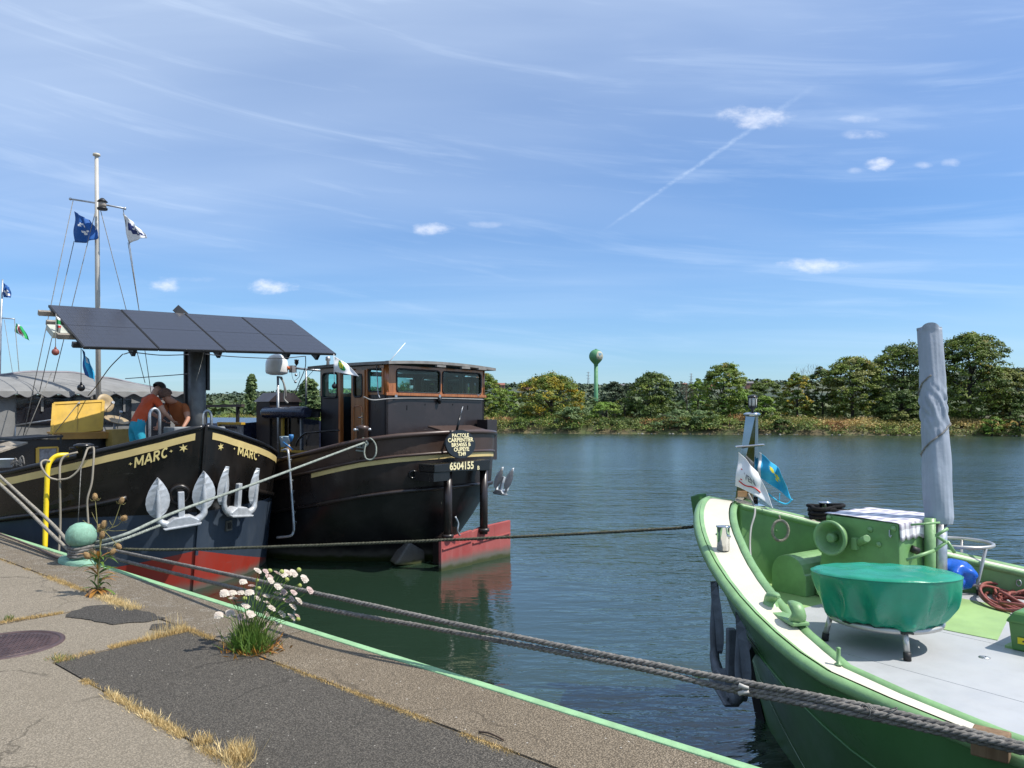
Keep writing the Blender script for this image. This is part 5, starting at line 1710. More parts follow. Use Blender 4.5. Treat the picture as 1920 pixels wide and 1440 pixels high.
mb = hull_sheet(ppt, prow, 10, YP)
mb.m = [0 if k < 5 else 1 if k < 7 else 2 for k in mb.m]
mb.build("hull", [BROWNLOW, BROWN, BULW], bp, fix=False)
for nm, dz, r_, mt in (("rail", 0, .045, BULW), ("rubbing_strake", 1.03, .038, BROWN), ("sheer_strake", .372, .028, BULW)):
    mb = MB()
    pth = [psurf(-1, y, pzr(y) - dz, .012) for y in reversed(YP[1:27])] + [psurf(1, y, pzr(y) - dz, .012) for y in YP[1:27]]
    mb.tube(pth, r_, 8); mb.build(nm, mt, bp)
mb = MB()
a = [psurf(-1, y, pzr(y) - .395, .008) for y in reversed([y for y in YP[1:] if y < 2.25])] + [psurf(1, y, pzr(y) - .395, .008) for y in YP[1:27]]
b = [psurf(-1, y, pzr(y) - .485, .008) for y in reversed([y for y in YP[1:] if y < 2.25])] + [psurf(1, y, pzr(y) - .485, .008) for y in YP[1:27]]
mb.add(a + b, [(i, i + 1, len(a) + i + 1, len(a) + i) for i in range(len(a) - 1)], 0, True)
mb.build("cream_stripe", CREAM, bp)
# rivet rows along the sheer
mb = MB()
for y in np.arange(.25, 2.6, .045):
    for dz in (.335, .305):
        mb.ball(psurf(-1, float(y), pzr(float(y)) - dz, .004), .007, 5, 3)
o = mb.build("rivets", BULW, bp, kind="stuff")
# bulwark lining and deck
mb = MB(); yy = [y for y in YP if y >= .02]
for sg in (-1, 1):
    a = []
    for y in yy:
        p = psurf(sg, y, pzr(y), -.06); a.append(p)
    low = [Vector((p.x, p.y, p.z - .62)) for p in a]
    mb.add(a + low, [(i, i + 1, len(a) + i + 1, len(a) + i) for i in range(len(a) - 1)], 0, True)
mb.build("bulwark_lining", BULW, bp)
mb = MB(); vs = []
for y in yy:
    z = pzr(y) - .60
    for sg in (-1, 1): vs.append((PC + sg * (hbp(y, 1.4) - .05) * (1 if y < 30 else max(0, 1 - ((y - 30) / 6) ** 2) ** .5), pstern(2) + y + .05, z))
mb.add(vs, [(2 * i, 2 * i + 1, 2 * i + 3, 2 * i + 2) for i in range(len(yy) - 1)])
mb.build("deck", M("dark_deck_paint", (.06, .05, .05), .6), bp)
# porthole
c = ppt(-1, .31, 1.76); pn_ = (psurf(-1, .31, 1.76, .1) - c).normalized()
mb = MB(); mb.lathe([(.052, .02), (.055, .04), (.075, .045), (.085, .03), (.09, -.01)], c, axis=pn_, seg=22); mb.lathe([(.053, .012), (.001, .011)], c, axis=pn_, seg=18, m=1)
mb.build("hawse_hole", [BLK, RUBBER], bp)

# rudder gear
for k, (n_, px) in enumerate([(6.47, 826), (7.44, 899)]):
    mb = MB(); mb.lathe([(.078, .55), (.078, 1.80)], (n_, 7.12, 0), seg=18); mb.lathe([(.11, .60), (.11, .66)], (n_, 7.12, 0), seg=18); mb.build("rudder_post", BROWN, bp)
for poly, ys in ((((6.28, .56), (7.10, .665), (7.10, -.7), (6.28, -.7)), 7.10), (((7.14, .61), (7.40, .68), (8.28, .72), (8.28, -.7), (7.14, -.7)), 7.16)):
    mb = MB(); mb.extrude([(x, ys, z) for x, z in poly], (0, .07, 0)); rb = mb.build("rudder", REDRUD, bp, bevel=.01, label="faded red rudder blade with green weed at the waterline")
    mb = MB(); x0, x1 = poly[0][0] + .03, max(p[0] for p in poly) - .03
    mb.bar((x0, ys - .012, .40), (x1, ys - .012, .47), .03, .02); mb.build("stiffener", REDRUD, rb)
mb = MB(); mb.tube(smooth_path([(6.56, 7.02, .98), (6.62, 7.0, .85), (6.60, 7.0, .72), (6.68, 7.02, .62)], 5), .018, 6); mb.build("chain", GALV, bp)
WORN = hull_paint("worn_grey_skeg_paint", (.11, .107, .098), (.05, .05, .047), algae=True, streak=.6, rough=.7, zlo=-.02)
mb = MB(); q = [aty(768, 1016, 8.0), aty(740, 1060, 8.0), aty(797, 1062, 8.0), aty(797, 1034, 8.0)]; mb.extrude(q, (.2, .4, 0)); mb.build("skeg", WORN, bp, bevel=.04)
mb = MB(); mb.extrude([(6.78, 7.35, -.5), (7.0, 7.35, -.5), (7.0, 7.35, .7), (6.78, 7.35, .5)], (0, .5, 0)); mb.build("stern_post", BROWN, bp)
# number board on its box, with the plate above
mb = MB(); mb.extrude([(5.98, 6.96, 1.825), (7.44, 6.96, 1.785), (7.44, 6.96, 1.995), (5.98, 6.96, 1.965)], (0, .42, 0)); nb = mb.build("number_board", BLK, bp, bevel=.012)
mb = MB(); mb.extrude([(5.98, 6.98, 1.66), (6.38, 6.98, 1.66), (6.38, 6.98, 1.82), (5.98, 6.98, 1.82)], (0, .5, 0)); mb.build("bracket", BLK, bp)


def slab_serif(body, size, bold):
    v, f = text_mesh(body, size, bold, space=1.0)
    return v, f


def flat_text(body, c, ex, ez, h, wid, mb, bold=.04, off=(0, -.004, 0)):
    v, f = text_mesh(body, 1, bold)
    x0 = min(p[0] for p in v); x1 = max(p[0] for p in v); y0 = min(p[1] for p in v); y1 = max(p[1] for p in v)
    ex, ez, c = Vector(ex), Vector(ez), Vector(c)
    mb.add([c + ex * ((a - x0) / (x1 - x0) - .5) * wid + ez * ((b - y0) / (y1 - y0) - .5) * h + Vector(off) for a, b in v], f)


def serifs(c, ex, ez, h, wid, n, mb, skip=()):
    """small slab feet and heads for the painted capitals"""
    ex, ez, c = Vector(ex), Vector(ez), Vector(c)
    for k in range(n):
        if k in skip: continue
        x = ((k + .5) / n - .5) * wid
        for s_ in (-1, 1):
            mb.obox(c + ex * x + ez * s_ * (h / 2 - h * .04) + Vector((0, -.0045, 0)), ex * wid / n * .36, Vector((0, .0005, 0)), ez * h * .045)


PALE = M("pale_cream_lettering", (.76, .68, .40), .5, var=.05)
exn = Vector((1, 0, -.012)).normalized()
p0 = aty(843, 874, 6.96); p1 = aty(888, 872, 6.96)
mb = MB(); c = (p0 + p1) / 2
flat_text("6504155", c, exn, (0, 0, 1), .15, (p1 - p0).length, mb, .03); mb.build("number_lettering", PALE, nb, label="painted number 6504155")
p0 = aty(897, 877, 6.96)
mb = MB(); flat_text("B", p0, exn, (0, 0, 1), .075, .06, mb, .03); mb.build("number_lettering", PALE, nb)
oc = Vector((6.62, 6.93, 2.315)); ox = Vector((1, .05, .0)).normalized(); oz = Vector((0, .10, 1)).normalized(); on = ox.cross(oz).normalized()
if on.y > 0: on = -on
mb = MB(); vs = []; n = 44
for d in (0, .035):
    for k in range(n):
        a = 2 * math.pi * k / n; vs.append(oc - on * d + ox * .405 * math.cos(a) + oz * .262 * math.sin(a))
mb.add(vs, [tuple(range(n)), tuple(range(2 * n - 1, n - 1, -1))] + [(k, n + k, n + (k + 1) % n, (k + 1) % n) for k in range(n)])
ov = mb.build("name_plate", BLK, bp, label="black oval plate with cream lettering")
lines = [("PACTOLE", .150, .46, .072), ("CARPENTIER", .068, .70, .078), ("BR54055 B", -.020, .52, .072), ("OUPEYE", -.105, .42, .078), ("T349", -.190, .22, .074)]
for body, dz, wid, h in lines:
    mb = MB(); c = oc + oz * (dz + .01) + on * .004
    flat_text(body, c, ox, oz, h, wid, mb, .03, off=tuple(on * .002))
    mb.build("plate_lettering", PALE, ov)
mb = MB(); mb.tube([aty(856, 808, 7.05), aty(863, 779, 7.05)], .022, 8); mb.build("staff_stub", BLK, bp)
mb = MB(); mb.tube([aty(863, 780, 7.05), aty(868, 762, 7.05)], .006, 5); mb.build("staff_wire", GALV, bp)

# skylight box on the after deck
mb = MB(); mb.box(6.9, 8.0, 7.62, 8.02, 1.95, 2.50); sk = mb.build("skylight", BLKM, bp)
mb = MB(); mb.extrude([(6.84, 7.56, 2.50), (8.06, 7.56, 2.50), (8.06, 8.06, 2.60), (6.84, 8.06, 2.60)], (0, 0, .04)); mb.build("skylight_lid", BULW, sk, bevel=.01)

# ---- wheelhouse
w_x0, w_x1, w_y0, w_y1 = 6.0, 8.72, 8.30, 10.38
ZW, ZT = 3.24, 3.80


def wall(o, d, nrm, L, z0, z1, wins, th=.05):
    """upright wall from o along d with openings (u0, u1, za, zb); thickness goes inwards"""
    o, d, nrm = Vector(o), Vector(d), Vector(nrm)
    mb = MB()

    def blk(u0, u1, a, b):
        if u1 - u0 < 1e-4 or b - a < 1e-4: return
        q = o + d * u0; q.z = a
        mb.extrude([q, q + d * (u1 - u0), q + d * (u1 - u0) - nrm * th, q - nrm * th], (0, 0, b - a))
    u = 0
    for (u0, u1, a, b) in sorted(wins):
        blk(u, u0, z0, z1); blk(u0, u1, z0, a); blk(u0, u1, b, z1); u = u1
    blk(u, L, z0, z1)
    return mb


def rounded(o, d, u0, u1, a, b, r, out, n=5):
    o, d, out = Vector(o), Vector(d), Vector(out)
    pts = []
    for (cu, cz, s) in ((u1 - r, b - r, 0), (u0 + r, b - r, 1), (u0 + r, a + r, 2), (u1 - r, a + r, 3)):
        for k in range(n + 1):
            t = math.pi / 2 * (s + k / n); p = o + d * (cu + r * math.cos(t)) + out; p.z = cz + r * math.sin(t); pts.append(p)
    return pts


def window(o, d, nrm, u0, u1, a, b, parent, mat_fr, glass=None, r=.07, name="window"):
    """corner fillets, rubber frame and pane"""
    o, d, nrm = Vector(o), Vector(d), Vector(nrm)
    ring = rounded(o, d, u0, u1, a, b, r, nrm * .004)
    mb = MB(); mb.tube(ring, .017, 6, closed=True)
    # fillets that round the corners of the rough opening
    for (cu, cz, s) in ((u1, b, 0), (u0, b, 1), (u0, a, 2), (u1, a, 3)):
        cc = o + d * cu; cc.z = cz
        seg = ring[s * 6:s * 6 + 6]
        for i in range(5):
            mb.add([cc + nrm * .001, seg[i], seg[i + 1]], [(0, 1, 2)])
            mb.add([cc - nrm * .05, seg[i] - nrm * .054, seg[i + 1] - nrm * .054], [(0, 2, 1)])
    w_ = mb.build(name, [BLKM], parent)
    mb = MB(); g = rounded(o, d, u0, u1, a, b, r, -nrm * .02); mb.add(g, [tuple(range(len(g)))])
    mb.build("pane", glass or GLASS, w_, fix=False)
    return w_


wh = bp
rear_w = []
for (xa, xb, za, zb) in ((743, 824, 736, 692), (829, 901, 738, 697)):
    a = aty(xa, za, w_y0); b = aty(xb, zb, w_y0)
    rear_w.append((a.x - w_x0, b.x - w_x0, 3.285, 3.735))
side_w = []
O_rear, D_rear, N_rear = (w_x0, w_y0, 0), (1, 0, 0), (0, -1, 0)
O_l, D_l, N_l = (w_x0, w_y1, 0), (0, -1, 0), (-1, 0, 0)
O_r, D_r, N_r = (w_x1, w_y0, 0), (0, 1, 0), (1, 0, 0)
O_f, D_f, N_f = (w_x1, w_y1, 0), (-1, 0, 0), (0, 1, 0)
Lr, Ls = w_x1 - w_x0, w_y1 - w_y0


def su(px): return w_y1 - atx(px, 720, w_x0).y


# lower steel
wall(O_rear, D_rear, N_rear, Lr, 1.6, ZW, []).build("wheelhouse_wall", STEELBRN, bp)
ld0, ld1 = su(640), su(664)      # door opening
mb = wall(O_l, D_l, N_l, Ls, 1.6, ZW, [(su(606) + .0, su(634), 3.20, ZW), (ld0, ld1, 1.62, ZW)]); mb.build("wheelhouse_wall", STEELBRN, bp)
wall(O_r, D_r, N_r, Ls, 1.6, ZW, []).build("wheelhouse_wall", STEELBRN, bp)
wall(O_f, D_f, N_f, Lr, 1.6, ZW, []).build("wheelhouse_wall", STEELBRN, bp)
# varnished upper works
up_r = wall((w_x0, w_y0 - .012, 0), D_rear, N_rear, Lr, ZW, ZT, rear_w).build("wheelhouse_framing", WOODV, bp)
l_w = [(su(606), su(633), 3.20, 3.70), (ld0, ld1, ZW, 3.72), (su(692), su(722), 3.30, 3.73)]
up_l = wall((w_x0 - .012, w_y1, 0), D_l, N_l, Ls, ZW, ZT, [(a, b, max(ZW, c), d) for a, b, c, d in l_w]).build("wheelhouse_framing", WOODD, bp)
r_w = [(.12, .62, 3.30, 3.72), (.72, 1.22, 3.30, 3.72), (1.34, 1.94, 3.30, 3.72)]
up_rr = wall((w_x1 + .012, w_y0, 0), D_r, N_r, Ls, ZW, ZT, r_w).build("wheelhouse_framing", WOODV, bp)
f_w = [(.15, .80, 3.30, 3.72), (.92, 1.75, 3.30, 3.72), (1.88, 2.55, 3.30, 3.72)]
up_f = wall((w_x1, w_y1 + .012, 0), D_f, N_f, Lr, ZW, ZT, f_w).build("wheelhouse_framing", WOODV, bp)
for (a, b, c, d) in rear_w: window((w_x0, w_y0 - .012, 0), D_rear, N_rear, a, b, c, d, up_r, BLKM)
window((w_x0 - .012, w_y1, 0), D_l, N_l, *l_w[0], up_l, BLKM); window((w_x0 - .012, w_y1, 0), D_l, N_l, *l_w[2], up_l, BLKM)
for w_ in r_w: window((w_x1 + .012, w_y0, 0), D_r, N_r, *w_, up_rr, BLKM)
for w_ in f_w: window((w_x1, w_y1 + .012, 0), D_f, N_f, *w_, up_f, BLKM)
# sill moulding and corner posts
mb = MB(); mb.box(w_x0 - .03, w_x1 + .03, w_y0 - .045, w_y0 - .012, ZW - .02, ZW + .035); mb.build("sill", WOODV, bp, bevel=.006)
mb = MB(); mb.lathe([(.05, ZW - .01), (.05, ZT)], (w_x0 + .02, w_y0 + .02, 0), seg=12); mb.build("corner_post", WOODV, bp)
mb = MB(); mb.lathe([(.045, ZW - .01), (.045, ZT)], (w_x1 - .02, w_y0 + .02, 0), seg=12); mb.build("corner_post", WOODV, bp)
# door frame and the open sliding leaf
dz0 = 1.78
mb = MB()
for u in (ld0, ld1): mb.box(w_x0 - .05, w_x0 + .03, w_y1 - u - .03, w_y1 - u + .03, dz0, 3.76)
mb.box(w_x0 - .05, w_x0 + .03, w_y1 - ld1, w_y1 - ld0, 3.70, 3.76)
mb.box(w_x0 - .05, w_x0 + .03, w_y1 - ld1, w_y1 - ld0, dz0, dz0 + .04)
mb.build("door_frame", WOODV, bp)
da, db = w_y1 - su(665), w_y1 - su(689)
wl = MB()
dm = wall((w_x0 - .075, da, 0), (0, -1, 0), N_l, da - db, dz0 + .03, 3.72, [(.07, da - db - .07, 3.20, 3.64)], .04)
door = dm.build("door", WOODD, bp, label="varnished wooden door with glazed top, slid half open")
window((w_x0 - .075, da, 0), (0, -1, 0), N_l, .07, da - db - .07, 3.20, 3.64, door, BLKM)
mb = MB(); fr = rounded((w_x0 - .078, da, 0), (0, -1, 0), .07, da - db - .07, dz0 + .16, 3.02, .05, (-.004, 0, 0)); mb.tube(fr, .012, 5, closed=True); mb.build("panel_moulding", WOODV, door)
mb = MB(); mb.box(w_x0 - .10, w_x0 - .078, db + .03, db + .06, 2.62, 2.90); mb.tube([(w_x0 - .12, db + .045, 2.80), (w_x0 - .12, db + .14, 2.80)], .010, 6); mb.build("handle", CHROME, door)
mb = MB(); mb.box(w_x0 - .05, w_x0 - .02, w_y0 + .03, w_y0 + .08, ZW, 3.74); mb.box(w_x0 - .05, w_x0 - .02, db - .05, db + .0, 2.0, 3.74); mb.build("door_post", WOODV, bp)
# roof: cambered, with a worn pale edge, dark liner
def rooff(z, ov):
    return lambda u, v: (w_x0 - ov + u * (Lr + 2 * ov), w_y0 - ov - .10 + v * (Ls + 2 * ov + .25), z + .055 * (1 - (2 * u - 1) ** 2) + .015 * (1 - (2 * v - 1) ** 2))
mb = MB(); mb.grid(rooff(3.855, .13), 16, 8); mb.grid(rooff(3.80, .13), 16, 8, flip=True)
rim = [rooff(3.855, .13)(u, v) for (u, v) in [(i / 16, 0) for i in range(16)] + [(1, j / 8) for j in range(8)] + [(1 - i / 16, 1) for i in range(16)] + [(0, 1 - j / 8) for j in range(8)]]
low = [(p[0], p[1], p[2] - .055) for p in rim]
n = len(rim); mb.add(rim + low, [(i, (i + 1) % n, n + (i + 1) % n, n + i) for i in range(n)])
rf = mb.build("roof", ROOFG, bp)
mb = MB(); mb.lathe([(.16, 3.86), (.16, 3.94), (.05, 3.97)], (6.9, 9.3, 0), seg=18); mb.build("roof_vent", BLKM, rf)
mb = MB(); mb.tube([aty(730, 678, 8.6), aty(760, 643, 8.6)], .008, 5); mb.build("aerial", WHITE, rf)
mb = MB(); mb.lathe([(.035, 3.86), (.03, 3.96), (.05, 3.97), (.05, 4.04), (.02, 4.06)], (6.05, 10.2, 0), seg=12); mb.build("roof_lamp", GALV, rf)
for x in (7.2, 7.9, 8.4):
    mb = MB(); mb.box(x - .12, x + .12, w_y0 - .26, w_y0 - .20, 3.80, 3.84); mb.build("wiper_bracket", ROOFG, rf)
# inside: floor, steering wheel, blue tray
mb = MB(); mb.box(w_x0 + .06, w_x1 - .06, w_y0 + .06, w_y1 - .06, 1.62, 1.70); mb.build("cabin_floor", M("dark_floor", (.05, .035, .025), .6), bp)
mb = MB(); mb.tube([(7.3 + .38 * math.cos(a), 9.75, 2.95 + .38 * math.sin(a)) for a in np.linspace(0, 2 * math.pi, 28)[:-1]], .022, 6, closed=True)
for k in range(3):
    a = k * math.pi / 3; mb.tube([(7.3 - .38 * math.cos(a), 9.75, 2.95 - .38 * math.sin(a)), (7.3 + .38 * math.cos(a), 9.75, 2.95 + .38 * math.sin(a))], .015, 5)
mb.build("steering_wheel", WOODD, bp)
mb = MB(); mb.box(7.0, 8.2, w_y1 - .45, w_y1 - .06, 1.7, 3.1); mb.build("console", BLKM, bp)
mb = MB(); mb.lathe([(.30, 3.27), (.32, 3.30), (.30, 3.31), (.001, 3.30)], (8.2, 8.75, 0), seg=24); mb.lathe([(.03, 1.7), (.03, 3.28)], (8.2, 8.75, 0), seg=8); mb.build("tray_table", M("sky_blue_tray", (.03, .30, .55), .4), bp)
# pegs, hose and lamp on the rear wall
for px, py in ((763, 760), (877, 760), (797, 757), (849, 757)):
    p = aty(px, py, w_y0); mb = MB(); mb.bar(p, p + Vector((0, -.0, -.09 if px in (763, 877) else -.03)), .012, .02); mb.build("hook", BLK, bp)
p = aty(824, 750, w_y0 - .05); mb = MB(); mb.lathe([(.02, -.08), (.045, -.02), (.045, .04), (.03, .05)], p, seg=12); mb.build("wall_lamp", BLK, bp)
mb = MB(); mb.tube(smooth_path([aty(682, 744, w_y0 - .3), aty(700, 750, w_y0 - .2), aty(740, 747, w_y0 - .04), aty(824, 747, w_y0 - .04), aty(906, 749, w_y0 - .04)], 6), .011, 6); mb.build("wall_cable", M("grey_cable", (.28, .28, .27), .6), bp)
for px in (742, 824, 896):
    p = aty(px, 743, w_y0 - .03); mb = MB(); mb.box(p.x - .03, p.x + .03, p.y - .015, p.y + .01, p.z - .02, p.z + .03); mb.build("cable_clip", GALV, bp)
mb = MB(); mb.tube([aty(706, 680, 8.55), aty(709, 738, 8.45), aty(712, 746, 8.35)], .010, 6); mb.build("drain_pipe", GALV, bp)
mb = MB(); mb.box(8.45, 8.75, 7.95, 8.25, 1.9, 2.75); mb.build("locker", STEELBRN, bp)

# ---- coach roof in front of the wheelhouse
c_x0, c_y0, c_y1 = 5.78, 10.44, 12.0
mb = wall((c_x0, c_y1, 0), (0, -1, 0), (-1, 0, 0), c_y1 - c_y0, 1.5, 2.92, [(c_y1 - atx(533, 800, c_x0).y, c_y1 - atx(597, 800, c_x0).y, 2.12, 2.80)])
mb.box(c_x0, 8.4, c_y0, c_y1, 2.92, 2.98); mb.box(8.35, 8.4, c_y0, c_y1, 1.5, 2.92)
cb = mb.build("coach_cabin", BLK, bp)
u0, u1 = c_y1 - atx(533, 800, c_x0).y, c_y1 - atx(597, 800, c_x0).y
mb = MB()
def CP(u, z, o=.02): return Vector((c_x0 - o, c_y1 - u, z))
mb.bar(CP(u0 - .03, 2.08), CP(u0 - .03, 2.84), .07, .04, up=(1, 0, 0)); mb.bar(CP(u0 - .06, 2.09), CP(u1 + .03, 2.09), .05, .07, up=(1, 0, 0)); wn_ = mb.build("window", YELLOW, cb)
mb = MB(); mb.add([CP(u0, 2.12, -.02), CP(u1, 2.12, -.02), CP(u1, 2.80, -.02), CP(u0, 2.80, -.02)], [(0, 1, 2, 3)]); mb.build("pane", GLASSD, wn_, fix=False)
mb = MB(); um = (u0 + u1) / 2; mb.bar(CP(um, 2.12, .0), CP(um, 2.80, .0), .03, .03, up=(1, 0, 0)); mb.build("mullion", GALV, wn_)
AWN = M("blue_black_awning_roll", (.018, .022, .045), .25, var=.3, vs=5)
mb = MB(); mb.lathe([(.10, 0), (.125, .06), (.125, 1.5), (.10, 1.62)], (c_x0 - .08, c_y1 + .02, 2.90), axis=(0, -1, 0), seg=14); mb.build("awning_roll", AWN, bp)
mb = MB(); mb.bar((c_x0 - .06, c_y1 - .1, 2.79), (c_x0 - .06, c_y0 + .1, 2.80), .04, .03); mb.build("gutter", ALU, bp)
mb = MB(); pth = [atx(555, 837, 5.35), atx(559, 826, 5.35), atx(571, 813, 5.35), atx(585, 811, 5.4), atx(636, 807, 5.6)]; mb.tube(smooth_path(pth, 6), .018, 7); mb.tube([atx(575, 812, 5.37), atx(575, 836, 5.37)], .012, 6); mb.build("hand_rail", BLK, bp)
# dark locker with a sloped top, and its ridge
mb = MB(); a = atx(492, 752, 5.9); b = atx(518, 752, 5.9)
mb.box(5.75, 6.5, b.y + .02, a.y, 1.5, 3.14); mb.extrude([(5.70, b.y - .03, 3.14), (6.55, b.y - .03, 3.14), (6.35, b.y + .0, 3.34), (5.95, b.y, 3.34)], (0, a.y - b.y + .06, 0)); mb.build("funnel_casing", STEELBRN, bp)
# hold coaming with board rail on posts
y_c0, y_c1 = 12.7, 33
mb = MB(); mb.box(5.45, 5.50, y_c0, y_c1, 1.4, 2.55); mb.box(8.7, 8.75, y_c0, y_c1, 1.4, 2.55)
mb.extrude([(5.38, y_c0, 2.55), (5.52, y_c0, 2.66), (7.1, y_c0, 2.78), (8.75, y_c0, 2.55)], (0, y_c1 - y_c0, 0)); mb.extrude([(5.45, y_c0, 1.4), (8.7, y_c0, 1.4), (8.7, y_c0, 2.55), (5.45, y_c0, 2.55)], (0, .05, 0))
hc = mb.build("hold_coaming", AWN, bp)
mb = MB(); mb.box(5.55, 5.63, y_c0, y_c1, 3.03, 3.09); mb.build("board_rail", M("brown_rail", (.06, .045, .04), .6), bp)
for y in np.arange(12.9, 33, 1.45):
    mb = MB(); mb.box(5.56, 5.62, y, y + .06, 2.6, 3.03); mb.build("rail_post", BLKM, bp)
p0, p1 = atx(410, 812, 5.42), atx(455, 794, 5.42)
mb = MB(); mb.bar((5.43, p0.y, p0.z + .02), (5.43, p0.y, p1.z), .06, .05, up=(1, 0, 0)); mb.bar((5.43, p0.y, p1.z), (5.43, p1.y, p1.z), .05, .10, up=(1, 0, 0)); w2 = mb.build("window", YELLOW, hc)
mb = MB(); mb.add([(5.44, p0.y, p0.z - .1), (5.44, p1.y, p0.z - .1), (5.44, p1.y, p1.z), (5.44, p0.y, p1.z)], [(0, 1, 2, 3)]); mb.build("pane", MATS["net_curtain_glass"], w2)

# ---- satellite dome on its pole with lamps
rd = thing("satellite_dome", "white satellite dome on a thin pole between the two barges", "satellite dome", QF, at(522, 865, 16.3))
DY = 16.3
c = at(519, 703, DY); rr = 20.5 / 1440 * DY
pr = [(rr * .55, .0), (rr * .93, .03), (rr, .07), (rr, .22)] + [(rr * math.cos(a), .22 + rr * .97 * math.sin(a)) for a in np.linspace(.15, math.pi / 2 - .02, 9)]
mb = MB(); mb.lathe(pr, c, seg=28); mb.build("dome", WHITE, rd)
mb = MB(); mb.tube([at(521, 705, DY), at(522, 865, DY)], .026, 8); mb.build("pole", GALV, rd)
mb = MB(); mb.tube(smooth_path([at(524, 706, DY), at(531, 716, DY), at(534, 732, DY), at(533, 748, DY), at(540, 756, DY)], 5), .02, 6); mb.tube(smooth_path([at(528, 706, DY), at(536, 730, DY), at(536, 745, DY)], 5), .012, 6); mb.build("cable_bundle", M("grey_cable", (.28, .28, .27), .6), rd)
lr = thing("lamp_rack", "grey lamp rack with orange lamp right of the white dome", "lamp rack", QF, at(556, 700, 16.4))
c = at(549, 692, 16.4)
mb = MB(); mb.obox(c, (.055, .0, 0), (0, .06, 0), (0, 0, .075)); mb.build("housing", M("grey_lamp_box", (.22, .22, .23), .5), lr)
mb = MB(); mb.ball(at(540, 690, 16.3), .042, 12, 8); mb.build("orange_lamp", M("orange_lens", (.55, .11, .02), .3), lr)
mb = MB(); c = at(556, 681, 16.4); mb.lathe([(.01, -.05), (.045, -.0), (.04, .05), (.05, .055), (.05, .075), (.02, .08)], c, seg=12); mb.build("black_lamp", BLK, lr)
mb = MB(); mb.tube([at(551, 690, 16.4), at(602, 695, 16.4)], .022, 6); mb.tube([at(574, 692, 16.4), at(574, 760, 16.4)], .022, 6); mb.build("arm", GALV, lr)
for px, py in ((555, 703), (554, 716)):
    mb = MB(); mb.ball(at(px, py, 16.4), .03, 10, 7); mb.build("hanging_lamp", GALV, lr)
mb = MB(); mb.tube(smooth_path([at(547, 698, 16.4), at(548, 706, 16.4), at(552, 714, 16.4), at(561, 706, 16.4), at(562, 697, 16.4)], 5), .005, 4); mb.tube([at(545, 740, 16.4), at(592, 690, 16)], .006, 4); mb.build("wire", CAB, lr)

# white pennant lettered BP on its cord, with a black ball
bpY = 14.6
o, P, nr = flag("flag", (at(627, 668, bpY), at(650, 682, bpY), at(674, 706, bpY - .2), at(627, 697, bpY)), [CLOTHW, CLOTHG], "white pennant lettered BP in front of the wheelhouse", "flag",
                lambda u, v: 1 if ((u - .40) / .17) ** 2 + ((v - .45) / .36) ** 2 < 1 else 0, .035, waves=1.3, group=FG, nu=40, nv=24)
v, f = text_mesh("BP", 1, .05)
x0, x1 = min(p[0] for p in v), max(p[0] for p in v); y0, y1 = min(p[1] for p in v), max(p[1] for p in v)
for s_ in (-1, 1):
    mb = MB(); mb.add([P(.26 + .28 * (a - x0) / (x1 - x0), .64 - .42 * (b - y0) / (y1 - y0)) + nr * .006 * s_ for a, b in v], f)
    mb.build("flag_lettering", CLOTHY, o, fix=False)
t = thing("mooring_ball", "black ball hung below the white pennant before the wheelhouse", "ball", QF, at(627, 724, bpY), "signal balls hung on cords")
p = at(627, 724, bpY); mb = MB(); mb.ball(p, .052); mb.lathe([(.02, .045), (.01, .08)], p, seg=8); mb.build("ball", BLK, t)
mb = MB(); mb.tube([p, at(626, 664, bpY)], .006, 5); mb.build("cord", CLOTHW, t)

# stern bollard, bucket, bent ladder
pb = Vector((5.42, 8.28, 2.02))
t = thing("deck_bollard", "brown stern bollard with rope turns by the wheelhouse door", "bollard", QF, pb)
mb = MB(); mb.lathe([(.10, .0), (.10, .55), (.115, .57), (.115, .62), (.02, .65)], pb, seg=20); mb.build("post", BULW, t)
mb = MB(); mb.tube([pb + Vector((-.16, 0, .56)), pb + Vector((.16, 0, .56))], .02, 8); mb.ball(pb + Vector((.17, 0, .56)), .03); mb.ball(pb + Vector((-.17, 0, .56)), .03); mb.build("pin", GALV, t)
pk = at(535, 838, 15.1)
t = thing("bucket", "pale blue bucket standing at the brown barge's rail", "bucket", QF, pk)
mb = MB(); mb.lathe([(.085, 0), (.112, .20), (.118, .21), (.105, .20), (.08, .02), (.001, .01)], pk, seg=20); mb.build("body", M("pale_blue_bucket", (.33, .47, .58), .45), t)
mb = MB(); mb.tube([pk + Vector((.11 * math.cos(a), -.05, .2 - .12 * math.sin(a))) for a in np.linspace(0, math.pi, 10)], .006, 5); mb.build("handle", GALV, t)
mb = MB(); mb.tube([at(531, 829, 14.9), at(549, 843, 14.8)], .018, 6); mb.lathe([(.02, 0), (.05, .1), (.04, .14)], at(546, 828, 14.9), seg=10); mb.single("scrub_brush", M("blue_brush", (.03, .16, .38), .5), QF, "blue handled brush leaning on the pale bucket", "brush")
pj = at(541, 846, 15.0); mb = MB(); mb.lathe([(.05, -.03), (.055, .07), (.03, .10), (.03, .13)], pj, seg=14); mb.single("small_jar", M("amber_jar", (.30, .17, .06), .3), QF, "small amber jar below the pale bucket", "jar")
lt = thing("boarding_ladder", "bent steel boarding ladder hanging between the two barges", "ladder", QF, at(548, 1000, 14.3))
mb = MB(); mb.tube(smooth_path([at(529, 845, 14.6), at(537, 843, 14.5), at(541, 852, 14.4), at(546, 915, 14.35), at(551, 985, 14.3), at(550, 997, 14.3), at(544, 1005, 14.3), at(519, 1008, 14.4)], 6), .024, 8); mb.build("rail", GALV, lt)
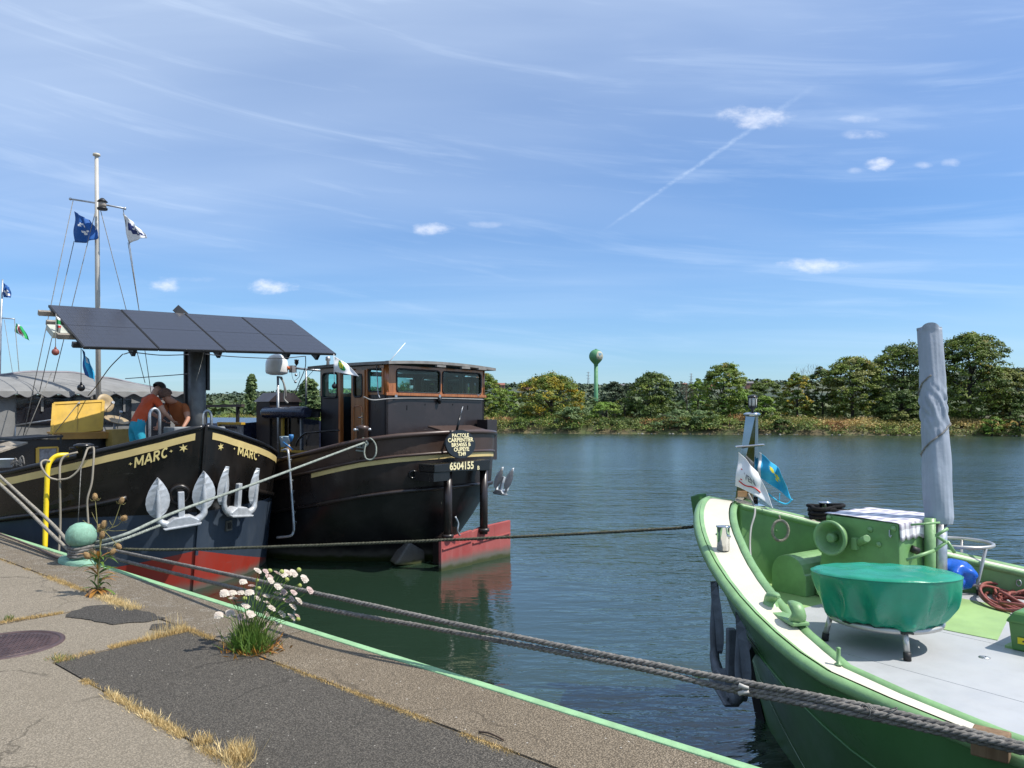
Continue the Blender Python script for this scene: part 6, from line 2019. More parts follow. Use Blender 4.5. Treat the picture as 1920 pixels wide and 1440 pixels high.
for k in range(7):
    y = 862 + k * 19.5
    mb = MB(); a = at(541.5 + k * 1.4, y, 14.38); mb.tube([a, at(547 + k * 1.4, y - 1, 14.4), at(545 + k * 1.4, y + 5, 14.42)], .007, 5); mb.build("hook", GALV, lt)
make_anchor("anchor", "silver anchor hung on the brown barge's far quarter", QF, (8.86, 7.98, 1.20), (.25, .97, 0), (.97, -.25, 0), (.36, -.08, .93), ALU, "silver stern anchor", .74, openx=.27)

# ------------------------------------------------------------------ green boat, in its own frame (x athwart, y = -distance aft of the stem head)
gB, gL, gk, gm, gz0, gc, gD = 2.057, 2.629, 1.265, 1.362, 1.21, .79, 4.473


def ghb(d): return gB * (1 - max(0., min(1., 1 - d / gL)) ** gk) ** (1 / gm)
def gsh(d): return gz0 + gc * max(0., 1 - d / gD) ** 2


def gend(d): return 1.0 if d < 9 else max(0., 1 - ((d - 9) / 3.5) ** 2) ** .5


def gstem(k): return interp(k, [(0, .90), (.24, .69), (.56, .52), (.8, .24), (1, 0)])


def gpt(sg, y, k):
    d = gstem(k) + y
    low = 1.85 * (1 - max(0., min(1., 1 - y / 3.6)) ** 1.35)
    kk = k ** .9
    b = (low * (1 - kk) + ghb(y) * kk) * gend(y)
    return Vector((sg * b, -d, -.5 + (gsh(y) + .5) * k))


gb_ = thing("green_boat", "green steel boat with cream side deck and light grey foredeck", "boat", GF, (0, -4, 0))
YG = [0, .004, .015, .035, .07, .12, .18, .26, .36, .48, .62, .78, .95, 1.15, 1.4, 1.65, 1.9, 2.15, 2.4, 2.65, 3.0, 3.5, 4.2, 5, 6, 7.5, 9, 10.5, 11.5, 12.2, 12.45, 12.5]
KG = [0, .15, .3, .45, .6, .72, .84, .93, 1.0]
mb = MB()
for sg in (-1, 1):
    n = len(YG); o = len(mb.v)
    for k in KG: mb.v.extend([tuple(gpt(sg, y, k)) for y in YG])
    for k in range(len(KG) - 1):
        for i in range(n - 1):
            f = (o + k * n + i, o + k * n + i + 1, o + (k + 1) * n + i + 1, o + (k + 1) * n + i)
            mb.f.append(f if sg > 0 else f[::-1]); mb.m.append(0); mb.sm.append(True)
gh = mb.build("hull", GREENH, gb_, fix=False)


def goff(y, o, sg, dz=0.0):
    """inboard offset of the sheer line"""
    e = 1e-3
    p = Vector((ghb(y) * gend(y), -y)); q = Vector((ghb(y + e) * gend(y + e), -(y + e)))
    t = (q - p); t.normalize(); n_ = Vector((t.y, -t.x))   # inboard for the starboard side
    if n_.x > 0: n_ = -n_
    r = p + n_ * o
    if r.x < 0: r = Vector((0, -o * 1.15 - y * .0))
    return Vector((sg * r.x, r.y, gsh(y) + dz))


YO = [y for y in YG if y <= 9]
mb = MB()
for sg in (-1, 1): mb.tube([goff(y, .035, sg, -.012) for y in YO], .042, 8, squash=(1, 1.1))
mb.build("gunwale", GREEN, gb_)
wid = lambda y: interp(y, [(0, .31), (.8, .31), (1.6, .27), (2.4, .22), (3.2, .175), (9, .17)])


def strip(o0, o1, z0, z1, mat, name, sides=(-1, 1)):
    mb = MB()
    for sg in sides:
        a = [goff(y, o0(y), sg, z0) for y in YO]; b = [goff(y, o1(y), sg, z1) for y in YO]
        mb.add(a + b, [(i, i + 1, len(a) + i + 1, len(a) + i) for i in range(len(a) - 1)], 0, True)
    return mb.build(name, mat, gb_)


strip(lambda y: .05, lambda y: .085, .035, .020, GREEN, "outer_border")
strip(lambda y: .083, lambda y: wid(y), .018, .016, CREAMW, "side_deck")
mb = MB()
for sg in (-1, 1):
    pth = [goff(y, wid(y) + .035, sg, -.004) for y in YO]
    mb.tube(pth, .036, 8, squash=(.8, 1.2))
mb.build("coaming_rim", GREEN, gb_)
GDZ = 1.225
mb = MB()
for sg in (-1, 1):
    a = [goff(y, wid(y) + .05, sg, 0) for y in YO]; b = [Vector((p.x, p.y, min(GDZ - .05, p.z - .05))) for p in a]
    mb.add(a + b, [(i, i + 1, len(a) + i + 1, len(a) + i) for i in range(len(a) - 1)], 0, True)
mb.build("bulwark", GREENH if False else M("mid_green_bulwark_paint", (.15, .29, .115), .42, var=.12, vs=4, dirt=.15), gb_)
# little frames (brackets) and drain holes on the inside of the bulwark
for k, y in enumerate([.35, .62, .95, 1.3, 1.7, 2.1, 2.5]):
    mb = MB(); a = goff(y, wid(y) + .06, 1, -.05); mb.lathe([(.012, 0), (.012, .006)], a - Vector((0, 0, .10)), axis=(-1, .3, 0), seg=8); mb.build("bolt", GREEN, gb_)
    if y > 1.4:
        mb = MB(); mb.tube([a + Vector((-.02, .02 * math.cos(t), -.03 + .028 * math.sin(t))) for t in np.linspace(0, 6.28, 14)[:-1]], .005, 5, closed=True); mb.build("ring", GALV, gb_)
# floor of the bow well and the grey foredeck in plates
YD = [y for y in YO]
def deck_poly(d0, d1):
    near, far = [], []
    for d in np.linspace(d0, d1, 24):
        w = max(.03, ghb(d) - wid(d) * (1.0 + .45 * max(0, 1.6 - d)) - .03)
        near.append((-w, -d)); far.append((w, -d))
    return near + far[::-1]
mb = MB(); mb.prism(deck_poly(.5, 1.36), GDZ - .06, GDZ - .01); mb.build("well_floor", GREENL, gb_)
mb = MB(); mb.prism(deck_poly(1.36, 9.0), GDZ - .06, GDZ - .012); mb.build("deck_base", M("dark_seam", (.05, .05, .05), .8), gb_)
ysplit = [-1.195, -.12]
def clip_plate(b0, b1, d0, d1):
    pts = []
    need = (-b1 if b1 < 0 and b0 < -2 else b0 if b0 > 1 else 0) + .03
    while ghb(d0) - wid(d0) * (1.0 + .45 * max(0, 1.6 - d0)) - .035 < need: d0 += .02
    ds = np.linspace(d0, d1, 24)
    L = []; R_ = []
    for d in ds:
        w = ghb(d) - wid(d) * (1.0 + .45 * max(0, 1.6 - d)) - .035
        L.append((max(-w, b0), -d)); R_.append((min(w, b1), -d))
    return L + R_[::-1]
for (b0, b1, d0, d1) in ((-3, -1.198, 1.36, 9), (-1.192, -.123, 1.36, 9), (-.117, 1.3, 2.9, 9), (-.117, 3, 1.36, 2.894), (1.306, 3, 2.9, 9)):
    pl_ = clip_plate(b0, b1, d0, d1)
    mb = MB(); mb.prism(pl_, GDZ - .02, GDZ); mb.build("deck_plate", GREYDK, gb_)
mb = MB(); mb.prism([(-.06, -1.75), (1.10, -1.62), (1.08, -2.38), (-.02, -2.72), (-.05, -2.4)], GDZ - .005, GDZ + .005); mb.build("green_deck_patch", GREENL, gb_)
c = atz(1846, 1233, GDZ, GF); mb = MB(); mb.lathe([(.035, 0), (.035, .004), (.001, .004)], c, seg=20); mb.lathe([(.006, .004), (.001, .007)], c + Vector((.015, 0, 0)), seg=6, m=1); mb.lathe([(.006, .004), (.001, .007)], c - Vector((.015, 0, 0)), seg=6, m=1); mb.build("filler_cap", [GALV, BLK], gb_)
# stem bar, stem head, seams on the topsides
mb = MB()
for sg in (0,):
    pth = [gpt(1, 0, k) + Vector((0, .03, 0)) for k in np.linspace(0, .97, 14)]
    for i in range(13): mb.bar(pth[i], pth[i + 1], .07, .09, 0 if i < 9 else 1, up=(0, 1, 0))
mb.build("stem_bar", [BLK, GREENH], gb_)
mb = MB(); mb.extrude([(-.06, .02, 1.78), (-.06, .10, 1.80), (-.075, .13, 2.02), (-.06, .02, 2.06)], (.12, 0, 0)); mb.build("stem_head", GREENH, gb_, bevel=.015)
mb = MB(); mb.tube([gpt(-1, y, .74) + Vector((-.006, .002, 0)) for y in YG if .12 < y < 9], .010, 5); mb.build("plate_seam", GREENH, gb_)
WL_ = M("pale_scratch_line", (.30, .42, .30), .5)
pth = [gpt(-1, y, k) + Vector((-.004, .003, 0)) for y, k in zip(np.linspace(.35, 1.5, 16), np.linspace(.50, .22, 16))]
mb = MB(); mb.tube(pth, .0045, 4); mb.build("paint_line", WL_, gb_)

# fairlead horns, pin and the wooden block on the near side deck
mb = MB()
fl = thing("fairlead", "green horned fairlead on the near side deck by the table", "fairlead", GF, (-1.62, -2.05, gsh(2.0)))
z = gsh(2.0) + .02
d_ = Vector((-.30, -.62, 0)).normalized(); s_ = Vector((d_.y, -d_.x, 0))
o0 = atz(1470, 1158, z, GF)
mb = MB(); mb.obox(o0 + Vector((0, 0, .012)), d_ * .22, s_ * .06, Vector((0, 0, .012))); mb.build("base", GREEN, fl, bevel=.006)
for sgn in (-1, 1):
    mb = MB(); a = o0 + d_ * sgn * .14
    mb.tube(smooth_path([a + Vector((0, 0, .0)), a + d_ * sgn * .05 + Vector((0, 0, .06)), a + d_ * sgn * .02 + Vector((0, 0, .11)), a - d_ * sgn * .07 + Vector((0, 0, .125))], 5), [.055] * 6 + [.05] * 5 + [.045, .04, .035, .025, .015], 8, squash=(.7, 1)); mb.build("horn", GREEN, fl)
p = atz(1572, 1246, gsh(2.6) + .02, GF); mb = MB(); mb.lathe([(.022, 0), (.022, .006), (.012, .008), (.012, .09), (.014, .10), (.001, .105)], p, seg=12); mb.single("deck_pin", GREEN, GF, "small green upright pin on the cream side deck", "pin")
p = atz(1858, 1412, gsh(3.5) + .0, GF)
mb = MB(); mb.obox(p + Vector((0, 0, .045)), Vector((.02, -.075, 0)), Vector((.05, .014, 0)), Vector((0, 0, .06))); mb.single("wooden_block", wood_mat("raw_oak_block", (.13, .075, .035), (.22, .14, .075), .8, 0), GF, "brown wooden block under the mooring ropes on the gunwale", "block", bevel=.008)

# polished bollards, black rope coil
p = atz(1356, 1031, gsh(.9) + .015, GF)
t = thing("polished_bollard", "polished steel bollard standing on the cream side deck", "bollard", GF, p)
mb = MB(); mb.lathe([(.052, 0), (.052, .185), (.058, .19), (.058, .20), (.001, .205)], p, seg=28); mb.build("post", CHROME, t)
mb = MB(); mb.tube([p + Vector((-.003, -.075, .12)), p + Vector((.003, .075, .12))], .010, 8); mb.build("pin", CHROME, t)
p2 = Vector((.96, -.72, gsh(.72) + .02))
t = thing("polished_bollard", "polished bollard on the far side deck wrapped with black rope", "bollard", GF, p2)
mb = MB(); mb.lathe([(.052, 0), (.052, .17), (.06, .175), (.06, .19), (.001, .195)], p2, seg=24); mb.build("post", CHROME, t)
mb = MB(); pth = []
for k in range(150):
    a = k * .26; layer = (k // 24); r_ = .105 + .028 * math.sin(k * .9) + .03 * (layer % 2)
    pth.append(p2 + Vector((r_ * 1.35 * math.cos(a), r_ * 1.0 * math.sin(a), .02 + .0009 * k + .008 * math.sin(k * .5))))
mb.tube(pth, .019, 6); o = mb.single("rope_coil", ROPEK, GF, "coil of thick black rope around the far polished bollard", "rope")

# ---- steel bow mast with lamp and two pennants
bm_ = thing("bow_mast", "short polished steel bow mast with black lamp on the green boat", "mast", GF, (.26, -.20, 1.93))
Yb = 7.72
b0, b1 = at(1399, 948, Yb, GF), at(1410, 778, Yb, GF)
vx = Vector((math.cos(-.612), math.sin(-.612), 0)); vy = Vector((-vx.y, vx.x, 0))   # across / along the sight line at the bow


def quad_ring(c, wx, wy): return [c - vx * wx + vy * wy * .2, c + vx * wx * .38 - vy * wy, c + vx * wx - vy * wy * .2, c + vx * wx * .1 + vy * wy]


mb = MB()
r0, r1 = quad_ring(b0 - Vector((0, 0, .02)), .118, .07), quad_ring(b1, .062, .05)
mb.add(r0 + r1, [(3, 2, 1, 0), (4, 5, 6, 7)] + [(i, (i + 1) % 4, 4 + (i + 1) % 4, 4 + i) for i in range(4)]); mb.build("column", M("dark_reflection_steel", (.34, .345, .35), .07, metal=1.0, var=.1), bm_, bevel=.006)  # polished steel with its dark reflections put into a lowered base colour
mb = MB(); mb.obox(b0 + Vector((0, 0, .0)), vx * .16, vy * .10, Vector((0, 0, .012))); mb.build("base_plate", CHROME, bm_, bevel=.004)
mb = MB(); mb.lathe([(.055, -.015), (.082, .0), (.082, .012), (.06, .024), (.01, .028)], b1, seg=24); mb.build("cap", CHROME, bm_)
l0 = at(1411, 772, Yb, GF)
mb = MB(); mb.lathe([(.012, -.03), (.012, .02), (.035, .04), (.045, .055)], l0, seg=16, m=0); mb.lathe([(.040, .055), (.042, .075), (.042, .125), (.040, .14)], l0, seg=18, m=1); mb.lathe([(.048, .14), (.05, .15), (.03, .165), (.001, .168)], l0, seg=18, m=0)
for k in range(7):
    a = k * .9; mb.tube([l0 + Vector((.045 * math.cos(a), .045 * math.sin(a), .055)), l0 + Vector((.045 * math.cos(a), .045 * math.sin(a), .145))], .004, 4, m=0)
mb.build("lamp", [BLK, M("ribbed_lens", (.45, .45, .42), .2)], bm_)
c1, c2 = at(1379, 838, Yb - .05, GF), at(1433, 834, Yb - .05, GF)
mb = MB(); mb.bar(c1, c2, .03, .022); mb.build("crossbar", CHROME, bm_, bevel=.008)
mb = MB(); mb.obox(at(1392, 926, Yb - .10, GF), vx * .045, vy * .012, Vector((0, 0, .028))); mb.build("wooden_chock", M("pale_wood_chock", (.45, .26, .13), .6), bm_)
mb = MB(); e = at(1404, 925, Yb - .12, GF); mb.tube([e, e + Vector((.0, -.04, .05))], .010, 6); mb.tube([at(1415, 935, Yb, GF), at(1424, 938, Yb, GF)], .008, 6); mb.build("cleat", CHROME, bm_)
mb = MB(); mb.tube(smooth_path([at(1403, 925, Yb - .15, GF), at(1414, 948, 7.5, GF), at(1415, 965, 7.3, GF), at(1408, 990, 7.2, GF), at(1406, 1020, 7.1, GF), at(1408, 1045, 7.0, GF), at(1414, 1062, 6.95, GF)], 6), .010, 6); mb.tube([at(1412, 1060, 6.95, GF), at(1420, 1074, 6.9, GF)], .022, 6)
mb.single("electric_flex", M("grey_cable", (.28, .28, .27), .6), GF, "grey power cord with plug hanging into the bow well", "cord")
VEN = "white pennant with red and dark lettering on the bow mast"
o, P, nr = flag("flag", (at(1385, 848, Yb - .1, GF), at(1420, 886, Yb - .2, GF), at(1451, 954, Yb - .35, GF), at(1378, 911, Yb - .1, GF)), [CLOTHW, CLOTHR, NAVY], VEN, "flag",
                lambda u, v: 0, .035, GF, 40, 30, waves=1.2, group="pennants on the green boat's bow mast", sag=-.02)
def flag_text(body, u0, u1, v0, v1, mat, P, nr, parent, bold=.02):
    v, f = text_mesh(body, 1, bold)
    x0, x1 = min(p[0] for p in v), max(p[0] for p in v); y0, y1 = min(p[1] for p in v), max(p[1] for p in v)
    for s_ in (-1, 1):
        mb = MB(); mb.add([P(u0 + (u1 - u0) * (a - x0) / (x1 - x0), v1 + (v0 - v1) * (b - y0) / (y1 - y0)) + nr * .005 * s_ for a, b in v], f)
        mb.build("flag_lettering", mat, parent, fix=False)
flag_text("I", .14, .20, .40, .74, CLOTHR, P, nr, o, .05); flag_text("VEN", .27, .62, .46, .66, M("dark_grey_print", (.12, .12, .15), .8), P, nr, o)
for s_ in (-1, 1):
    mb = MB(); pts = [P(.10 + .6 * t, .80 + .05 * math.sin(t * 6)) + nr * .006 * s_ for t in np.linspace(0, 1, 14)]; mb.tube(pts, .006, 4); mb.build("red_line", CLOTHR, o)
o, P, nr = flag("flag", (at(1424, 848, Yb, GF), at(1462, 880, Yb - .1, GF), at(1487, 938, Yb - .1, GF), at(1420, 892, Yb, GF)), [CLOTHC, CLOTHW, CLOTHY], "frayed light blue pennant with yellow stars on the bow mast", "flag",
                lambda u, v: 1 if u < .10 else (2 if ((u - .55) / .07) ** 2 + ((v - .30) / .10) ** 2 < 1 or ((u - .66) / .06) ** 2 + ((v - .46) / .09) ** 2 < 1 or ((u - .60) / .04) ** 2 + ((v - .62) / .06) ** 2 < 1 or abs((u - .60) - (v - .38) * .6) < .018 and .22 < v < .58 else 0), .05, GF, 44, 34, waves=1.5, group="pennants on the green boat's bow mast")
for pts in ([at(1440, 925, Yb, GF), at(1456, 938, Yb, GF), at(1474, 945, Yb, GF), at(1486, 936, Yb, GF)], [at(1462, 925, Yb, GF), at(1461, 938, Yb, GF)]):
    mb = MB(); mb.tube(smooth_path(pts, 6), .008, 4, squash=(1, .3)); mb.build("frayed_strip", CLOTHC, o)
# rope grommet hanging on the far rim
p = at(1463, 995, 7.15, GF)
mb = MB(); mb.tube([p + vx * .075 * math.cos(a) + Vector((0, 0, .095 * math.sin(a))) for a in np.linspace(0, 6.28, 26)[:-1]], .014, 7, closed=True); mb.tube([p + Vector((0, 0, .09)), at(1461, 966, 7.15, GF)], .008, 5)
mb.single("rope_grommet", ROPEB, GF, "ring of rope hanging inside the far bulwark", "rope ring")

# ---- windlass
wl_ = thing("windlass", "green windlass box with open drum on the foredeck", "windlass", GF, (.5, -1.55, GDZ))
x0, x1 = .16, .90
f0 = [(x0, -1.14, GDZ), (x0, -1.92, GDZ), (x0, -1.90, 1.955), (x0, -1.25, 1.965)]
mb = MB(); mb.extrude(f0, (x1 - x0, 0, 0)); mb.build("case", GREEN if False else M("windlass_green_paint", (.140, .285, .105), .38, var=.14, vs=5, dirt=.15, bump=.2, bs=30), wl_, bevel=.012)
dc = atx(1574, 1006, x0, GF)
mb = MB(); mb.lathe([(.075, -.01), (.085, .02), (.115, .05), (.135, .10), (.152, .13), (.152, .16), (.132, .16), (.12, .12), (.075, .085), (.07, .07), (.001, .065)], dc, axis=(-1, 0, 0), seg=36); mb.lathe([(.04, .06), (.04, .14), (.03, .145), (.012, .147), (.001, .14)], dc, axis=(-1, 0, 0), seg=18); mb.build("drum", GREEN, wl_)
hc_ = atx(1619, 1012, x0, GF)
mb = MB(); mb.tube([hc_ + Vector((.0, .04, -.03)), hc_ + Vector((-.12, -.10, .035))], .032, 10); mb.obox(hc_ + Vector((-.02, .06, -.04)), (.03, 0, 0), (0, .025, 0), (0, 0, .05)); mb.build("brake_handle", GREEN, wl_, bevel=.005)
for px, py in ((1555, 970), (1632, 993), (1676, 991), (1648, 1021)):
    p = atx(px, py, x0, GF); mb = MB(); mb.lathe([(.024, 0), (.024, .012), (.014, .014), (.014, .026), (.001, .028)], p, axis=(-1, 0, 0), seg=10); mb.build("bolt", GREEN, wl_)
p = atx(1669, 1000, x0, GF); mb = MB(); mb.tube([p + Vector((-.01, 0, .03)), p + Vector((-.012, 0, -.02)), p + Vector((-.02, -.015, -.03)), p + Vector((-.02, -.02, -.01))], .005, 5); mb.build("hook", GALV, wl_)
# rounded chain cover in the well
mb = MB(); x2, x3 = .05, .62
pr = [(0, 0), (.38, 0), (.38, .20)] + [(.20 + .18 * math.cos(a), .20 + .17 * math.sin(a)) for a in np.linspace(.1, math.pi - .05, 12)] + [(0, .2)]
mb.extrude([(x2, -1.12 + u * .95, GDZ - .01 + v * .95) for u, v in pr], (x3 - x2, 0, 0)); mb.build("chain_cover", GREEN, wl_, bevel=.006)
# checked cloth on top
ck = MB()
top_ = [(x0 - .012, -1.24, 1.972), (x1 + .012, -1.24, 1.972), (x1 + .012, -1.905, 1.962), (x0 - .012, -1.905, 1.962)]
def cloth(u, v):
    if v < .82:
        t = v / .82; return (x0 - .012 + u * (x1 - x0 + .024), -1.24 - t * .67, 1.974 - .01 * t + .004 * math.sin(u * 23 + t * 5))
    t = (v - .82) / .18; return (x0 - .012 + u * (x1 - x0 + .024), -1.912 - .006 * math.sin(u * 30) - .01 * t, 1.962 - t * (.14 + .012 * math.sin(u * 44)))
ck.grid(cloth, 30, 30)
o = ck.single("checked_cloth", check_mat(), GF, "white and grey checked cloth spread on the windlass", "cloth", fix=False)
uv = o.data.uv_layers.new(name="uv")
for lp in o.data.loops:
    i = lp.vertex_index; uv.data[lp.index].uv = ((i % 31) / 30, (i // 31) / 30)
so = o.modifiers.new("cloth", 'SOLIDIFY'); so.thickness = .004

# ---- covered pole
cp = thing("covered_pole", "upright pole wrapped in a grey cover tied with cord", "pole", GF, (.66, -1.99, GDZ))
pb0 = Vector((.66, -1.99, 0)); bot = Vector((.68, -1.98, 1.93)); top = Vector((.86, -1.80, 3.64))
mb = MB(); mb.lathe([(.055, GDZ), (.055, 1.98)], pb0, seg=20); mb.build("steel_pole", CHROME if False else GALV, cp)
mb = MB(); mb.lathe([(.045, GDZ), (.045, 1.98)], pb0 + Vector((-.11, .03, 0)), seg=16); mb.build("green_pole", GREEN, cp)


def cover(u, v):
    a = u * 2 * math.pi
    c = bot.lerp(top, v)
    sq = 1 / max(abs(math.cos(a + .55)), abs(math.sin(a + .55))) ** .30
    r = .100 * sq * (1 + .045 * math.sin(v * 4.6 + .6))
    n_ = mnoise.noise(Vector((math.cos(a) * 1.1, math.sin(a) * 1.1, v * 4))) * .010 + (abs(mnoise.noise(Vector((math.cos(a) * 3.4, math.sin(a) * 3.4, v * 3.2)))) - .2) * .012
    k = max(0, 1 - abs(v - .57) / .17)
    n_ += k * (abs(mnoise.noise(Vector((math.cos(a) * 1.8, math.sin(a) * 1.8, v * 17 + a * 1.2)))) - .22) * .045
    if v > .965: r *= 1 + .22 * max(0, math.cos(2 * (a - .6))) * (v - .965) / .035
    if v < .03: r *= .88 + 4 * v
    z = c.z + (.035 * max(0, math.cos(2 * (a - .6))) - .02 if v > .985 else 0)
    return (c.x + (r + n_) * math.cos(a), c.y + (r + n_) * math.sin(a), z)


mb = MB(); mb.grid(cover, 56, 150)
o_ = len(mb.v); ringv = [cover(i / 56, 1.0) for i in range(56)]; c_t = Vector(top) - Vector((0, 0, .06)); mb.add(ringv + [tuple(c_t)], [(i, (i + 1) % 56, 56) for i in range(56)], 0, True)
mb.build("cover", MASTC, cp)
mb = MB(); pth = []
for t_ in np.linspace(0, 1, 90):
    v = .24 + t_ * .50; a = .1 + 1.55 * 2 * math.pi * t_ * 1.0
    p = Vector(cover((a / (2 * math.pi)) % 1, v)); c = bot.lerp(top, v); d = (p - c); d.z = 0; pth.append(p + d.normalized() * .006)
mb.tube(pth, .0075, 5); mb.build("tie_cord", ROPEG, cp)
mb = MB()
for a, b, r_ in (((1700, 1050), (1752, 1032), .014), ((1752, 1032), (1776, 1015), .014), ((1776, 1015), (1790, 1036), .014), ((1776, 1018), (1755, 1004), .013), ((1755, 1004), (1777, 991), .013), ((1708, 984), (1762, 980), .009)):
    mb.tube([at(*a, 6.2, GF), at(*b, 6.2, GF)], r_, 7)
mb.build("brake_levers", GREEN, cp)
mb = MB(); mb.tube([at(1752, 983, 6.5, GF), at(1764, 980, 6.5, GF)], .013, 7); mb.build("black_grip", RUBBER, cp); mb = MB(); mb.tube([at(1708, 1028, 6.4, GF), at(1722, 1034, 6.4, GF)], .03, 8); mb.build("black_grip", RUBBER, cp)
mb = MB(); mb.tube([at(1754, 979, 6.6, GF), at(1777, 974, 6.6, GF)], .010, 7); mb.build("red_grip", M("red_grip", (.35, .04, .03), .5), cp)

# ---- covered round table
tbc = Vector((-.74, -2.28, 0))
tt = thing("round_table", "round tubular metal frame table on the foredeck", "table", GF, (tbc.x, tbc.y, GDZ))
TUBE = M("brushed_frame_tube", (.46, .45, .43), .38, metal=.6, var=.1)
zr = 1.405
mb = MB(); mb.tube([(tbc.x + .365 * math.cos(a), tbc.y + .365 * math.sin(a), zr) for a in np.linspace(0, 6.2832, 49)[:-1]], .020, 8, closed=True); mb.build("ring", TUBE, tt)
for k, a in enumerate((2.40, 4.00, .0)):
    ca_, sa_ = math.cos(a), math.sin(a)
    mb = MB(); mb.tube([(tbc.x + .365 * ca_, tbc.y + .365 * sa_, zr), (tbc.x + .40 * ca_, tbc.y + .40 * sa_, GDZ + .045)], .020, 8); lg = mb.build("leg", TUBE, tt)
    mb = MB(); mb.tube([(tbc.x + .398 * ca_, tbc.y + .398 * sa_, GDZ + .055), (tbc.x + .404 * ca_, tbc.y + .404 * sa_, GDZ + .001)], .025, 10); mb.build("rubber_foot", RUBBER, lg)


def tarp(u, v):
    a = u * 2 * math.pi
    fold = (1 - 2 * abs(math.sin(a * 5.0 + .9 * math.sin(a * 2) + 1.6 * (v - .45)))) * .45 + (1 - 2 * abs(math.sin(a * 8.5 + 2 - 2.2 * (v - .45)))) * .25 + mnoise.noise(Vector((math.cos(a) * 3, math.sin(a) * 3, v * 2.5))) * .9
    if v < .45:
        t = v / .45; r = .478 * t ** .85
        z = 1.738 + .026 * (1 - t * t) + .006 * mnoise.noise(Vector((math.cos(a) * t * 4, math.sin(a) * t * 4, 0))) * 2
        z += -.035 * math.cos(a - .95) * t
        return (tbc.x + r * math.cos(a), tbc.y + r * math.sin(a), z)
    t = (v - .45) / .55
    r = .487 - .105 * t ** 1.6 + .060 * fold * min(1, t * 1.5) * (1 - .5 * max(0, t - .85) / .15) 
    z = 1.73 - .035 * math.cos(a - .95) * (1 - t) - t * (.325 + .012 * math.sin(a * 3 + 1))
    if t > .9: r -= .03 * (t - .9) / .1; z += .006 * math.sin(a * 30)
    return (tbc.x + r * math.cos(a), tbc.y + r * math.sin(a), z)


mb = MB(); mb.grid(tarp, 110, 44)
o = mb.single("table_cover", TARP, GF, "green tarpaulin cover drawn tight over the round table", "cover", fix=False, base=(tbc.x, tbc.y, 1.40))
sb = o.modifiers.new("soft", 'SUBSURF'); sb.levels = 1; sb.render_levels = 1
mb = MB(); mb.tube([Vector(tarp(u, .462)) + Vector((0, 0, .001)) for u in np.linspace(0, 1, 80)[:-1]], .004, 5, closed=True); mb.build("piping", TARP, o)
mb = MB(); mb.tube([Vector(tarp(u, .99)) for u in np.linspace(0, 1, 100)[:-1]], .012, 5, closed=True); mb.build("hem", M("black_hem", (.012, .02, .018), .7), o)

# ---- bare ring frame with a blue bag in it
rc = Vector((1.42, -1.78, 0))
rt = thing("ring_frame", "bare tubular ring frame standing right of the covered pole", "frame", GF, (rc.x, rc.y, GDZ))
mb = MB(); mb.tube([(rc.x + .285 * math.cos(a), rc.y + .285 * math.sin(a), 1.665) for a in np.linspace(0, 6.2832, 43)[:-1]], .017, 8, closed=True); mb.build("ring", TUBE, rt)
mb = MB(); mb.tube([(rc.x + .20 * math.cos(a), rc.y + .20 * math.sin(a), 1.315) for a in np.linspace(0, 6.2832, 43)[:-1]], .016, 8, closed=True); mb.build("lower_ring", TUBE, rt)
for a in (.3, 2.4, 4.45):
    ca_, sa_ = math.cos(a), math.sin(a)
    mb = MB(); mb.tube([(rc.x + .285 * ca_, rc.y + .285 * sa_, 1.66), (rc.x + .20 * ca_, rc.y + .20 * sa_, 1.31), (rc.x + .215 * ca_, rc.y + .215 * sa_, GDZ + .04)], .016, 8); lg = mb.build("leg", TUBE, rt)
    mb = MB(); mb.tube([(rc.x + .215 * ca_, rc.y + .215 * sa_, GDZ + .05), (rc.x + .217 * ca_, rc.y + .217 * sa_, GDZ + .001)], .021, 8); mb.build("rubber_foot", RUBBER, lg)
bc_ = at(1776, 1072, 6.75, GF)


def bag(u, v):
    a = u * 2 * math.pi; th = v * math.pi
    n_ = 1 + .38 * mnoise.noise(Vector((math.cos(a) * 2.2, math.sin(a) * 2.2, v * 3.3))) + .22 * abs(mnoise.noise(Vector((math.cos(a) * 3.5, math.sin(a) * 3.5, v * 7)))) + .10 * mnoise.noise(Vector((math.cos(a) * 6, math.sin(a) * 6, v * 9)))
    r = math.sin(th) * n_
    return (bc_.x + .165 * r * math.cos(a), bc_.y + .18 * r * math.sin(a) - .05 * (1 - v), bc_.z + .125 * math.cos(th) * (1 + .1 * n_) - .02)


mb = MB(); mb.grid(bag, 30, 18); e = at(1808, 1100, 6.6, GF); mb.tube([bc_ + Vector((.06, -.06, -.05)), (bc_ + e) / 2 + Vector((0, 0, -.02)), e], [.07, .045, .012], 7, squash=(.6, 1))
mb.single("plastic_bag", BLUEBAG, GF, "crumpled blue plastic bag inside the bare ring frame", "bag", fix=False)
# ---- hose coil
mb = MB(); hx = Vector((1.32, -2.38, GDZ + .012)); r_ = random.Random(5); pth = []
for k in range(13):
    rx, ry = r_.uniform(.24, .46), r_.uniform(.17, .30); ox_, oy_ = r_.uniform(-.06, .08), r_.uniform(-.05, .05); tw = r_.uniform(-.3, .3)
    for j in range(16):
        a = 2 * math.pi * j / 16
        p = Vector((rx * math.cos(a), ry * math.sin(a), 0)); p.rotate(Matrix.Rotation(tw + .5, 3, 'Z'))
        pth.append(hx + p + Vector((ox_, oy_, .008 + .0085 * k * (.5 + .5 * math.sin(a * 2 + k)))))
mb.tube(smooth_path(pth, 2), .0125, 6); mb.single("hose_coil", HOSE, GF, "coiled terracotta garden hose on the grey deck", "hose")
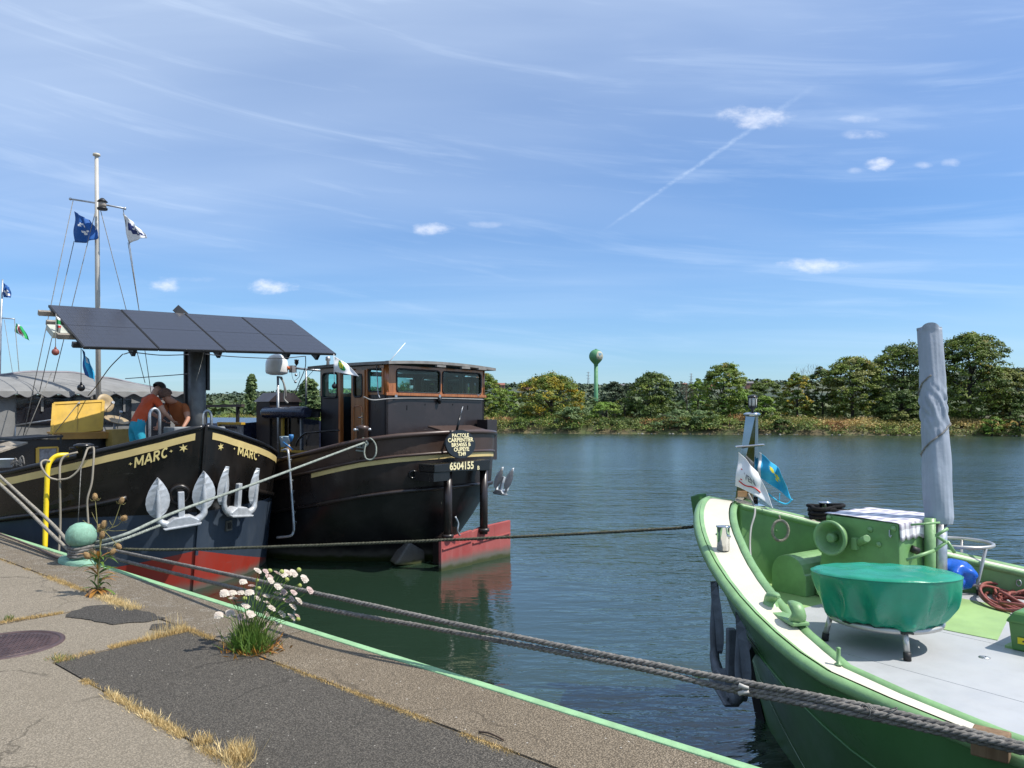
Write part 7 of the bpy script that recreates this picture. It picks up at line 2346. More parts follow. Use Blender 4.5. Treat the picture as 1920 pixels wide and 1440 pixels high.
# ---- green deck box with a yellow label
gx = thing("deck_box", "green plastic deck box with lid and yellow label at the right edge", "box", GF, (.0, -3.0, GDZ))
bx0 = atz(1893, 1216, GDZ, GF)
ux = Vector((.995, .06, 0)); uy = Vector((.06, -.995, 0))
def BX(a, b, z): return bx0 + ux * a + uy * b + Vector((0, 0, z))
BOXG = M("box_green_plastic", (.085, .21, .055), .4, var=.08)
mb = MB(); a = [BX(-.02, .02, 0), BX(.50, .02, 0), BX(.50, .46, 0), BX(-.02, .46, 0)]; b = [BX(-.03, 0, .20), BX(.52, 0, .20), BX(.52, .48, .20), BX(-.03, .48, .20)]
mb.add(a + b, [(3, 2, 1, 0), (4, 5, 6, 7)] + [(i, (i + 1) % 4, 4 + (i + 1) % 4, 4 + i) for i in range(4)]); mb.build("body", BOXG, gx, bevel=.012)
mb = MB(); a = [BX(-.05, -.02, .19), BX(.54, -.02, .19), BX(.54, .50, .19), BX(-.05, .50, .19)]; b = [BX(-.02, .03, .27), BX(.5, .03, .27), BX(.5, .45, .27), BX(-.02, .45, .27)]
mb.add(a + b, [(3, 2, 1, 0), (4, 5, 6, 7)] + [(i, (i + 1) % 4, 4 + (i + 1) % 4, 4 + i) for i in range(4)]); mb.build("lid", BOXG, gx, bevel=.02)
mb = MB(); mb.extrude([BX(-.0, -.03, -.0), BX(.52, -.03, 0), BX(.52, .5, 0), BX(0, .5, 0)], (0, 0, .018)); mb.build("base_frame", GREENL, gx)
q = [BX(-.029, .06, .055), BX(-.029, .22, .055), BX(-.0325, .22, .10), BX(-.0325, .06, .10)]
mb = MB(); mb.add([p - ux * .004 for p in q], [(0, 1, 2, 3)]); lb = mb.build("label", CLOTHY, gx)
mb = MB(); mb.extrude([p - ux * .0045 for p in (BX(-.0295, .09, .07), BX(-.0295, .19, .07), BX(-.031, .19, .082), BX(-.031, .09, .082))], -ux * .001); mb.build("print", BLK, lb)
# ---- slate anchor on the near bow
make_anchor("anchor", "slate grey anchor hanging at the green boat's bow", GF, at(1374, 1278, 6.2, GF), Vector((-.574, -.819, -.10)), Vector((-.819, .574, 0)), Vector((.02, .05, 1)), ANCHG, "bow anchor", .92, openx=.40)
mb = MB(); a = at(1378, 1262, 6.2, GF); mb.bar(a, at(1412, 1200, 6.35, GF), .10, .09); mb.single("anchor_shank_guide", ANCHG, GF, "grey shank guide between the slate anchor and the green hull", "guide")

# ------------------------------------------------------------------ quay bollard
bq = Vector((-.115, 6.22, 1.2))
qb = thing("quay_bollard", "round headed verdigris green mooring bollard on the quay edge", "bollard", QF, bq)
mb = MB(); mb.lathe([(.001, 1.655), (.055, 1.648), (.11, 1.617), (.148, 1.56), (.158, 1.50), (.148, 1.445), (.118, 1.412), (.098, 1.405)][::-1], (bq.x, bq.y, 0), seg=32); mb.build("head", PATINA, qb)
mb = MB(); mb.lathe([(.115, 1.21), (.098, 1.26), (.094, 1.41)], (bq.x, bq.y, 0), seg=24); mb.build("neck", PATINA, qb)
mb = MB()
mb.lathe([(.27, 1.0), (.27, 1.225), (.25, 1.245), (.13, 1.262), (.001, 1.262)], (bq.x - .0, bq.y + .10, .0), seg=36, sx=.62, sy=1.25); mb.build("flange", PATINA, qb, bevel=.004)
# rope turns round the neck: one dark rope, wrapped
def turns(n0, z0, z1, r, rad, nt, name, mat, label):
    pth = [(bq.x + (r + .006 * math.sin(k * 1.7)) * math.cos(k * .3 + n0), bq.y + (r + .006 * math.sin(k * 1.7)) * math.sin(k * .3 + n0), z0 + (z1 - z0) * k / (nt * 21) + .006 * math.sin(k * .9)) for k in range(int(nt * 21))]
    mb = MB(); mb.tube(pth, rad, 7); return mb.single(name, mat, QF, label, "rope", "mooring ropes")


turns(.3, 1.275, 1.40, .118, .019, 4.2, "rope_turns", ROPED, "dark rope turns wound round the green bollard's neck")


def rope(name, pts, r, mat, label, twist=True, sag=0.0, pitch=.11, frame=QF, seg=5, per=26):
    """three-strand laid rope along a path"""
    P = smooth_path(pts, per) if len(pts) > 2 else [Vector(pts[0]).lerp(Vector(pts[1]), i / 60) for i in range(61)]
    if sag:
        n = len(P) - 1
        P = [p - Vector((0, 0, sag * 4 * (i / n) * (1 - i / n))) for i, p in enumerate(P)]
    mb = MB()
    if not twist:
        mb.tube(P, r, 7)
        return mb.single(name, mat, frame, label, "rope", "mooring ropes")
    # resample
    L = [0.0]
    for a, b in zip(P, P[1:]): L.append(L[-1] + (Vector(b) - Vector(a)).length)
    n = max(8, int(L[-1] / (pitch / 5.0)))
    ts = np.linspace(0, L[-1], n)
    A = np.array([tuple(p) for p in P]); L = np.array(L)
    Q = np.stack([np.interp(ts, L, A[:, k]) for k in range(3)], 1)
    Tn = np.gradient(Q, axis=0); Tn /= np.linalg.norm(Tn, axis=1, keepdims=True)
    up = np.array([0, 0, 1.0]); N1 = np.cross(Tn, up); N1 /= np.linalg.norm(N1, axis=1, keepdims=True); N2 = np.cross(N1, Tn)
    for s_ in range(3):
        a = 2 * math.pi * (ts / pitch + s_ / 3)
        C = Q + (N1 * np.cos(a)[:, None] + N2 * np.sin(a)[:, None]) * r * .50
        mb.tube([tuple(c) for c in C], r * .56, seg)
    return mb.single(name, mat, frame, label, "rope", "mooring ropes")


def g2q(p):
    return _loc(QF, GF.w(p) - Vector((0, 0, 2.85)))


nk = Vector((bq.x, bq.y, 0))
Pg = g2q(atz(1870, 1374, gsh(3.55) + .14, GF)); Pe = g2q(atz(1935, 1400, 1.37, GF))
Pe2 = Pg + (Pe - Pg) * 6
rope("mooring_rope", [nk + Vector((.10, -.06, 1.37)), nk + Vector((.16, -.25, 1.37)), at(580, 1110, 5.75), at(900, 1180, 4.85), at(1280, 1257, 4.2), at(1640, 1328, 3.72), at(1925, 1399, 3.42), at(2100, 1440, 3.2)], .0185, ROPED, "upper dark mooring rope from the green bollard to the green boat", sag=0)
rope("mooring_rope", [nk + Vector((.09, -.05, 1.29)), nk + Vector((.15, -.25, 1.285)), at(560, 1131, 5.78), at(800, 1176, 5.1), at(1180, 1249, 4.33), at(1385, 1296, 4.05), at(1640, 1346, 3.7), at(1925, 1411, 3.43), at(2100, 1452, 3.22)], .0185, ROPED, "lower dark mooring rope from the green bollard to the green boat")
rope("mooring_rope", [at(1372, 1288, 4.06), at(1420, 1296, 4.0), at(1530, 1312, 3.85), at(1640, 1337, 3.69), at(1925, 1405, 3.40), at(2100, 1446, 3.2)], .0170, ROPED, "spliced rope tail lying between the two dark mooring ropes")
# splice whipping and frayed ends
mb = MB()
for k in range(7):
    c = at(1622 + k * 5.0, 1329 + k * 1.5, 3.715); mb.tube([c + Vector((.0, .028 * math.cos(a) - .0, .030 * math.sin(a) + .0)) + Vector((.012 * math.cos(a), 0, -.010)) for a in np.linspace(0, 6.28, 13)[:-1]], .0035, 4, closed=True)
mb.tube(smooth_path([at(1655, 1344, 3.66), at(1675, 1334, 3.62), at(1682, 1327, 3.62), at(1668, 1330, 3.64)], 5), .003, 4)
mb.single("rope_whipping", ROPEG, QF, "thin wire whipping binding the mooring ropes together", "whipping")
mb = MB()
for a, b, c in (((1385, 1284), (1395, 1288), (1404, 1290)), ((1385, 1301), (1394, 1298), (1404, 1297)), ((1452, 1302), (1458, 1300), (1462, 1310))):
    mb.tube([at(*a, 4.0), at(*b, 3.99), at(*c, 3.98)], [.012, .011, .008], 6)
mb.single("rope_end", M("frayed_rope_end", (.5, .48, .44), .9), QF, "pale frayed ends where the mooring rope is spliced", "rope end")
rope("mooring_rope", [nk + Vector((.10, .05, 1.36)), at(300, 1031, 8.6), at(520, 1025, 8.5), at(780, 1015, 8.3), at(1060, 1002, 8.0), at(1240, 992, 7.8), at(1322, 986, 7.72)], .0175, ROPET, "long weedy rope from the quay bollard to the green boat's stem", pitch=.12)
rope("mooring_rope", [nk + Vector((.10, .02, 1.40)), at(235, 1002, 8.6), at(330, 960, 9.4), at(480, 906, 11.0), at(600, 861, 12.7), at(686, 829, 13.95)], .019, ROPEP, "pale grey rope from the quay bollard up to the brown barge's stern bollard", twist=False)
rope("mooring_rope", [nk + Vector((.08, -.02, 1.36)), at(215, 1017, 8.45), at(300, 985, 9.1)], .017, ROPEP, "short green spliced tail under the pale grey rope", twist=True)
rope("mooring_rope", [nk + Vector((-.06, .10, 1.38)), at(100, 985, 9.2), at(40, 930, 10.2), at(-12, 882, 11.0)], .021, ROPEB, "upper tan rope from the bollard to the left edge", twist=False)
rope("mooring_rope", [nk + Vector((-.08, .08, 1.33)), at(95, 1000, 9.0), at(40, 945, 9.9), at(-12, 897, 10.7)], .021, ROPEB, "lower tan rope from the bollard to the left edge", twist=False)
rope("mooring_rope", [nk + Vector((-.05, .10, 1.29)), at(112, 1046, 8.75), at(60, 1024, 9.5), at(-12, 996, 10.6)], .013, M("rusty_wire", (.16, .10, .075), .7), "thin rusty wire along the quay rim left of the bollard", twist=False)
# loops on the brown barge's stern bollard
pbl = Vector((5.42, 8.28, 2.02))
pth = [pbl + Vector((.125 * math.cos(k * .35), .125 * math.sin(k * .35), .40 - .0035 * k)) for k in range(80)]
mb = MB(); mb.tube(pth, .017, 6); c = at(690, 843, 13.9)
mb.tube(smooth_path([at(684, 828, 13.95), at(694, 822, 13.9), at(704, 833, 13.85), at(705, 850, 13.8), at(698, 861, 13.8), at(687, 860, 13.8), at(683, 848, 13.85), at(686, 832, 13.9)], 6), .015, 6)
mb.tube(smooth_path([at(676, 838, 13.95), at(672, 830, 13.95), at(682, 822, 13.95), at(690, 832, 13.9), at(680, 840, 13.92), at(688, 826, 13.9)], 6), .016, 6)
mb.single("rope_loop", ROPEP, QF, "pale rope loop hanging from the brown barge's stern bollard", "rope", "mooring ropes")

# ------------------------------------------------------------------ plants in the joints
STRAW = leafmat("dry_grass", (.56, .40, .17), (.42, .29, .115), .4, 6, tr=.2)
STRAWP = leafmat("pale_dry_grass", (.74, .58, .30), (.58, .43, .19), .4, 6, tr=.2)
GRN = leafmat("weed_green", (.075, .16, .022), (.12, .19, .035), .4, 6, tr=.3)
OCHL = leafmat("dead_leaf_ochre", (.40, .19, .035), (.26, .12, .03), .4, 8, tr=.25)


def blades(pts, h, w, lean, mat_i):
    """pts (N,3) feet; returns centres and half axes"""
    n = len(pts)
    d = rng.normal(size=(n, 3)); d[:, 2] = 0; d = unit(d)
    hh_ = h * rng.uniform(.35, 1.2, (n, 1))
    up = np.array([0, 0, 1.0]) + d * rng.uniform(.1, 1, (n, 1)) * lean
    U = unit(up) * hh_ * .5
    V = unit(np.cross(U, rng.normal(size=(n, 3)))) * w * rng.uniform(.6, 1.3, (n, 1))
    return pts + U * .96, U, V, np.full(n, mat_i)


def line_pts(p, q, n, spread, clump=4.0, th=-.25):
    out = []
    p, q = np.array(p), np.array(q)
    L = np.linalg.norm(q - p); dd = (q - p) / L; nn = np.array([-dd[1], dd[0]])
    k = 0
    while len(out) < n and k < n * 8:
        k += 1
        t = rng.random(); s_ = rng.normal() * spread
        c = mnoise.noise(Vector(((p + dd * t * L)[0] * clump, (p + dd * t * L)[1] * clump, 1.5)))
        if c > th + rng.normal() * .1:
            x = p + dd * t * L + nn * s_
            out.append((x[0], x[1], 1.195))
    return np.array(out).reshape(-1, 3)


Z = []
for p, q, n, sp, h, lean, m_, th in (((-.615, 1.55), (-.615, .75), 900, .013, .022, 1.6, 0, -.3), ((-.615, .75), (-.625, -.6), 2400, .016, .018, 1.8, 0, -.08), ((-.615, .55), (-.63, -.55), 700, .02, .014, 2.2, 1, -.1), ((-.62, -.6), (-.62, -1.9), 600, .012, .018, 1.6, 0, -.1),
                                     ((-1.58, 2.15), (-1.58, .25), 3200, .015, .026, 1.2, 0, -.12), ((-1.58, 1.9), (-1.58, .3), 1400, .02, .045, 1.2, 1, -.15), ((-1.56, 2.68), (-1.30, 2.72), 300, .02, .03, 1.2, 0, -.3),
                                     ((-1.2, 2.73), (-.62, 2.74), 2400, .02, .030, 1.0, 0, -.35), ((-.95, 2.73), (-.62, 2.74), 500, .022, .075, .5, 1, -.4), ((-.615, 2.9), (-.615, 1.95), 1500, .02, .03, 1.3, 0, -.3),
                                     ((-.62, 3.7), (-.62, 5.75), 3000, .022, .030, 1.3, 0, -.35), ((-.62, 3.65), (-.60, 4.4), 1500, .04, .045, 1.0, 1, -.6), ((-1.05, 4.03), (-1.7, 4.10), 1300, .018, .03, 1.1, 0, -.2), ((-1.55, 4.08), (-1.9, 4.12), 500, .04, .035, 1.2, 1, -.6), ((-.62, 5.7), (-.62, 9), 1200, .02, .02, 1.5, 0, -.1)):
    P_ = line_pts(p, q, n, sp, th=th)
    if len(P_): Z.append(blades(P_, h, .0014, lean, m_))
o = quads("dry_grass", *[np.concatenate([z[k] for z in Z]) for k in range(3)], [STRAW, STRAWP], np.concatenate([z[3] for z in Z]), frame=QF); o["kind"] = "stuff"; o["label"] = "short dry grass growing along the quay joints"


def tuft(name, label, c, n, r, h, lean, mats, w=.0016, green=0.0, cat="grass tuft"):
    P_ = np.array([(c[0] + rng.normal() * r, c[1] + rng.normal() * r * 1.2, 1.195) for _ in range(n)])
    C, U, V, mi = blades(P_, h, w, lean, 0)
    mi = (rng.random(n) < green).astype(int)
    o = quads(name, C, U, V, mats, mi, frame=QF, base=(c[0], c[1], 1.195))
    tag(o, label, cat)
    INFO[o.name] = (QF, Vector((c[0], c[1], 1.195)))
    return o


tuft("grass_tuft", "big pale dry grass tuft in the joint at the bottom edge", (-1.53, .42), 420, .035, .105, .9, [STRAWP, STRAW], .0018, .3)
tuft("grass_tuft", "smaller dry tuft just above the big pale one", (-1.55, .72), 260, .026, .06, 1.1, [STRAWP, STRAW], .0016, .5)
tuft("grass_tuft", "green and straw tuft at the corner of the asphalt patch", (-1.52, 2.72), 260, .035, .045, 1.3, [GRN, STRAW], .0016, .45)
tuft("grass_tuft", "tiny green weed by the joint near the left edge", (-1.42, 4.12), 120, .018, .05, .7, [GRN, STRAW], .0016, .3)
tuft("grass_tuft", "thin upright straws behind the asphalt patch corner", (-.72, 2.82), 60, .05, .16, .35, [STRAWP, STRAW], .0012, .3)

# pink scabious
FLW = leafmat("pale_pink_petals", (.62, .53, .46), (.66, .60, .51), .12, 20, tr=.25)
FLG = M("green_buds", (.30, .34, .08), .7, var=.2, vs=30, bump=.4, bs=90)
FLP = leafmat("dusty_pink_petals", (.50, .36, .33), (.58, .46, .42), .15, 20, tr=.2)
sb0 = Vector((-.585, 1.93, 1.2))
sc_ = thing("scabious_plant", "leafy plant with many pale pink flower heads on the quay edge", "plant", QF, sb0)
heads = [(745, 215), (855, 225), (1000, 245), (1090, 262), (1150, 250), (1230, 250), (900, 300), (920, 350), (1375, 325), (545, 365), (660, 420), (1450, 480), (1015, 430), (1090, 500), (1010, 525), (1230, 510), (290, 520), (400, 515), (520, 515), (630, 510), (860, 560), (410, 590), (1200, 590), (1300, 620), (1130, 620), (870, 650), (580, 690), (930, 720), (1220, 700), (215, 815), (370, 790), (520, 840), (650, 800), (860, 800), (1070, 800), (985, 920), (1200, 840), (1280, 830), (800, 1025), (600, 1065), (850, 950), (740, 590), (1030, 950)]
buds = [(910, 215), (1300, 205), (735, 345), (760, 450), (1310, 415), (1070, 230), (1140, 335), (570, 590), (1290, 870)]


def flower_mesh(name, mats, r):
    mb = MB(); rr = random.Random(3)
    for ring, (n, r0, r1, z0, z1) in enumerate(((11, .35, 1.0, .12, -.02), (9, .2, .72, .26, .16), (6, .05, .42, .34, .30))):
        for k in range(n):
            a = 2 * math.pi * (k + ring * .4) / n; w = .30 - .05 * ring
            f = 1 + rr.uniform(-.12, .12)
            p = [(r0, -w * .4, z0), (r1 * .75 * f, -w, (z0 + z1) / 2 + .05), (r1 * f, -w * .4, z1), (r1 * f, w * .4, z1), (r1 * .75 * f, w, (z0 + z1) / 2 + .05), (r0, w * .4, z0)]
            mb.add([((x * math.cos(a) - y * math.sin(a)) * r, (x * math.sin(a) + y * math.cos(a)) * r, z * r) for x, y, z in p], [(0, 1, 2, 3, 4, 5)], 0, True)
    mb.lathe([(.02 * r, -.30 * r), (.35 * r, -.10 * r), (.4 * r, .08 * r)], seg=8, m=1)
    return mb.mesh(name, mats)


fm = [flower_mesh("flower", [FLW, FLG], .033), flower_mesh("flower", [FLP, FLG], .030)]
bmsh = MB(); bmsh.ball((0, 0, 0), .017, 8, 6, sc=(1, 1, .8)); bmsh = bmsh.mesh("bud", FLG)
stems = MB(); r_ = random.Random(11)
for i, (x, y) in enumerate(heads + buds):
    px, py = 380 + x / 7.2, 1040 + y / 7.2
    Yd = 5.50 + (px - 480) / 1440 * 2.2 + r_.uniform(-.16, .16) + max(0, (1140 - py)) / 1440 * 1.0
    p = at(px, py, Yd)
    p.z = max(p.z, 1.23)
    isb = i >= len(heads)
    o = link(bpy.data.objects.new("bud" if isb else "flower", bmsh if isb else fm[0 if r_.random() < .78 else 1]))
    o.parent = sc_; o.location = p - sb0
    ax = Vector(((p.x - sb0.x) * 1.3 + r_.uniform(-.2, .2), (p.y - sb0.y) * 1.3 + r_.uniform(-.3, .3) - .55, .75)).normalized()
    o.rotation_euler = ax.to_track_quat('Z', 'Y').to_euler()
    s_ = r_.uniform(.85, 1.15); o.scale = (s_, s_, s_)
    f0 = sb0 + Vector((r_.uniform(-.05, .05), r_.uniform(-.06, .06), 0))
    mid = f0.lerp(p, .5) + Vector((0, 0, .05 + .03 * r_.random()))
    stems.tube(smooth_path([f0, mid, p], 4), .0023, 4)
o = stems.build("stems", GRN, sc_, kind="stuff")
n = 520
P_ = np.array([(sb0.x + .01 + rng.normal() * .05, sb0.y + rng.normal() * .07, 1.2) for _ in range(n)])
C, U, V, mi = blades(P_, .17, .0045, 1.5, 0)
n = 170
P2 = np.array([(sb0.x + .02 + rng.normal() * .05, sb0.y + rng.normal() * .06, 1.2) for _ in range(n)])
C2, U2, V2, m2 = blades(P2, .30, .0032, .75, 1)
quads("leaves", np.concatenate([C, C2]), np.concatenate([U, U2]), np.concatenate([V, V2]), [GRN, leafmat("weed_bright_green", (.12, .21, .035), (.17, .25, .05), .4, 6, tr=.3)], np.concatenate([mi, m2]), parent=sc_, base=tuple(sb0))["kind"] = "stuff"
n = 260
P_ = np.array([(sb0.x + .02 + rng.normal() * .075, sb0.y - .03 + rng.normal() * .10, 1.2) for _ in range(n)])
C, U, V, mi = blades(P_, .085, .006, 3.0, 0)
quads("dead_leaves", C, U, V, [OCHL], mi, parent=sc_, base=tuple(sb0))["kind"] = "stuff"

# teasel
tb0 = Vector((-.585, 4.52, 1.2))
tz = thing("teasel_plant", "dry teasel with spiny brown heads beside the green bollard", "plant", QF, tb0)
TSL = M("teasel_head_brown", (.36, .23, .10), .9, var=.25, vs=60, bump=1.2, bs=160)
TST = M("teasel_stem", (.24, .22, .08), .8, var=.2, vs=20)
tm_ = MB()
tm_.lathe([(.002, -.034), (.018, -.026), (.026, -.005), (.025, .016), (.016, .034), (.002, .042)], seg=12)
rr = random.Random(4)
for k in range(110):
    z = rr.uniform(-.03, .038); a = rr.uniform(0, 6.28); r0 = .025 * math.sqrt(max(.1, 1 - (z / .044) ** 2)); l = .011
    d = Vector((math.cos(a), math.sin(a), .35 + z * 8)).normalized(); c = Vector((math.cos(a) * r0, math.sin(a) * r0, z)); s_ = Vector((-math.sin(a), math.cos(a), 0)) * .0014
    tm_.add([c - s_, c + s_, c + d * l], [(0, 1, 2)])
for k in range(7):
    a = k * .9; d = Vector((math.cos(a), math.sin(a), 0))
    tm_.tube([d * .006 + Vector((0, 0, -.034)), d * .035 + Vector((0, 0, -.035)), d * .050 + Vector((0, 0, -.012))], [.002, .0016, .0006], 4, m=1)
tmm = tm_.mesh("seed_head", [TSL, TST])
st = MB(); main = [tb0, at(184, 1085, 7.05), at(187, 1050, 7.05), at(188, 1020, 7.05), at(190, 1000, 7.05)]
st.tube(smooth_path(main, 5), .006, 6)
for (hx_, hy_, ox_, oy_) in ((178, 932, 184, 1000), (228, 939, 190, 1000), (232, 972, 215, 985), (195, 984, 189, 1012), (187, 990, 187, 1020), (192, 1003, 188, 1030), (222, 1024, 195, 995), (211, 1035, 188, 1062), (174, 1037, 186, 1065), (163, 1042, 185, 1070)):
    p = at(hx_, hy_, 7.05 + rnd.uniform(-.08, .08)); q = at(ox_, oy_, 7.05)
    if (hx_, hy_) == (228, 939): pts = [q, at(208, 990, 7.05), at(217, 972, 7.05), p]
    elif (hx_, hy_) == (232, 972): pts = [at(208, 990, 7.05), at(222, 984, 7.05), p]
    else: pts = [q, q.lerp(p, .5) + Vector((0, 0, .0)), p]
    st.tube(smooth_path(pts, 5), .0032, 5)
    o = link(bpy.data.objects.new("seed_head", tmm)); o.parent = tz; o.location = p - tb0
    ax = (pts[-1] - pts[-2]).normalized(); o.rotation_euler = ax.to_track_quat('Z', 'Y').to_euler(); s_ = rnd.uniform(.85, 1.1); o.scale = (s_, s_, s_)
for (a, b) in (((190, 993), (238, 994)), ((172, 983), (155, 975)), ((185, 985), (172, 960)), ((212, 985), (205, 976))):
    st.tube(smooth_path([at(*a, 7.05), (at(*a, 7.05) + at(*b, 7.05)) / 2 + Vector((0, 0, -.01)), at(*b, 7.05)], 4), [.002] * 8 + [.0008], 4)
st.build("stems", TST, tz, kind="stuff")
def strap(mb, a, d, L, w, droop):
    a = Vector(a); d = Vector(d).normalized(); s_ = Vector((-d.y, d.x, 0)).normalized()
    def P(u, v):
        t = u; ww = w * math.sin(math.pi * min(1, .12 + t * .88)) * (1 if t < .95 else .3)
        p = a + d * L * t + Vector((0, 0, -droop * t * t * L))
        return p + s_ * (v - .5) * 2 * ww + Vector((0, 0, abs(v - .5) * ww * .8))
    mb.grid(P, 7, 2)
gl_, dl_ = 0, 0
for k in range(34):
    a = rnd.uniform(0, 6.28); z = rnd.uniform(.03, .34)
    mb = MB(); strap(mb, tb0 + Vector((rnd.uniform(-.01, .01), rnd.uniform(-.01, .01), z)), (math.cos(a), math.sin(a), rnd.uniform(.3, 1.3)), rnd.uniform(.14, .26), rnd.uniform(.010, .020), rnd.uniform(.2, .9))
    mb.build("leaf", GRN if rnd.random() < .75 else OCHL, tz, fix=False)
for k in range(14):
    a = rnd.uniform(0, 6.28)
    mb = MB(); strap(mb, tb0 + Vector((0, 0, .04)), (math.cos(a), math.sin(a), rnd.uniform(-.05, .35)), rnd.uniform(.11, .22), rnd.uniform(.014, .026), rnd.uniform(.3, .8))
    mb.build("dead_leaf", (OCHL, M("brown_dead_leaf", (.12, .065, .03), .9))[k % 2], tz, fix=False)

# twig and chips on the quay
mb = MB(); z = 1.207; mb.tube(smooth_path([atz(898, 1372, z), atz(915, 1374, z + .006), atz(930, 1380, z + .004), atz(945, 1388, z)], 5), [.005] * 15 + [.003], 6)
mb.single("twig", M("dark_twig", (.05, .032, .022), .9), QF, "small dark curved twig lying on the coping", "twig")
PEB = M("pale_chip", (.36, .33, .28), .9, var=.25)
mb = MB()
for k in range(90):
    n_, s_ = rnd.uniform(-2.4, -.12), rnd.uniform(-2, 6); r0 = rnd.uniform(.002, .006)
    mb.ball((n_, s_, 1.2 + r0 * .5), r0, 5, 4, sc=(rnd.uniform(.7, 1.5), 1, .7))
o = mb.single("grit", PEB, QF, "loose pale grit scattered on the quay", kind="stuff", base=(-1, 2, 1.2))

# ------------------------------------------------------------------ the two men
SKIN = M("skin", (.50, .28, .19), .55, var=.08); SKIN2 = M("tanned_skin", (.42, .20, .125), .55, var=.08)
HAIRD = M("dark_hair", (.022, .014, .009), .6, var=.3, vs=40, bump=.8, bs=200); HAIRB = M("thin_brown_hair", (.14, .07, .045), .6, var=.3, vs=40, bump=.8, bs=200)
SHO = M("orange_red_tee", (.52, .075, .02), .85, var=.12, vs=4, bump=.4, bs=10); SHB = M("rust_orange_tee", (.34, .10, .028), .85, var=.12, vs=4, bump=.4, bs=10)
SHC = M("turquoise_shorts", (.015, .29, .40), .85, var=.12, vs=5, bump=.4, bs=12); SHD = M("dark_shorts", (.03, .03, .04), .85)
SHOE = M("dark_shoe", (.03, .025, .02), .6)


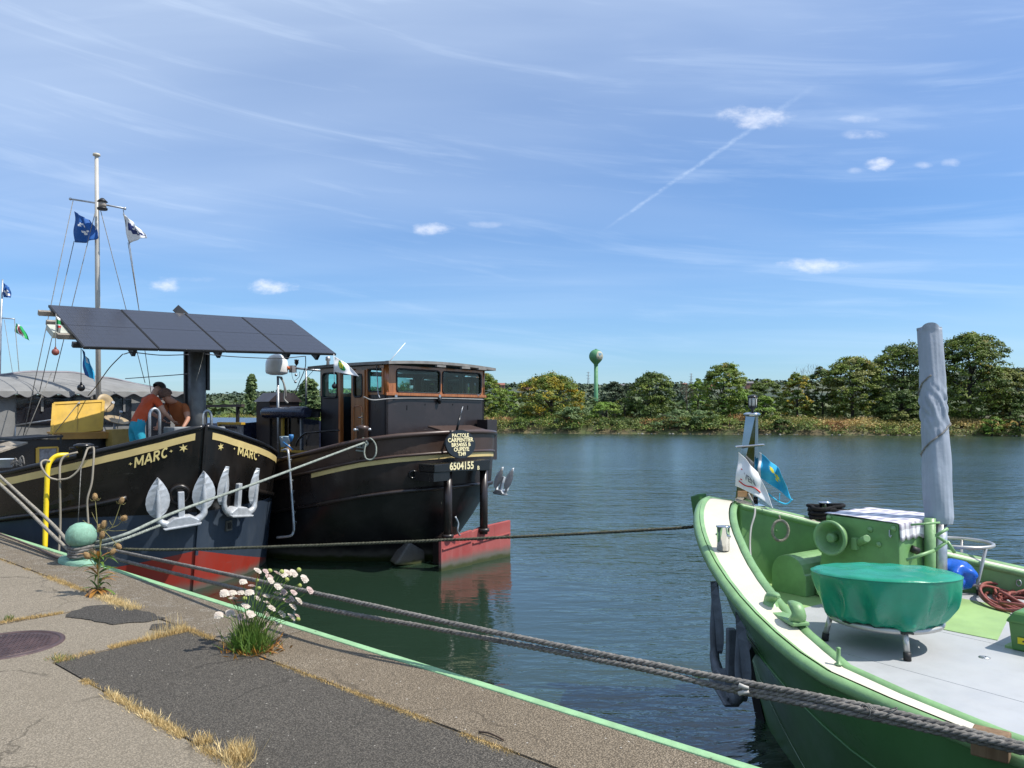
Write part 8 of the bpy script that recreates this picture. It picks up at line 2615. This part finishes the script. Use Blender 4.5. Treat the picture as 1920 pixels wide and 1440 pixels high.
def person(name, label, base, head, J, mats, hair, group):
    """one continuous skinned body from joints; J: name -> (xyz, radius); heading turns x to face"""
    t = thing(name, label, "person", QF, base, group)
    E = [("pelvis", "belly", 1), ("belly", "chest", 1), ("chest", "neck", 1), ("neck", "jaw", 0), ("jaw", "crown", 0)]
    for s_ in "lr":
        E += [("pelvis", "hip" + s_, 2), ("hip" + s_, "knee" + s_, 2), ("knee" + s_, "ankle" + s_, 0), ("ankle" + s_, "toe" + s_, 3),
              ("chest", "sh" + s_, 1), ("sh" + s_, "bi" + s_, 1), ("bi" + s_, "el" + s_, 0), ("el" + s_, "wr" + s_, 0), ("wr" + s_, "palm" + s_, 0)]
        wv = Vector(J["wr" + s_][0]); pv = Vector(J["palm" + s_][0]); d = (pv - wv).normalized()
        sd_ = d.cross(Vector((0, 0, 1)));
        sd_ = sd_.normalized() if sd_.length > .1 else Vector((0, 1, 0))
        nm = d.cross(sd_)
        for k in range(4):
            o_ = sd_ * (k - 1.5) * .021
            ln = (.062, .075, .07, .055)[k]
            J["f%d%s" % (k, s_)] = (tuple(pv + o_ + d * .045), .0095); J["g%d%s" % (k, s_)] = (tuple(pv + o_ + d * (.045 + ln * .55) - nm * .008), .0085); J["h%d%s" % (k, s_)] = (tuple(pv + o_ + d * (.045 + ln) - nm * .030), .0075)
            E += [("palm" + s_, "f%d%s" % (k, s_), 0), ("f%d%s" % (k, s_), "g%d%s" % (k, s_), 0), ("g%d%s" % (k, s_), "h%d%s" % (k, s_), 0)]
        J["t0" + s_] = (tuple(wv.lerp(pv, .5) + sd_ * .035 + d * .02), .011); J["t1" + s_] = (tuple(wv.lerp(pv, .5) + sd_ * .055 + d * .06 - nm * .015), .0095)
        E += [("palm" + s_, "t0" + s_, 0), ("t0" + s_, "t1" + s_, 0)]
    names = list(J)
    rot = Matrix.Rotation(head, 3, 'Z')
    co = [rot @ Vector(J[n][0]) for n in names]
    me = bpy.data.meshes.new("body"); me.from_pydata(co, [(names.index(a), names.index(b)) for a, b, _ in E], [])
    o = link(bpy.data.objects.new("body", me))
    md = o.modifiers.new("skin", 'SKIN'); md.use_smooth_shade = True; md.branch_smoothing = .6
    for i, n in enumerate(names):
        r = J[n][1]; me.skin_vertices[0].data[i].radius = r if isinstance(r, tuple) else (r, r)
        me.skin_vertices[0].data[i].use_root = (n == "pelvis")
    ss = o.modifiers.new("sub", 'SUBSURF'); ss.levels = 2; ss.render_levels = 2
    dg = bpy.context.evaluated_depsgraph_get()
    m2 = bpy.data.meshes.new_from_object(o.evaluated_get(dg))
    bpy.data.objects.remove(o)
    for m in mats: m2.materials.append(m)
    seg = [(rot @ Vector(J[a][0]), rot @ Vector(J[b][0]), k) for a, b, k in E]
    A = np.array([tuple(s_[0]) for s_ in seg]); B = np.array([tuple(s_[1]) for s_ in seg]); K = [s_[2] for s_ in seg]
    BA = B - A; LL = np.maximum(1e-9, (BA ** 2).sum(1))
    for p in m2.polygons:
        c = np.array(p.center); tt_ = np.clip(((c - A) * BA).sum(1) / LL, 0, 1)
        dist = ((A + BA * tt_[:, None] - c) ** 2).sum(1)
        p.material_index = K[int(dist.argmin())]; p.use_smooth = True
    m2.name = "body"
    ob = link(bpy.data.objects.new("body", m2)); ob.parent = t
    # hair cap, face
    jw, cr = rot @ Vector(J["jaw"][0]), rot @ Vector(J["crown"][0])
    ax = (cr - jw).normalized(); fw = rot @ Vector((1, 0, 0)); fw = (fw - ax * fw.dot(ax)).normalized(); sd_ = ax.cross(fw)
    cen = jw.lerp(cr, .62)
    mb = MB()
    def hp(u, v):
        a = u * 6.2832; th = v * 1.75
        d = ax * math.cos(th) + (fw * math.cos(a) + sd_ * math.sin(a)) * math.sin(th)
        lim = 1.0 if math.cos(a) < .55 or th < .95 else .90
        n_ = 1 + .05 * mnoise.noise(Vector(d) * 9)
        return cen - fw * .012 + Vector((d.x, d.y, d.z)) * .118 * n_ * lim
    mb.grid(hp, 22, 9); hm = mb.mesh("hair", hair); ho = link(bpy.data.objects.new("hair", hm)); ho.parent = t
    mb = MB(); fc = jw.lerp(cr, .38)
    mb.ball(tuple(fc + fw * .100), .018, 8, 6); mb2 = mb.mesh("nose", mats[0]); no = link(bpy.data.objects.new("nose", mb2)); no.parent = t
    for s_ in (-1, 1):
        mb = MB(); mb.ball(tuple(fc + sd_ * .092 * s_ + ax * .01), .026, 8, 6, sc=(.7, .7, 1.1)); eo = link(bpy.data.objects.new("ear", mb.mesh("ear", mats[0]))); eo.parent = t
        mb = MB(); mb.ball(tuple(fc + fw * .090 + sd_ * .033 * s_ + ax * .03), .010, 6, 5); eo = link(bpy.data.objects.new("eye", mb.mesh("eye", BLK))); eo.parent = t
    return t


def joints(lean, reach_l, reach_r, crouch=0.0, hd=(.50, 0, 1.36), crown=(.60, 0, 1.53)):
    c = lean
    J = {"pelvis": ((0, 0, .93), (.155, .125)), "belly": ((.10 * c, 0, 1.10), (.150, .120)), "chest": ((.27 * c, 0, 1.30), (.165, .125)), "neck": ((.39 * c, 0, 1.42), .060), "jaw": (hd, .080), "crown": (crown, .085)}
    for s_, y, re in (("l", 1, reach_l), ("r", -1, reach_r)):
        J["hip" + s_] = ((0, .095 * y, .84), .110); J["knee" + s_] = ((.05, .115 * y, .48), .070); J["ankle" + s_] = ((-.02, .12 * y, .09), .045); J["toe" + s_] = ((.15, .14 * y, .035), .038)
        sh = Vector((.31 * c, .185 * y, 1.36)); wr = Vector(re)
        el = sh.lerp(wr, .5) + Vector((-.03, .06 * y, -.05))
        J["sh" + s_] = (tuple(sh), .075); J["bi" + s_] = (tuple(sh.lerp(el, .55)), .062); J["el" + s_] = (tuple(el), .043); J["wr" + s_] = (tuple(wr), .030); J["palm" + s_] = (tuple(wr + (wr - el).normalized() * .07), (.034, .020))
    return J


hp = at(255, 793, 13.4)
b1 = Vector((hp.x, hp.y, hp.z - .93))
person("person", "man in orange red shirt and turquoise shorts bending over the winch", b1, R(5), joints(.80, (.52, .12, 1.0), (.56, -.18, .98), hd=(.36, 0, 1.48), crown=(.47, 0, 1.58)), [SKIN, SHO, SHC, SHOE], HAIRD, "men working on the black barge")
hp = at(343, 804, 14.1)
b2 = Vector((hp.x, hp.y, hp.z - .93))
person("person", "man in rust orange shirt leaning in beside the solar post", b2, R(208), joints(.62, (.42, .30, .95), (.48, -.16, 1.0), hd=(.40, -.03, 1.46), crown=(.47, -.05, 1.60)), [SKIN2, SHB, SHD, SHOE], HAIRB, "men working on the black barge")
